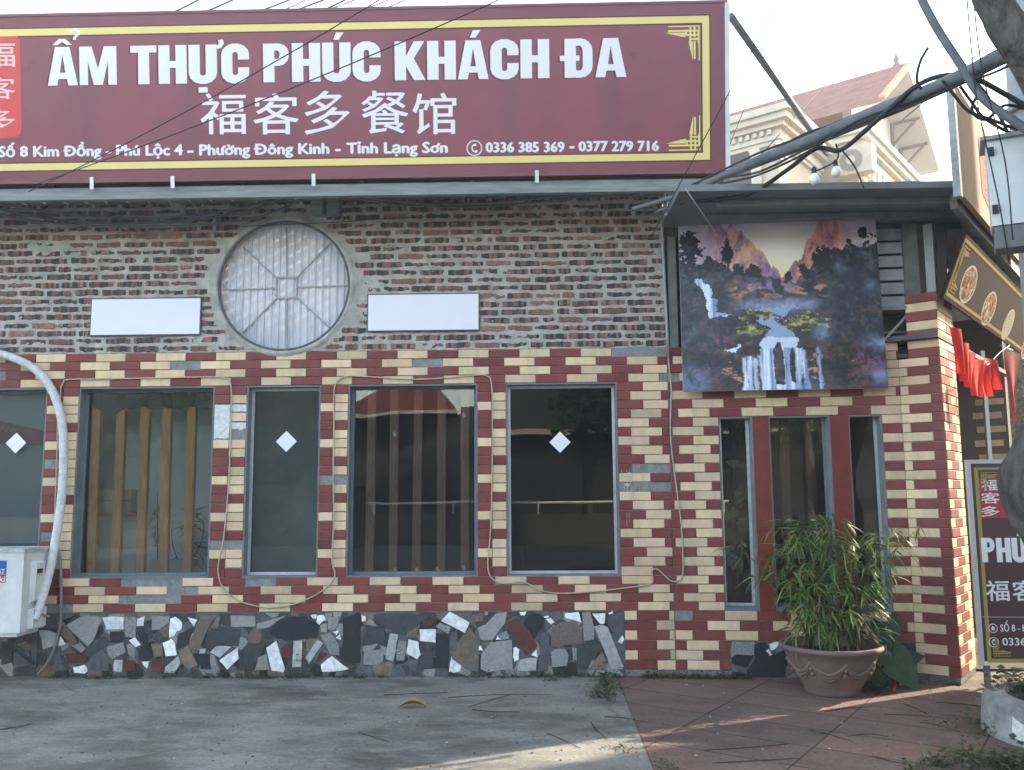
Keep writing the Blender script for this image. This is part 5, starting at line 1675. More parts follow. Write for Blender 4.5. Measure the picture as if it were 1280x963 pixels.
mt0 = np.array(mbo); UB = U2
upv = t0 - mt0; upv = upv - UB * np.dot(upv, UB); HB = np.linalg.norm(upv); upv /= HB
NB = np.cross(UB, upv); NB = NB if np.dot(NB, A1) > 0 else -NB
LB = 3.6
BP = lambda u, v, d=0.0: mt0 + UB * u + upv * v + NB * d
def inB(px, py):
    p = on_plane(px, py, mt0, NB) - mt0
    return float(np.dot(p, UB)), float(np.dot(p, upv))
mn = thing('menu_board', BP(LB / 2, 0), 'long dark brown menu board with oval dish pictures tilted out over the side entrance', 'menu board')
mb_ = MB(); mb_.frame_box(mt0, UB, NB, upv, (0, -.03, 0), (LB, 0, HB)); mb_.build('panel', mat('dark_brown_panel', (.036, .021, .018), rough=.9, spec=.05, var=.1, scale=2), mn)
mb_ = MB()
for (a, b, c, d) in ((.03, .03, LB - .03, .055), (.03, HB - .055, LB - .03, HB - .03), (.03, .055, .055, HB - .055)):
    mb_.frame_box(mt0, UB, NB, upv, (a, .0005, b), (c, .002, d))
mb_.build('gold_border', mat('dull_gold', (.34, .27, .09), rough=.9, spec=.05, var=.1), mn)
mapB = lambda u, v, d: BP(u, v, d)
class _M:
    pass
def mapBf(u, v, d): return BP(u, v, d)
mapBf.n = NB
ornament(mn, .075, .075, 1, 1, .22, mapBf, MATS['dull_gold'])
ornament(mn, .075, HB - .075, 1, -1, .22, mapBf, MATS['dull_gold'])
ovals = [(1210.5, 356, 33), (1236, 386, 31), (1260, 406, 28), (1284, 432, 26)]
for k, (px, py, hh) in enumerate(ovals):
    u, v = inB(px, py)
    rv = HB * .30
    ru = rv * (1.55 if k != 2 else 1.3)
    el = [(math.cos(a), math.sin(a)) for a in np.linspace(0, 2 * math.pi, 41)[:-1]]
    mb_ = MB(); mb_.prism([BP(u + a * ru, v + b * rv, .0008) for a, b in el], NB * .001); dsh = mb_.build('dish_picture', mat('white_plate', (.45, .43, .39), rough=.9, spec=.05, var=.1), mn)
    mb_ = MB()
    ng = 30
    for i in range(ng):
        for j in range(ng):
            a, b = (i + .5) / ng * 2 - 1, (j + .5) / ng * 2 - 1
            if a * a + b * b > .80: continue
            q = float(fbm(np.array(a * 5 + k * 7.), np.array(b * 5 + 3.), 50 + k, 4))
            pal = [(.10, .045, .03), (.22, .11, .06), (.36, .24, .14), (.10, .14, .06), (.45, .40, .32)] if k != 2 else [(.26, .27, .22), (.34, .34, .28), (.24, .27, .20), (.40, .38, .30), (.30, .29, .22)]
            h_ = 1 / ng
            mb_.add([BP(u + (a + da) * ru, v + (b + db) * rv, .0025) for da, db in ((-h_, -h_), (h_, -h_), (h_, h_), (-h_, h_))], [(0, 1, 2, 3)] if np.dot(np.cross(UB, upv), NB) > 0 else [(3, 2, 1, 0)], col=pal[min(4, max(0, int((q - .25) * 10)))])
    dsh['_o'] = mn['_o']
    mb_.build('food', mat('printed_food', rough=.9, spec=.05, var=.15, scale=60, vc=True), dsh)
mb_ = MB(); 
for u in (.2, 1.4, 2.6):
    mb_.bar(BP(u + .6, HB - .05, -.05), BP(u + .6, HB - .05, -.05) + ez * .35, .02)
mb_.build('bracket', M_DARKSTEEL, mn)
# awning strip under the board
mb_ = MB(); 
PT = lambda px, py, d: SWG(px, py, d)
a0 = SWG(1187, 402, .12)
mb_.frame_box((a0[0], a0[1], 0), U2, A1, ez, (.05, -.5, a0[2] - .10), (3.2, -.10, a0[2] - .06))
mb_.build('soffit_board', mat('grey_soffit', (.10, .095, .09), rough=.8, var=.3), B)
# pennants
M_FLAG = mat('red_pennant', (.78, .050, .045), rough=.7, var=.15, scale=9, translucent=.55)
st_pts = [SWG(1189, 402, .18), SWG(1203, 433, .19), SWG(1218, 449, .20), SWG(1232, 457.5, .20), SWG(1250, 441, .22), SWG(1262, 432, .25)]
bun = thing('pennant_string', st_pts[3], 'string of small red pennants hanging beside the tiled pillar', 'bunting')
mb_ = MB(); mb_.tube(st_pts, .004, n=5, spline=4); mb_.build('string', M_CONDUIT, bun)
def flag(p, w_, h, tip, seed):
    r = random.Random(seed)
    mb_ = MB()
    n_, m_ = 7, 8
    d0 = U2 * math.cos(.3) + A1 * math.sin(.3)
    for j in range(m_ + 1):
        t = j / m_
        half = w_ * (1 - t * (1 - tip)) / 2
        for i in range(n_ + 1):
            s_ = (i / n_ - .5) * 2
            q = np.array(p) + d0 * (s_ * half) - ez * (t * h) + np.cross(d0, ez) * (.018 * math.sin(s_ * 3 + seed) * (t + .2)) + d0 * (.03 * math.sin(t * 2.2 + seed))
            mb_.v.append(tuple(q))
    for j in range(m_):
        for i in range(n_):
            k = j * (n_ + 1) + i
            mb_.f.append([k, k + 1, k + n_ + 2, k + n_ + 1]); mb_.mi.append(0); mb_.s.append(True); mb_.c.append((.5, .5, .5))
    mb_.build('pennant', M_FLAG, bun)
for k, (px, py, w_, h, tip) in enumerate(((1194, 410, .17, .34, .5), (1203, 428, .15, .30, .7), (1211, 440, .16, .28, .6), (1221, 449, .22, .30, .9), (1231, 456, .20, .26, .8), (1241, 449, .20, .26, .7))):
    flag(SWG(px, py, .195 + .006 * k), w_, h, tip, k)
pl = thing('long_pennant', SWG(1263, 440, .3), 'long pale red pennant hanging by itself under the menu board', 'pennant')
bun2, bun = bun, pl
M_FLAG = mat('pale_red_pennant', (.55, .12, .11), rough=.7, var=.2, scale=6, translucent=.5)
flag(SWG(1264, 440, .30), .30, .62, .12, 9)
mb_ = MB(); mb_.tube([SWG(1250, 432, .26), SWG(1266, 438, .3)], .004, n=5); mb_.build('string', M_CONDUIT, pl)

# ================================================================== standing sign
gz0 = G(1222, 860, -.005)
sd = float(np.dot(gz0 - CAM, FW))
NSD = -np.array((FW[0], FW[1], 0)); NSD /= np.linalg.norm(NSD)
RSD = np.array((-NSD[1], NSD[0], 0)); RSD = RSD if RSD[0] > 0 else -RSD
ang = math.radians(3)
RSD = RSD * math.cos(ang) + NSD * math.sin(ang); NSD = np.array((RSD[1], -RSD[0], 0)); NSD = NSD if NSD[1] < 0 else -NSD
TS = lambda px, py, d=0.0: on_plane(px, py, gz0 + NSD * d, NSD)
def tuv(px, py):
    p = TS(px, py) - gz0
    return float(np.dot(p, RSD)), float(p[2])
TP = lambda u, v, d=0.0: gz0 + RSD * u + ez * v + NSD * d
ss = thing('standing_sign', gz0 + RSD * .35, 'dark brown standing sign with gold border and phone number beside the tree', 'sign')
ua, va = tuv(1207.5, 575); ub_, vb = ua + .80, tuv(1225, 832)[1]
tb = lambda mb_, a, b, c, d, n0, n1: mb_.frame_box(gz0, RSD, NSD, ez, (a, n0, b), (c, n1, d))
mb_ = MB(); tb(mb_, ua + .03, vb + .03, ub_ - .03, va - .03, -.02, 0); mb_.build('panel', mat('dark_brown_sign', (.070, .035, .038), rough=.45, var=.12, scale=2), ss)
mb_ = MB(); tb(mb_, ua, vb, ua + .03, va, -.03, .006); tb(mb_, ub_ - .03, vb, ub_, va, -.03, .006); tb(mb_, ua + .03, va - .03, ub_ - .03, va, -.03, .006); mb_.build('frame', mat('pale_sign_frame', (.45, .45, .45), rough=.45, var=.15), ss)
mb_ = MB()
i0, g_ = .055, .028
for (a, b, c, d) in ((ua + i0, vb + .02, ua + i0 + g_, va - .06), (ub_ - i0 - g_, vb + .02, ub_ - i0, va - .06), (ua + i0 + g_, vb + .02, ub_ - i0 - g_, vb + .02 + g_), (ua + i0 + g_, va - .06 - g_ * .6, ub_ - i0 - g_, va - .06)):
    tb(mb_, a, b, c, d, .0005, .002)
mb_.build('gold_border', mat('olive_gold', (.32, .26, .07), rough=.5, var=.1), ss)
def mapT(u, v, d): return TP(u, v, d)
mapT.n = NSD
ornament(ss, ua + .10, va - .095, 1, -1, .14, mapT, MATS['olive_gold'])
ornament(ss, ua + .10, vb + .065, 1, 1, .14, mapT, MATS['olive_gold'])
for u in (ua + .05, ub_ - .05):
    mb_ = MB(); tb(mb_, u - .02, 0.0, u + .02, vb, -.025, .0); mb_.build('leg', M_DARKSTEEL, ss)
mb_ = MB(); s0, s1 = tuv(1224.5, 648), tuv(1256, 597)
mb_.prism([TP(a, b, .0006) for a, b in rounded(s0[0], s0[1], s1[0] + .03, s1[1], .035)], NSD * .001); sl_ = mb_.build('seal', mat('dull_red_seal', (.36, .035, .045), rough=.5, var=.1), ss)
sl_['_o'] = ss['_o']
mb_ = MB()
for c, yb_, yt_ in (('福', 613.5, 600), ('客', 629.5, 616), ('多', 646, 633)):
    put_text(mb_, c, TS(1226.5, yb_), TS(1250, yb_ - .2), tuv(1235, yt_)[1] - tuv(1235, yb_)[1], ez, NSD, off=.014, lift=.0022, by_box=True)
mb_.build('seal_characters', M_LETTER, sl_)
mb_ = MB()
put_headline(mb_, [gl_P, gl_H, gl_U_acute, gl_C, .2, gl_K, gl_H], TS(1228, 703), TS(1350, 703), tuv(1240, 672.5)[1] - tuv(1240, 703)[1], ez, NSD, lift=.002)
mb_.build('lettering', M_LETTER, ss)
mb_ = MB()
for c, a, b in (('福', 1233, 1262.5), ('客', 1266, 1296), ('多', 1299, 1328)):
    put_text(mb_, c, TS(a, 751.5), TS(b, 751.3), tuv(1250, 726)[1] - tuv(1250, 751.5)[1], ez, NSD, off=.012, lift=.0022, by_box=True)
c_ = tuv(1250, 781)[1] - tuv(1250, 789.5)[1]
put_text(mb_, 'SỐ 8 - KIM ĐỒNG', TS(1250.5, 789.5), TS(1325, 789.5), c_, ez, NSD, off=.02, lift=.0022)
put_text(mb_, '0336 385 369', TS(1253, 807), TS(1336, 807), c_ * 1.1, ez, NSD, off=.022, lift=.0022)
phone_icon(mb_, *tuv(1242, 803), .037, mapT, NSD)
hu, hv = tuv(1241, 785.5); hr = .034
for i in range(28):
    a, b = 2 * math.pi * i / 28, 2 * math.pi * (i + 1) / 28
    mb_.prism([TP(hu + math.cos(q) * r_, hv + math.sin(q) * r_, .002) for q, r_ in ((a, hr), (b, hr), (b, hr * .85), (a, hr * .85))], NSD * .001)
mb_.prism([TP(hu + x * hr, hv + y * hr, .0022) for x, y in ((-.5, .05), (.5, .05), (0, .5))], NSD * .001)
tb(mb_, hu - hr * .33, hv - hr * .42, hu + hr * .33, hv + hr * .04, .0021, .003)
mb_.build('lettering', M_LETTER, ss)
mb_ = MB(); l0, l1 = tuv(1227, 771.5), tuv(1290, 771.5); tb(mb_, l0[0], l0[1] - .003, ub_ - .09, l0[1] + .003, .002, .003); mb_.build('divider_line', mat('tan_line', (.40, .28, .22), rough=.5, var=.05), ss)

# ================================================================== old house behind
HD = 17.0
K = DP(986, 125, HD)
M_HCREAM = mat('cream_house_paint', (.44, .39, .30), rough=.85, var=.14, scale=1.5)
M_HTRIM = mat('pale_house_trim', (.50, .46, .39), rough=.8, var=.12, scale=3)
M_HROOF = mat('old_roof_tile', (.26, .135, .125), rough=.85, var=.3, scale=3)
M_HGREY = mat('pale_gable_plaster', (.40, .40, .39), rough=.85, var=.12, scale=2)
M_VOID = mat('dark_opening', (.05, .05, .055), rough=.8, var=.2)
hs_ = thing('old_house', (K[0], K[1], 0), 'cream old house with a red tiled gable roof rising behind the corner roof', 'house')
HP = lambda a, u, z: K + A1 * a + U2 * u + ez * (z - K[2])
def inH(px, py, a=None, u=None):
    if a is not None:
        p = on_plane(px, py, K + A1 * a, A1)
    else:
        p = on_plane(px, py, K + U2 * u, U2)
    d = p - K
    return float(np.dot(d, A1)), float(np.dot(d, U2)), p[2]
kz = float(K[2])
hb = lambda mb_, a0, u0_, z0, a1, u1_, z1, **k: mb_.frame_box((K[0], K[1], 0), A1, U2, ez, (a0, u0_, z0), (a1, u1_, z1), **k)
Lu = inH(1046, 185, a=0.0)[1]
def cornice(mb_, a0, a1, u0_, u1_, zt, sides):
    """stepped cornice around the body a0..a1, u0..u1; overhang to -u and +a"""
    for z0, z1, o in ((-.14, 0, .42), (-.26, -.14, .34), (-.36, -.26, .22), (-.58, -.50, .12), (-.66, -.58, .07)):
        hb(mb_, a0, u0_ - o, zt + z0, a1 + o, u1_ + (.001 if sides else o), zt + z1 - .002)
    hb(mb_, a0, u0_ - .10, zt - .50, a1 + .10, u1_, zt - .362)
o = .42
mb_ = MB(); hb(mb_, -8, o, 0, -o, Lu, kz - .02); mb_.build('wall', M_HCREAM, hs_)
mb_ = MB(); cornice(mb_, -8, -o, o, Lu, kz, True); mb_.build('cornice', M_HTRIM, hs_)
mb_ = MB()
for i in range(26):
    hb(mb_, -o - .14 - .15 * i, o - .17, kz - .47, -o - .06 - .15 * i, o - .105, kz - .37)
mb_.build('dentils', M_HTRIM, hs_)
# arched window of the left face
aw, _, zw_ = inH(916, 207, u=o)
r_o = abs(inH(953, 207, u=o)[0] - aw)
mb_ = MB()
n_ = 20
arcp = [(math.cos(math.pi * i / n_), math.sin(math.pi * i / n_)) for i in range(n_ + 1)]
rin = r_o * .66
mb_.prism([HP(aw + c * rin, o - .012, zw_ + s_ * rin) for c, s_ in arcp] + [HP(aw - rin, o - .012, zw_ - 1.4), HP(aw + rin, o - .012, zw_ - 1.4)], -U2 * .004)
mb_.build('arched_window', M_VOID, hs_)
mb_ = MB()
for i in range(n_):
    q = [(arcp[i], r_o), (arcp[i + 1], r_o), (arcp[i + 1], rin), (arcp[i], rin)]
    mb_.prism([HP(aw + c[0] * r_, o - .001, zw_ + c[1] * r_) for c, r_ in q], -U2 * .07)
hb(mb_, aw + rin, o - .07, zw_ - 1.4, aw + r_o, o - .001, zw_ - .002)
mb_.build('archivolt', M_HTRIM, hs_)
mb_ = MB()
for i in range(3):
    a = inH(967 + 7 * i, 158, u=o)[0]
    hb(mb_, a - .03, o - .16, kz - 1.0, a + .03, o - .002, kz - .67)
hb(mb_, inH(962, 170, u=o)[0], o - .06, kz - 1.08, inH(986, 170, u=o)[0], o - .002, kz - 1.01)
mb_.build('wall_bracket', M_HTRIM, hs_)
mb_ = MB()
for px in (1012, 1028):
    u = inH(px, 205, a=-o)[1]
    hb(mb_, -o + .002, u - .3, 0, -o + .10, u + .1, kz - 1.2)
mb_.build('pilaster', M_HTRIM, hs_)
mb_ = MB(); u = inH(1020, 205, a=-o)[1]; hb(mb_, -o + .001, u - .05, 0, -o + .006, u + .35, kz - 1.3); mb_.build('side_opening', M_VOID, hs_)
# second block with its own cornice
k2 = inH(1088, 153, u=Lu)
a2, z2 = k2[0], k2[2]
L2 = inH(1153, 216, a=a2)[1] - Lu
mb_ = MB(); hb(mb_, -o - .6, Lu + o, 0, a2 - o, Lu + L2 + 3, z2 - .02); mb_.build('wall', M_HCREAM, hs_)
mb_ = MB(); cornice(mb_, -o + .3, a2 - o, Lu + o, Lu + L2, z2, False); mb_.build('cornice', M_HTRIM, hs_)
mb_ = MB()
for i in range(5):
    u = Lu + o + .2 + i * .42
    c = HP(a2 - o, u, z2 - 1.05)
    mb_.sphere(c, (.12, .12, .2), n=10, m=6)
    hb(mb_, a2 - o + .002, u - .09, z2 - .95, a2 - o + .16, u + .09, z2 - .67)
mb_.build('stucco_relief', M_HTRIM, hs_)
# wall-mounted fan unit
q = inH(1066, 200, u=Lu + o - .32)
mb_ = MB(); hb(mb_, q[0] - .40, Lu + o - .32, q[2] - .30, q[0] + .40, Lu + o - .002, q[2] + .30); fu = mb_.build('condenser_casing', mat('ivory_casing', (.52, .47, .37), rough=.6, var=.1), hs_)
mb_ = MB()
cpt = HP(q[0] - .04, Lu + o - .335, q[2])
ringp = lambda r_, d: [cpt + A1 * (r_ * math.cos(a)) + ez * (r_ * math.sin(a)) - U2 * d for a in np.linspace(0, 2 * math.pi, 25)[:-1]]
mb_.prism(ringp(.24, 0), -U2 * .006); mb_.build('condenser_fan', mat('grey_fan', (.22, .20, .18), rough=.6, var=.1), hs_)
mb_ = MB(); mb_.prism(ringp(.10, .008), -U2 * .01); mb_.build('condenser_hub', M_HTRIM, hs_)
# gable roof
ag = a2 + .15
ap = inH(1135, 86, a=ag); fe = inH(1173, 211, a=ag)
ua_, za_ = ap[1], ap[2]
uf, zf_ = fe[1], fe[2]
un = 2 * ua_ - uf
LR = 9.0
def roof_slope(mb_, ue, ze, nrows):
    for i in range(nrows):
        t0, t1 = i / nrows, (i + 1) / nrows
        p0 = (ue + (ua_ - ue) * t0, ze + (za_ - ze) * t0); p1 = (ue + (ua_ - ue) * t1, ze + (za_ - ze) * t1)
        d = .055
        mb_.hexa([HP(ag - LR, p0[0], p0[1]), HP(ag, p0[0], p0[1]), HP(ag, p1[0], p1[1] - .001), HP(ag - LR, p1[0], p1[1] - .001),
                  HP(ag - LR, p0[0], p0[1] + d + .04), HP(ag, p0[0], p0[1] + d + .04), HP(ag, p1[0], p1[1] + d), HP(ag - LR, p1[0], p1[1] + d)])
mb_ = MB(); roof_slope(mb_, un, zf_, 26); roof_slope(mb_, uf, zf_, 26); rf_ = mb_.build('roof', M_HROOF, hs_)
mb_ = MB()
for i in range(26):
    t = (i + .5) / 26
    p = HP(ag + .02, un + (ua_ - un) * t, zf_ + (za_ - zf_) * t + .09)
    mb_.sphere(p, (.09, .09, .075), n=8, m=5)
mb_.build('verge_tiles', mat('orange_verge_tile', (.52, .27, .17), rough=.8, var=.2), hs_)
mb_ = MB(); mb_.tube([HP(ag - LR, ua_, za_ + .08), HP(ag, ua_, za_ + .08)], .085, n=8); mb_.build('ridge_tiles', M_HROOF, hs_)
ins = .75
mb_ = MB(); mb_.prism([HP(ag - ins, un + .45, zf_ + .25), HP(ag - ins, uf - .3, zf_ + .12), HP(ag - ins, ua_, za_ - .05)], -A1 * .2)
mb_.prism([HP(ag - ins - .01, un + .45, zf_ + .24), HP(ag - ins - .01, uf - .5, zf_ + .11), HP(ag - ins - .01, uf - .5, 0), HP(ag - ins - .01, un + .45, 0)], -A1 * .2)
mb_.build('gable_wall', M_HGREY, hs_)
mb_ = MB()
for s0, s1 in ((ua_ + .05, .99), ):
    mb_.hexa([HP(ag - ins, ua_, za_ - .09), HP(ag + .03, ua_, za_ - .09), HP(ag + .03, uf, zf_ - .09), HP(ag - ins, uf, zf_ - .09), HP(ag - ins, ua_, za_ - .002), HP(ag + .03, ua_, za_ - .002), HP(ag + .03, uf, zf_ - .002), HP(ag - ins, uf, zf_ - .002)])
mb_.build('soffit', M_HGREY, hs_)
for t in (.42, .68):
    u, z = ua_ + (uf - ua_) * t, za_ + (zf_ - za_) * t - .12
    mb_ = MB()
    mb_.bar(HP(ag - ins + .01, u, z), HP(ag - .05, u, z), .06); mb_.bar(HP(ag - ins + .04, u, z), HP(ag - ins + .04, u, z - .6), .06); mb_.bar(HP(ag - ins + .04, u, z - .55), HP(ag - .15, u, z - .04), .05)
    mb_.build('eave_brace', mat('dark_timber', (.09, .07, .065), rough=.8, var=.2), hs_)
p = HP(ag - .25, ua_, za_ + .12)
mb_ = MB(); mb_.lathe(p, [(.10, 0), (.10, .06), (.05, .10), (.085, .18), (.03, .30), (.0, .55)], n=10); mb_.build('finial', mat('grey_finial', (.12, .12, .13), rough=.7, var=.2), hs_)

# ================================================================== roof-side poster, cabinet, pole
pn = np.array((cor[0], cor[1], 0)) + A1 * .02
PB = lambda px, py, d=0.0: on_plane(px, py, pn + A1 * d, A1)
bl_, tl_ = PB(1199, 238), PB(1199, 112)
bL = 2.6
mnb = thing('roof_poster', bl_, 'tall cream poster board with a red emblem banner standing along the side roof edge', 'poster board')
h0 = float(tl_[2] - bl_[2])
pb_ = bl_.copy()
mb_ = MB(); mb_.frame_box(pb_, U2, A1, ez, (.04, -.04, 0), (bL, 0, h0)); mb_.build('panel', mat('cream_poster', (.34, .26, .19), rough=.9, spec=.1, var=.12, scale=1.5), mnb)
mb_ = MB(); mb_.frame_box(pb_, U2, A1, ez, (-.03, -.035, -.05), (.035, .015, h0 + .02)); mb_.build('edge_post', M_GALV, mnb)
pu = lambda px, py: (float(np.dot(PB(px, py) - pb_, U2)), float(PB(px, py)[2] - pb_[2]))
eu0, ev1 = pu(1222, 168); eu1 = pu(1246, 200)[0]
bp_ = lambda u, v, d=0.0: pb_ + U2 * u + ez * v + A1 * d
ev0 = h0 * .12
mb_ = MB(); mb_.prism([bp_(eu0, ev1 - .02, .001), bp_(eu0, ev0 + .12, .001), bp_((eu0 + eu1) / 2, ev0, .001), bp_(eu1, ev0 + .12, .001), bp_(eu1, ev1 - .02, .001)], A1 * .002); mb_.build('red_banner', mat('faded_red_banner', (.32, .10, .085), rough=.9, spec=.1, var=.25, scale=6), mnb)
mb_ = MB()
hh = (ev1 - ev0 - .2) / 3
for k, c in enumerate('福客多'):
    put_text(mb_, c, bp_(eu0 + (eu1 - eu0) * .15, ev1 - .06 - hh * (k + .9)), bp_(eu1 - (eu1 - eu0) * .15, ev1 - .06 - hh * (k + .9)), hh * .8, ez, A1, off=.012, lift=.005, by_box=True)
mb_.build('lettering', mat('pale_pink_letter', (.46, .34, .30), rough=.9, spec=.1, var=.1), mnb)

cd_ = 5.35
cb = DP(1240, 283, cd_); ct = DP(1237, 172, cd_)
cx1 = RT - np.array((0, 0, RT[2])); cx1 /= np.linalg.norm(cx1)
cx1 = cx1 * math.cos(.47) - np.array((-cx1[1], cx1[0], 0)) * math.sin(.47)
cn = np.array((cx1[1], -cx1[0], 0)); cn = cn if cn[1] < 0 else -cn
cabh = float(ct[2] - cb[2])
cab = thing('electric_cabinet', cb, 'white metal electric cabinet with black hinges fixed to the utility pole', 'cabinet')
mb_ = MB(); mb_.frame_box(cb, cx1, cn, ez, (0, -.22, 0), (.44, 0, cabh)); mb_.build('box', mat('white_cabinet', (.62, .65, .66), rough=.45, var=.08, scale=4), cab)
mb_ = MB(); mb_.frame_box(cb, cx1, cn, ez, (-.03, -.26, cabh + .001), (.47, .03, cabh + .025)); mb_.build('lid', M_GALV, cab)
for v in (.14, .82):
    mb_ = MB(); mb_.frame_box(cb, cx1, cn, ez, (.008, .001, cabh * v), (.04, .022, cabh * v + .05)); mb_.build('hinge', M_CABLE, cab)
mb_ = MB(); mb_.frame_box(cb, cx1, cn, ez, (.012, -.20, -.14), (.42, -.01, -.004)); mb_.build('cable_box', mat('grey_cable_box', (.16, .165, .165), rough=.7, var=.25), cab)
up_ = DP(1299, 170, 5.75)
pole = thing('utility_pole', (up_[0], up_[1], 0), 'grey concrete utility pole behind the white cabinet at the picture edge', 'utility pole')
mb_ = MB(); mb_.lathe((up_[0], up_[1], 0), [(.19, 0), (.17, 3.0), (.14, 7.5), (.0, 7.5)], n=20); mb_.build('shaft', mat('pole_concrete', (.34, .335, .32), rough=.9, var=.2, scale=6, bump=.3), pole)
for z in (3.05, 3.9):
    mb_ = MB(); mb_.lathe((up_[0], up_[1], z), [(.17, 0), (.185, .0), (.182, .05), (.165, .05)], n=20); mb_.build('steel_band', M_GALV, pole)
for z in (6.4, 6.9):
    mb_ = MB(); mb_.bar((up_[0] - .8, up_[1], z), (up_[0] + .8, up_[1], z), .07); mb_.build('cross_arm', M_GALV, pole)

# ================================================================== leaning tree and its planter
M_BARK = mat('bark', (.085, .078, .068), rough=.95, var=.55, scale=14, bump=1.0, bscale=15, stretch=(1, 1, .30), bdist=.07)
M_LEAF = mat('tree_leaf', rough=.55, var=.15, vc=True, translucent=.35)
td = 4.75
tp_ = [(1374, 950), (1366, 860), (1352, 740), (1334, 668), (1313, 608), (1336, 525), (1362, 420), (1366, 320), (1345, 205), (1304, 105), (1269, 50), (1236, -4), (1190, -80)]
trr = [.27, .23, .21, .215, .25, .205, .175, .165, .14, .115, .10, .09, .05]
base_t = G(1352, 905)
tr = thing('leaning_tree', (base_t[0], base_t[1], 0), 'dark barked street tree with a burl leaning across the right edge', 'tree')
mb_ = MB()
pts = [DP(a, b, td + .0012 * (620 - b) * .3) for a, b in tp_]
pts[0] = np.array((pts[0][0], pts[0][1], -.05))
mb_.tube(pts, trr, n=40, spline=14)
tm = mb_
for v in range(len(tm.v)):
    x, y, z = tm.v[v]
    n_ = float(fbm(np.array(x * 7.0 + y * 5), np.array(z * 4.0), 77, 4)) - .5
    n2_ = abs(float(fbm(np.array(math.atan2(y - pts[5][1], x - pts[5][0]) * 9.0), np.array(z * 2.2), 91, 3)) - .5)
    tm.v[v] = (x + n_ * .11 + n2_ * .05, y + n_ * .09, z)
tm.build('trunk', M_BARK, tr)
fork = pts[7]
tips = []
for dx, dy, dz, r_ in ((1.6, -.8, 1.8, .11), (1.5, .5, 2.5, .10), (2.3, .2, 1.3, .08), (1.0, -1.8, 2.3, .09)):
    e_ = fork + np.array((dx, dy, dz))
    mb_ = MB(); mb_.tube([fork + np.array((0, 0, -.1)), fork + np.array((dx * .5, dy * .45, dz * .4)), e_], [r_, r_ * .75, r_ * .35], n=10, spline=4); mb_.build('limb', M_BARK, tr); tips.append(e_)
tips.append(pts[-1])
def leaf_cloud(mb_, cen, rad, n, size, cols, seed):
    r = random.Random(seed)
    for _ in range(n):
        while True:
            p = np.array([r.uniform(-1, 1) for _ in range(3)])
            d = np.linalg.norm(p)
            if d < 1 and r.random() < .35 + .65 * d: break
        c = np.array(cen) + p * np.array(rad)
        a = np.array([r.gauss(0, 1), r.gauss(0, 1), r.gauss(-.3, .6)]); a /= np.linalg.norm(a)
        b = np.cross(a, np.array([r.gauss(0, 1), r.gauss(0, 1), r.gauss(0, 1)])); b /= np.linalg.norm(b)
        s_ = size * r.uniform(.6, 1.3)
        mb_.add([c, c + a * s_ * .5 + b * s_ * .28, c + a * s_, c + a * s_ * .5 - b * s_ * .28], [(0, 1, 2, 3)], col=tuple(x * r.uniform(.75, 1.25) for x in r.choice(cols)))
GREENS = [(.045, .085, .025), (.06, .10, .03), (.035, .065, .022), (.08, .11, .035)]
mb_ = MB()
for k, t_ in enumerate(tips[:4]):
    for j in range(5):
        c = t_ + np.array([random.uniform(-.8, .8), random.uniform(-.8, .8), random.uniform(.1, 1.3)])
        leaf_cloud(mb_, c, (.8, .8, .55), 170, .16, GREENS, 100 + k * 9 + j)
mb_.build('crown', M_LEAF, tr)
M_RINGC = mat('weathered_kerb', (.25, .255, .24), rough=.9, var=.4, scale=8, bump=.6, bscale=40)
rc = G(1262, 930); rad_p = .52
cen = rc + np.array((rad_p * .98, rad_p * .30, 0))
rng_ = thing('tree_planter', (cen[0], cen[1], 0), 'round concrete tree planter kerb with peeling white paint', 'planter')
zt_r = .215
mb_ = MB(); mb_.lathe((cen[0], cen[1], 0), [(rad_p + .02, 0), (rad_p, zt_r * .9), (rad_p - .03, zt_r), (rad_p - .13, zt_r + .01), (rad_p - .15, zt_r - .08)], n=20)
for v in range(len(mb_.v)):
    x, y, z = mb_.v[v]; f = 1 + .05 * (float(fbm(np.array(x * 4.), np.array(y * 4. + z), 61, 3)) - .5)
    mb_.v[v] = (cen[0] + (x - cen[0]) * f, cen[1] + (y - cen[1]) * f, z * (1 + .15 * (f - 1) * 10))
mb_.build('kerb_ring', M_RINGC, rng_)
mb_ = MB()
for k in range(9):
    a0 = math.radians(200 + k * 16); w_ = math.radians(random.uniform(9, 15))
    h0_, h1_ = random.uniform(.01, .04), random.uniform(.12, .17)
    P4 = []
    for i in range(6):
        a = a0 + w_ * i / 5
        P4.append((cen[0] + (rad_p + .022) * math.cos(a), cen[1] + (rad_p + .022) * math.sin(a), h0_ + random.uniform(0, .02), h1_ + random.uniform(-.03, .01)))
    vv, ff = [], []
    for (x, y, a, b) in P4: vv += [(x, y, a), (x - (x - cen[0]) * .03, y - (y - cen[1]) * .03, b)]
    for i in range(5): ff.append((2 * i, 2 * i + 2, 2 * i + 3, 2 * i + 1))
    mb_.add(vv, ff)
mb_.build('peeling_paint', mat('peeling_white', (.60, .61, .58), rough=.8, var=.3, scale=25), rng_)
mb_ = MB(); mb_.lathe((cen[0], cen[1], zt_r - .07), [(rad_p - .12, 0), (.25, .03), (0, .05)], n=16); mb_.build('soil', mat('planter_soil', (.07, .055, .042), rough=1, var=.4, scale=20, bump=.8), rng_)

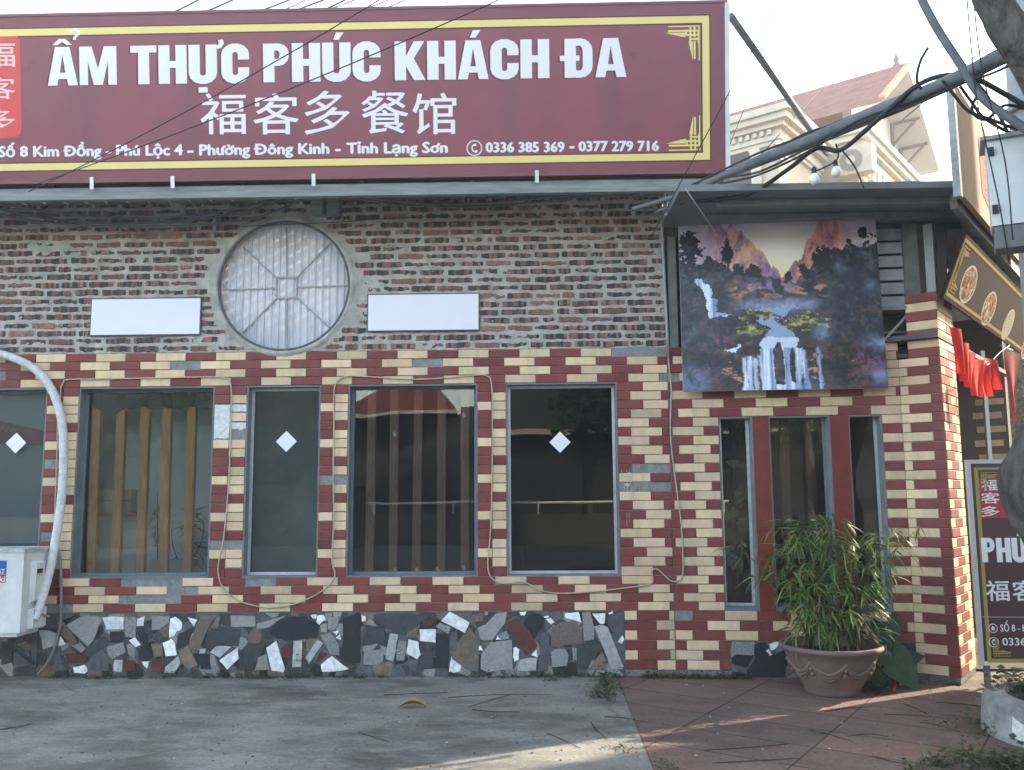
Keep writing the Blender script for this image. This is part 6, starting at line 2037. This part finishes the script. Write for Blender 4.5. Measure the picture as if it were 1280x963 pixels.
# ================================================================== potted bamboo
pc = G(1041, 866)
pdp = float(np.dot(pc - CAM, FW))
pr_ = 63.0 * pdp / FPX
ph_ = 60.0 * pdp / FPX
pot = thing('potted_bamboo', (pc[0], pc[1], 0), 'leafy young bamboo in a wide pinkish clay pot with relief garlands', 'potted plant')
M_CLAY = mat('pinkish_clay', (.175, .118, .106), rough=.75, var=.16, scale=8, bump=.15)
mb_ = MB()
mb_.lathe((pc[0], pc[1], 0), [(.0, .0), (pr_ * .50, .0), (pr_ * .53, .015), (pr_ * .54, .04), (pr_ * .60, .08), (pr_ * .72, ph_ * .42), (pr_ * .83, ph_ * .66), (pr_ * .90, ph_ * .86), (pr_ * .97, ph_ * .90), (pr_, ph_ * .94), (pr_ * .985, ph_), (pr_ * .90, ph_), (pr_ * .84, ph_ * .86), (pr_ * .80, ph_ * .8)], n=56)
mb_.build('pot', M_CLAY, pot)
def pot_r(z):
    t = z / ph_
    return pr_ * float(np.interp(t, [.2, .42, .66, .86], [.60, .72, .83, .90]))
mb_ = MB()
for k in range(8):
    ac_ = 2 * math.pi * k / 8 + math.radians(-90 + 22.5)
    for off_, sg, rt_ in ((0, .17, .012), (.045, .21, .010), (.09, .25, .008)):
        gp = []
        for i in range(13):
            t = i / 12 * 2 - 1
            z = ph_ * (.70 - off_ * .4) - sg * ph_ * (1 - t * t) * 1.2
            a = ac_ + t * math.pi / 8 * .97
            r_ = pot_r(z) + .004
            gp.append((pc[0] + r_ * math.cos(a), pc[1] + r_ * math.sin(a), z))
        mb_.tube(gp, rt_, n=6)
    a = ac_ + math.pi / 8
    for z in (.70, .60, .50):
        r_ = pot_r(ph_ * z) + .004
        mb_.sphere((pc[0] + r_ * math.cos(a), pc[1] + r_ * math.sin(a), ph_ * z), .018, n=8, m=6)
mb_.build('relief_garland', M_CLAY, pot)
mb_ = MB(); mb_.lathe((pc[0], pc[1], ph_ * .82), [(pr_ * .82, 0), (pr_ * .4, .02), (0, .03)], n=32); mb_.build('soil', mat('pot_soil', (.06, .045, .035), rough=1, var=.4, scale=30, bump=.8), pot)
rb = random.Random(5)
M_CULM = mat('bamboo_culm', (.085, .075, .035), rough=.6, var=.35, scale=15)
M_BLEAF = mat('bamboo_leaf', rough=.5, var=.12, vc=True, translucent=.35)
lf = MB()
BG = [(.11, .165, .04), (.14, .20, .05), (.075, .125, .032), (.18, .22, .065), (.06, .10, .03)]
BY = [(.26, .23, .07), (.22, .17, .05), (.32, .28, .12)]
def blade(mb_, p, d, L, w_, droop, col):
    p = np.array(p, float); d = np.array(d, float); d /= np.linalg.norm(d)
    sdv = np.cross(d, (0, 0, 1.0)); sdv /= (np.linalg.norm(sdv) + 1e-6)
    tw = rb.uniform(-.8, .8)
    sdv = sdv * math.cos(tw) + np.cross(d, sdv) * math.sin(tw)
    vs, n_ = [], 4
    q = p.copy()
    for i in range(n_ + 1):
        t = i / n_
        ww = w_ * (.35, 1.0, .9, .55, .04)[i]
        vs += [q - sdv * ww / 2, q + sdv * ww / 2]
        d = d + np.array((0, 0, -droop / n_)); d /= np.linalg.norm(d)
        q = q + d * L / n_
    mb_.add(vs, [(2 * i, 2 * i + 2, 2 * i + 3, 2 * i + 1) for i in range(n_)], col=col, smooth=True)
stems = 19
for k in range(stems):
    bx, by = pc[0] + rb.uniform(-.17, .20), pc[1] + rb.uniform(-.14, .14)
    hh_ = rb.uniform(.62, 1.0)
    lean = np.array((rb.uniform(-.42, .36) + (bx - pc[0]) * .9, rb.uniform(-.22, .16), hh_))
    if k in (0, 1): lean = np.array((.50, -.05, .86))
    if k in (2, 3): lean = np.array((-.42, -.1, .62))
    p0 = np.array((bx, by, ph_ * .82))
    sp_ = [p0, p0 + lean * np.array((.18, .18, .36)), p0 + lean * np.array((.55, .55, .74)), p0 + lean]
    st_ = MB(); st_.tube(sp_, [.0075, .007, .005, .002], n=7, spline=4); st_.build('culm', M_CULM, pot)
    for i in range(25):
        t = rb.uniform(.12, 1.0)
        s_ = t * 3; j = min(2, int(s_)); f = s_ - j
        p = sp_[j] * (1 - f) + sp_[j + 1] * f
        a = rb.uniform(0, 2 * math.pi)
        br = np.array((math.cos(a), math.sin(a), rb.uniform(-.1, .9)))
        bl2 = rb.uniform(.03, .17)
        q = p + br * bl2
        for m_ in range(rb.randint(3, 5)):
            a2_ = a + rb.uniform(-.9, .9)
            dd = (math.cos(a2_), math.sin(a2_), rb.uniform(-.7, .6))
            col = rb.choice(BG) if rb.random() < .90 else rb.choice(BY)
            blade(lf, q + np.array((rb.uniform(-.02, .02),) * 3), dd, rb.uniform(.09, .20), rb.uniform(.009, .016), rb.uniform(.3, 1.7), tuple(x * rb.uniform(.95, 1.5) for x in col))
lf.build('foliage', M_BLEAF, pot)

# taro-like plants and the red hose
M_BROAD = mat('broad_leaf', rough=.4, var=.3, scale=14, translucent=.2, vc=True)
def heart_leaf(mb_, c, tip_dir, nrm, L, w_):
    c, t, n_ = np.array(c, float), np.array(tip_dir, float), np.array(nrm, float)
    t /= np.linalg.norm(t); n_ = n_ - t * np.dot(n_, t); n_ /= np.linalg.norm(n_); s_ = np.cross(n_, t)
    out = [(-.28, .10), (-.40, .28), (-.30, .48), (-.02, .50), (.25, .42), (.55, .24), (.85, .06), (1.0, 0)]
    vs = [c + t * (x * L) for x in (-.12, .1, .4, .75, 1.0)]
    rim = lambda sg: [c + t * (x * L) + s_ * (sg * y * w_) - n_ * (.10 * y * y * w_ * 4 * .5 - .03 * L * x * x * -1) for x, y in out]
    A_, B_ = rim(1), rim(-1)
    mid = [c + t * (x * L) - n_ * (.03 * L * x * x) for x in (-.12, -.12, .0, .12, .3, .55, .85, 1.0)]
    vv = A_ + mid + B_
    ff = []
    for i in range(7):
        ff += [(i, i + 1, 8 + i + 1, 8 + i), (8 + i, 8 + i + 1, 16 + i + 1, 16 + i)]
    hc = random.uniform(.7, 1.5)
    mb_.add(vv, ff, smooth=True, col=(.036 * hc, .082 * hc, .034 * hc))
tb_ = G(1112, 858)
tar = thing('broad_leaf_plant', (tb_[0], tb_[1], 0), 'dark green heart leaved plant growing beside the clay pot at the pillar foot', 'plant')
tdep = float(np.dot(tb_ - CAM, FW))
for k, (px, py, tx, ty, L, w_, dz) in enumerate(((1108, 783, .2, -1, .20, .22, .10), (1122, 828, .55, -.85, .27, .27, -.06), (1100, 842, -.15, -.95, .20, .18, -.10), (1076, 826, -.7, -.6, .16, .16, .12), (1128, 822, .95, .1, .18, .20, .05), (1092, 812, -.2, .9, .14, .14, .15))):
    c = DP(px, py, tdep + dz)
    mb_ = MB(); heart_leaf(mb_, c, RT * tx + np.array((0, 0, ty)) - FW * random.uniform(.1, .5), -FW + np.array((0, 0, random.uniform(.2, 1.0))) + RT * random.uniform(-.6, .6), L, w_); mb_.build('leaf_blade', M_BROAD, tar)
    mb_ = MB(); mb_.tube([(tb_[0] + .02 * k, tb_[1], 0), (c + np.array((tb_[0], tb_[1], 0))) * .5 + np.array((0, .02, .04 - (c[2] * 0))) * 1.0 if False else np.array(((c[0] + tb_[0]) / 2, (c[1] + tb_[1]) / 2 + .03, c[2] * .7)), c], [.008, .006, .004], n=6, spline=4); mb_.build('stalk', M_BROAD, tar)
vb_ = G(905, 846)
vt = thing('broad_leaf_plant', (vb_[0], vb_[1], 0), 'single broad green leaf against the grey plinth left of the clay pot', 'plant')
mb_ = MB(); heart_leaf(mb_, DP(916, 822, 7.0), np.array((.1, 0, -1.0)), -FW + np.array((0, 0, .4)), .16, .20); mb_.build('leaf_blade', mat('pale_broad_leaf', (.085, .11, .065), rough=.5, var=.25, scale=12), vt)
mb_ = MB(); mb_.tube([(vb_[0], vb_[1], 0), DP(914, 835, 7.05), DP(916, 822, 7.0)], .005, n=6, spline=3); mb_.build('stalk', M_BROAD, vt)
cable('red_hose', [DP(1062, 785, 6.75), DP(1080, 800, 6.8), DP(1098, 816, 6.8)], .011, mat('dull_red_hose', (.17, .045, .04), rough=.5, var=.2), 'upper dull red hose slanting behind the bamboo stems', 'hose', n=8)
cable('red_hose', [DP(1052, 810, 6.60), DP(1070, 809, 6.58), DP(1092, 817, 6.55), DP(1110, 834, 6.55), DP(1118, 850, 6.6), np.array((*G(1117, 866)[:2], .012))], .015, mat('red_hose_rubber', (.30, .050, .045), rough=.45, var=.15), 'bright red hose drooping from the clay pot rim to the paving', 'hose', n=8)

# ================================================================== weeds, twigs, leaves, pebbles
wd = MB()
rw_ = random.Random(21)
WG_ = [(.05, .085, .026), (.07, .105, .032), (.035, .06, .022), (.10, .12, .045), (.12, .10, .05)]
def tuft(p, h, n, spread):
    for _ in range(n):
        a = rw_.uniform(0, 2 * math.pi)
        q = np.array((p[0] + rw_.gauss(0, spread), p[1] + rw_.gauss(0, spread * .5), p[2]))
        L = h * rw_.uniform(.4, 1.2)
        if rw_.random() < .5:
            blade(wd, q, (math.cos(a) * .6, math.sin(a) * .6, 1), L, .006, 1.1, rw_.choice(WG_))
        else:
            s_ = L * .35
            c = q + np.array((math.cos(a) * s_, math.sin(a) * s_ * .6, L * rw_.uniform(.2, .9)))
            d = np.array((math.cos(a), math.sin(a), rw_.uniform(-.2, .6)))
            e_ = np.cross(d, (0, 0, 1.0)) * s_ * .45
            wd.add([c, c + d * s_ * .5 + e_, c + d * s_, c + d * s_ * .5 - e_], [(0, 1, 2, 3)], col=rw_.choice(WG_))
for i in range(330):
    px = rw_.uniform(60, 785)
    dens = .25 + .75 * float(vnoise(np.array(px / 45.), np.array(.5), 9))
    if rw_.random() < dens:
        p = W(px, 845); tuft((p[0], -.02 - rw_.random() * .05, 0), rw_.uniform(.02, .07), rw_.randint(4, 13), .025)
for i in range(170):
    u = rw_.uniform(-.25, S2(935, 840)[0]); p = O2 + E2 * u + N2 * rw_.uniform(.03, .12)
    tuft((p[0], p[1], 0), rw_.uniform(.025, .07), rw_.randint(5, 12), .03)
for i in range(26):
    p = G(rw_.gauss(757, 9), rw_.uniform(845, 878)); tuft((p[0], p[1], 0), rw_.uniform(.06, .13), 14, .03)
for px, py, n_, h, sx_ in ((1228, 912, 16, .11, 16), (1190, 945, 10, .09, 14), (1165, 958, 12, .10, 22), (1225, 955, 26, .10, 26), (1262, 960, 20, .10, 16), (1170, 900, 3, .04, 8), (776, 938, 5, .05, 6), (830, 958, 4, .06, 4), (1262, 905, 14, .13, 10), (1275, 898, 12, .16, 8), (690, 848, 6, .07, 8), (1090, 862, 10, .06, 20), (1160, 858, 8, .05, 20)):
    for _ in range(n_):
        p = G(rw_.gauss(px, sx_), rw_.gauss(py, 3.5)); zz = .18 if px > 1255 and py < 930 else 0
        tuft((p[0], p[1], zz), h * rw_.uniform(.6, 1.2), 12, .03)
for px, py in ((220, 838), (372, 824), (262, 842), (430, 846)):
    p = W(px, py, -.02); tuft((p[0], p[1], max(p[2] - .02, 0)), .06, 22, .022)
o_w = wd.build('weeds', mat('weed_leaf', rough=.6, var=.15, vc=True, translucent=.2), None, 'low weeds growing along the foot of the wall and in the paving joints', 'weeds', kind='stuff')
mb_ = MB()
p = G(513, 886)
for sg in (1, -1):
    vs = []
    for i in range(7):
        t = i / 6
        c = np.array((p[0] - .09 + .19 * t, p[1] + .03 * math.sin(t * 2.0), .006 + .022 * math.sin(t * 3.1)))
        w_ = .042 * math.sin(math.pi * min(1, t * .92 + .06))
        vs += [c, c + np.array((.01, sg * w_, .03 * (w_ / .04)))]
    mb_.add(vs, [(2 * i, 2 * i + 2, 2 * i + 3, 2 * i + 1) for i in range(6)], smooth=True)
mb_.build('dry_leaf', mat('dry_leaf', (.30, .20, .085), rough=.7, var=.3, scale=20), None, 'curled dry brown leaf lying on the stained concrete', 'leaf')
tw = [(480, 869, 560, 866), (560, 872, 690, 868), (590, 887, 650, 890), (448, 915, 486, 927), (684, 917, 725, 935), (756, 896, 806, 903), (738, 902, 760, 925), (880, 938, 985, 930), (890, 954, 1000, 948), (1010, 912, 1068, 928), (1060, 920, 1110, 921), (1130, 880, 1160, 893), (1150, 903, 1200, 915), (1090, 945, 1130, 955), (1170, 878, 1230, 884), (0, 912, 40, 905), (1210, 950, 1216, 935), (640, 868, 585, 884), (1030, 890, 1090, 884), (1105, 893, 1180, 898)]
for k, (a, b, c, d) in enumerate(tw):
    A_, B_ = G(a, b, .004), G(c, d, .004)
    m_ = (A_ + B_) / 2 + np.array((random.uniform(-.03, .03), random.uniform(-.04, .04), .004))
    mb_ = MB(); mb_.tube([A_, m_, B_], [.003, .0028, .0015], n=5, spline=4)
    if k % 3 == 0:
        mb_.tube([m_, m_ + np.array((random.uniform(-.12, .12), random.uniform(-.12, .12), 0))], [.0025, .001], n=4)
    onc = a < 760 and k != 5
    mb_.build('twig', mat('dark_twig', (.055, .042, .032), rough=.9, var=.3), None, 'thin dark twigs scattered on the stained concrete' if onc else 'thin dark twigs scattered on the red paving', 'twig', 'twigs on the concrete' if onc else 'twigs on the red paving')
deb = MB()
for i in range(420):
    px, py = rw_.uniform(0, 1280), rw_.uniform(852, 963)
    p = G(px, py, .003); r_ = rw_.uniform(.002, .007)
    deb.sphere(p, (r_ * rw_.uniform(.8, 1.8), r_, r_ * .6), n=5, m=3, col=rw_.choice([(.10, .095, .085), (.22, .21, .2), (.05, .045, .04), (.4, .4, .38), (.13, .08, .05)]))
deb.build('ground_litter', mat('grit', rough=.95, var=.2, vc=True), None, 'grit and crumbs strewn over the concrete and the paving', 'litter', kind='stuff')
for k, (px, py, s_) in enumerate(((1245, 862, .030), (1252, 866, .022), (1238, 870, .02), (1230, 858, .018))):
    p = G(px, py); mb_ = MB(); mb_.sphere((p[0], p[1], s_ * .6), (s_, s_ * .8, s_ * .7), n=7, m=5); 
    mb_.build('pebble', mat('pale_pebble', (.45, .43, .40), rough=.9, var=.2), None, 'pale broken stones lying at the foot of the standing sign', 'stone', 'stones at the standing sign foot')

# ================================================================== things indoors
iv = thing('indoor_plant', W(200, 716, .42), 'dried plume and leafy plant standing between the slats inside the left slatted window', 'plant')
bs = W(200, 716, .42)
mb_ = MB()
for px, ptop, wv in ((197, 615, .0), (205, 640, .02), (228, 640, .03), (222, 660, -.02), (240, 650, .04)):
    a, b = W(px, 700, .42), W(px + 12 * wv * 30, ptop, .42)
    mb_.tube([a, (a + b) / 2 + np.array((wv, 0, 0)), b], [.006, .005, .002], n=5, spline=3)
mb_.build('stem', mat('dry_stem', (.07, .06, .04), rough=.8, var=.2), iv)
mb_ = MB()
c = W(198, 655, .42)
for i in range(240):
    t = random.random(); a = random.uniform(0, 6.28)
    r_ = .055 * math.sin(math.pi * min(.97, t + .06))
    q = np.array((c[0] + r_ * math.cos(a), c[1] + r_ * math.sin(a), c[2] + .17 - .34 * t))
    blade(mb_, q, (math.cos(a), math.sin(a), -.8), .045, .005, .6, (.30, .22, .11))
mb_.build('plume', mat('dry_plume', rough=.9, var=.2, vc=True), iv)
mb_ = MB()
for i in range(90):
    q = W(random.gauss(243, 9), random.uniform(640, 705), .42 + random.uniform(-.06, .06)); a = random.uniform(0, 6.28)
    blade(mb_, q, (math.cos(a), math.sin(a) * .4, random.uniform(-.4, .8)), .16, .014, 1.0, (.06, .10, .04))
mb_.build('foliage', M_BLEAF, iv)
mb_ = MB(); a, b = W(188, 716, .36), W(240, 700, .36); mb_.box((a[0], .34, a[2]), (b[0], .50, b[2])); mb_.build('trough', mat('pale_trough', (.5, .52, .52), rough=.6, var=.1), iv)
mb_ = MB(); a, b = W(110, 640, .30), W(166, 612, .30); mb_.box((a[0], .27, a[2]), (b[0], .45, b[2]));  # cream box modelled in place of a reflection in the glass
t_ = thing('reflection_box', (a + b) / 2, 'cream box standing in for a reflection behind the slats of the left slatted window', 'reflection_box')
t_['_o'] = list(map(float, (a + b) / 2))
cb_ = mb_.build('box', mat('cream_reflection', (.50, .45, .33), rough=.7, var=.15), t_)
mb_ = MB(); mb_.box((a[0], .268, (a[2] + b[2]) / 2 - .004), (b[0], .2695, (a[2] + b[2]) / 2 + .004)); mb_.build('tape', M_WOOD_DK, t_)
mb_ = MB(); mb_.box((a[0] - .05, .26, a[2] - .03), (b[0] + .05, .50, a[2] - .002)); mb_.build('shelf', M_WOOD_DK, B)
hp_ = thing('hanging_plant', O2 + E2 * S2(922, 700, -.3)[0] - N2 * .3 + ez * 1.0, 'trailing pale leaved plant inside the narrow window left of the red post', 'plant')
mb_ = MB()
for i in range(26):
    u, z = S2(random.gauss(920, 9), random.uniform(560, 735), -.25)
    c = O2 + E2 * u - N2 * .25 + ez * z
    a = random.uniform(0, 6.28)
    heart_leaf(mb_, c, np.array((math.cos(a), -.3, math.sin(a) - .6)), np.array((0, -1, .3)), random.uniform(.04, .08), .07)
mb_.build('foliage', mat('pale_vine_leaf', (.11, .13, .06), rough=.6, var=.3, scale=15), hp_)
mb_ = MB()
for px in (916, 924):
    mb_.tube([O2 + E2 * S2(px + 3 * math.sin(y_), y_, -.25)[0] - N2 * .25 + ez * S2(px, y_, -.25)[1] for y_ in range(540, 745, 20)], .003, n=4, spline=2)
mb_.build('vine', mat('vine_stem', (.10, .11, .05), rough=.7, var=.2), hp_)

# ================================================================== across the street (seen in the glass)
def win_row(mb_, x0, x1, y, z0, z1, n_, gap=.5):
    w_ = (x1 - x0 - gap * (n_ + 1)) / n_
    for i in range(n_):
        a = x0 + gap + i * (w_ + gap)
        mb_.box((a, y, z0), (a + w_, y + .03, z1))
oh = thing('house_across_street', (-7, -25, 0), 'grey house with red hipped roof and white eaves across the street', 'house')
mb_ = MB(); mb_.box((-6.6, -31, 0), (-2.6, -24.5, 4.3)); mb_.build('wall', mat('opposite_wall', (.055, .06, .058), rough=.9, var=.3, scale=1), oh)
mb_ = MB()
ro = [(-7.1, -32, 4.32), (-2.8, -32, 4.32), (-2.8, -23.5, 4.32), (-7.1, -23.5, 4.32), (-5.0, -28.2, 6.6), (-4.6, -27.2, 6.6)]
mb_.add(ro, [(3, 2, 5, 4), (2, 1, 5), (1, 0, 4, 5), (0, 3, 4), (0, 1, 2, 3)]); mb_.build('roof', mat('opposite_roof', (.14, .035, .03), rough=.8, var=.2), oh)
mb_ = MB(); mb_.box((-7.2, -23.52, 4.22), (-2.7, -23.40, 4.36)).box((-2.82, -32, 4.22), (-2.7, -23.53, 4.36)); mb_.build('eaves_board', M_HTRIM, oh)
mb_ = MB(); win_row(mb_, -6.4, -2.8, -24.5, 1.0, 2.4, 2); mb_.build('window', M_VOID, oh)
oh2 = thing('house_across_street', (7, -27, 0), 'tall dark shuttered house standing across the street behind the trees', 'house')
mb_ = MB(); mb_.box((-1.2, -33, 0), (16, -26, 8.5)).box((-2.75, -33, 0), (-1.202, -26.2, 4.7)); mb_.build('wall', mat('opposite_dark_wall', (.05, .052, .05), rough=.9, var=.35, scale=1), oh2)
mb_ = MB(); win_row(mb_, -.5, 15, -26, 1.2, 2.8, 5, .8); win_row(mb_, -.5, 15, -26, 4.8, 6.6, 5, .8); mb_.build('window', M_VOID, oh2)
mb_ = MB(); mb_.box((-1.5, -26.4, 3.6), (16.2, -25.4, 3.8)); mb_.build('balcony', M_HTRIM, oh2)
for i in range(24):
    pass
oh3 = thing('house_across_street', (-22, -27, 0), 'long low grey building across the street at the far end', 'house')
mb_ = MB(); mb_.box((-34, -33, 0), (-8.2, -25.5, 6.5)); mb_.build('wall', MATS['opposite_wall'], oh3)
mb_ = MB(); win_row(mb_, -33, -9, -25.5, 1.0, 2.6, 8); mb_.build('window', M_VOID, oh3)
gw = thing('garden_wall', (0, -17.5, 0), 'low dark garden wall with a white rail across the street', 'wall')
mb_ = MB(); mb_.box((-30, -17.8, 0), (22, -17.5, .85)); mb_.build('masonry', mat('garden_wall_render', (.13, .13, .12), rough=.9, var=.35, scale=2), gw)
mb_ = MB(); mb_.tube([(-4.7, -17.6, 1.18), (2.6, -17.6, 1.18)], .035, n=8); mb_.build('rail', M_WHITE, gw)
mb_ = MB()
for i in range(4): mb_.box((-4.6 + 2.35 * i, -17.64, .85), (-4.55 + 2.35 * i, -17.56, 1.16))
mb_.build('rail_posts', M_WHITE, gw)
for k, (x, y, h) in enumerate(((1.6, -20.5, 6.5), (5.0, -20, 7.2), (-12, -20.5, 6.0))):
    t_ = thing('street_tree', (x, y, 0), ('dark bushy tree across the street, nearest to the tall dark house middle', 'tallest dark tree across the street, right of the other trees', 'dark round tree across the street before the long low building')[k], 'tree')
    mb_ = MB(); mb_.tube([(x, y, 0), (x + .1, y, h * .3), (x - .1, y, h * .7)], [.2, .16, .08], n=10, spline=4); mb_.build('trunk', M_BARK, t_)
    mb_ = MB()
    for j in range(9):
        leaf_cloud(mb_, (x + random.uniform(-1.5, 1.5), y + random.uniform(-1, 1), h * random.uniform(.45, .95)), (1.2, 1.1, .9), 170, .30, GREENS, 300 + 10 * k + j)
    mb_.build('crown', M_LEAF, t_)
# unseen house across the side street, added and shaped to shade the forecourt
g0 = G(800, 939)
yB = g0[1] + (10 - g0[0]) * math.tan(SUN_AZ)
nb = thing('unseen_shade_house', (13, -3, 0), 'tall unseen town house block added to shade the forecourt', 'house')
mb_ = MB(); mb_.box((10, -8.5, 0), (17, yB, 11.5)); mb_.build('wall', mat('shade_house_render', (.42, .40, .35), rough=.9, var=.2, scale=1), nb)
mb_ = MB()
for z in (1.0, 4.6, 8.2):
    for y in (-7.5, -4, -.5): mb_.box((9.96, y, z), (9.998, y + 1.6, z + 1.7))
mb_.build('window', M_VOID, nb)
mb_ = MB(); mb_.box((9.7, -8.7, 11.5), (17.2, yB, 11.8)); mb_.build('parapet', M_HTRIM, nb)

# a few more houses and trees down the side street
for k, (x, y, w_, d_, h, col) in enumerate(((16, 16, 8, 8, 7.5, (.40, .37, .31)), (27, 21, 9, 8, 9.5, (.33, .33, .30)), (20, 34, 12, 9, 8.0, (.42, .36, .27)))):
    t_ = thing('street_house', (x, y, 0), ('plain cream house beyond the side street, nearest of the far houses', 'taller grey house beyond the side street, on the far right', 'wide ochre house at the back of the side street')[k], 'house')
    mb_ = MB(); mb_.box((x - w_ / 2, y - d_ / 2, 0), (x + w_ / 2, y + d_ / 2, h)); mb_.build('wall', mat('far_house_paint_' + 'abc'[k], col, rough=.9, var=.2, scale=1), t_)
    mb_ = MB(); mb_.box((x - w_ / 2 - .3, y - d_ / 2 - .3, h), (x + w_ / 2 + .3, y + d_ / 2 + .3, h + .35)); mb_.build('parapet', M_HTRIM, t_)
    for z in (1.0, 4.4):
        for i in range(3):
            a = x - w_ / 2 + w_ * (i + .3) / 3
            mb_ = MB(); mb_.box((a, y - d_ / 2 - .04, z), (a + 1.2, y - d_ / 2 - .002, z + 1.6)); mb_.build('window', M_VOID, t_)
for k, (x, y, h) in enumerate(((11, 13, 6.0), (14, 8, 5.0))):
    t_ = thing('side_street_tree', (x, y, 0), ('taller green tree down the side street before the cream house', 'shorter green tree down the side street, nearest to the corner')[k], 'tree')
    mb_ = MB(); mb_.tube([(x, y, 0), (x + .1, y, h * .3), (x - .1, y, h * .7)], [.18, .14, .07], n=10, spline=4); mb_.build('trunk', M_BARK, t_)
    mb_ = MB()
    for j in range(9): leaf_cloud(mb_, (x + random.uniform(-1.2, 1.2), y + random.uniform(-1, 1), h * random.uniform(.5, .95)), (1.0, 1.0, .8), 150, .28, GREENS, 500 + 10 * k + j)
    mb_.build('crown', M_LEAF, t_)

# thin scattering volume added to imitate lens glare
hz = MB(); hz.box((-152, -152, -1.02), (152, 152, 14.5))
HAZE = hz.build('haze', [], None, 'thin haze added over the street to imitate lens glare', 'haze', kind='stuff')
hm = bpy.data.materials.new('glare_haze'); hm.use_nodes = True
hm.node_tree.nodes.clear()
ho = hm.node_tree.nodes.new('ShaderNodeOutputMaterial')
hv = hm.node_tree.nodes.new('ShaderNodeVolumePrincipled')
hv.inputs['Color'].default_value = (.92, .96, 1.0, 1)
hv.inputs['Density'].default_value = 0.0036
hv.inputs['Anisotropy'].default_value = 0.35
hm.node_tree.links.new(hv.outputs[0], ho.inputs['Volume'])
HAZE.data.materials.append(hm)

# bookkeeping keys are not part of the scene
for o_ in SC.objects:
    if '_o' in o_.keys(): del o_['_o']
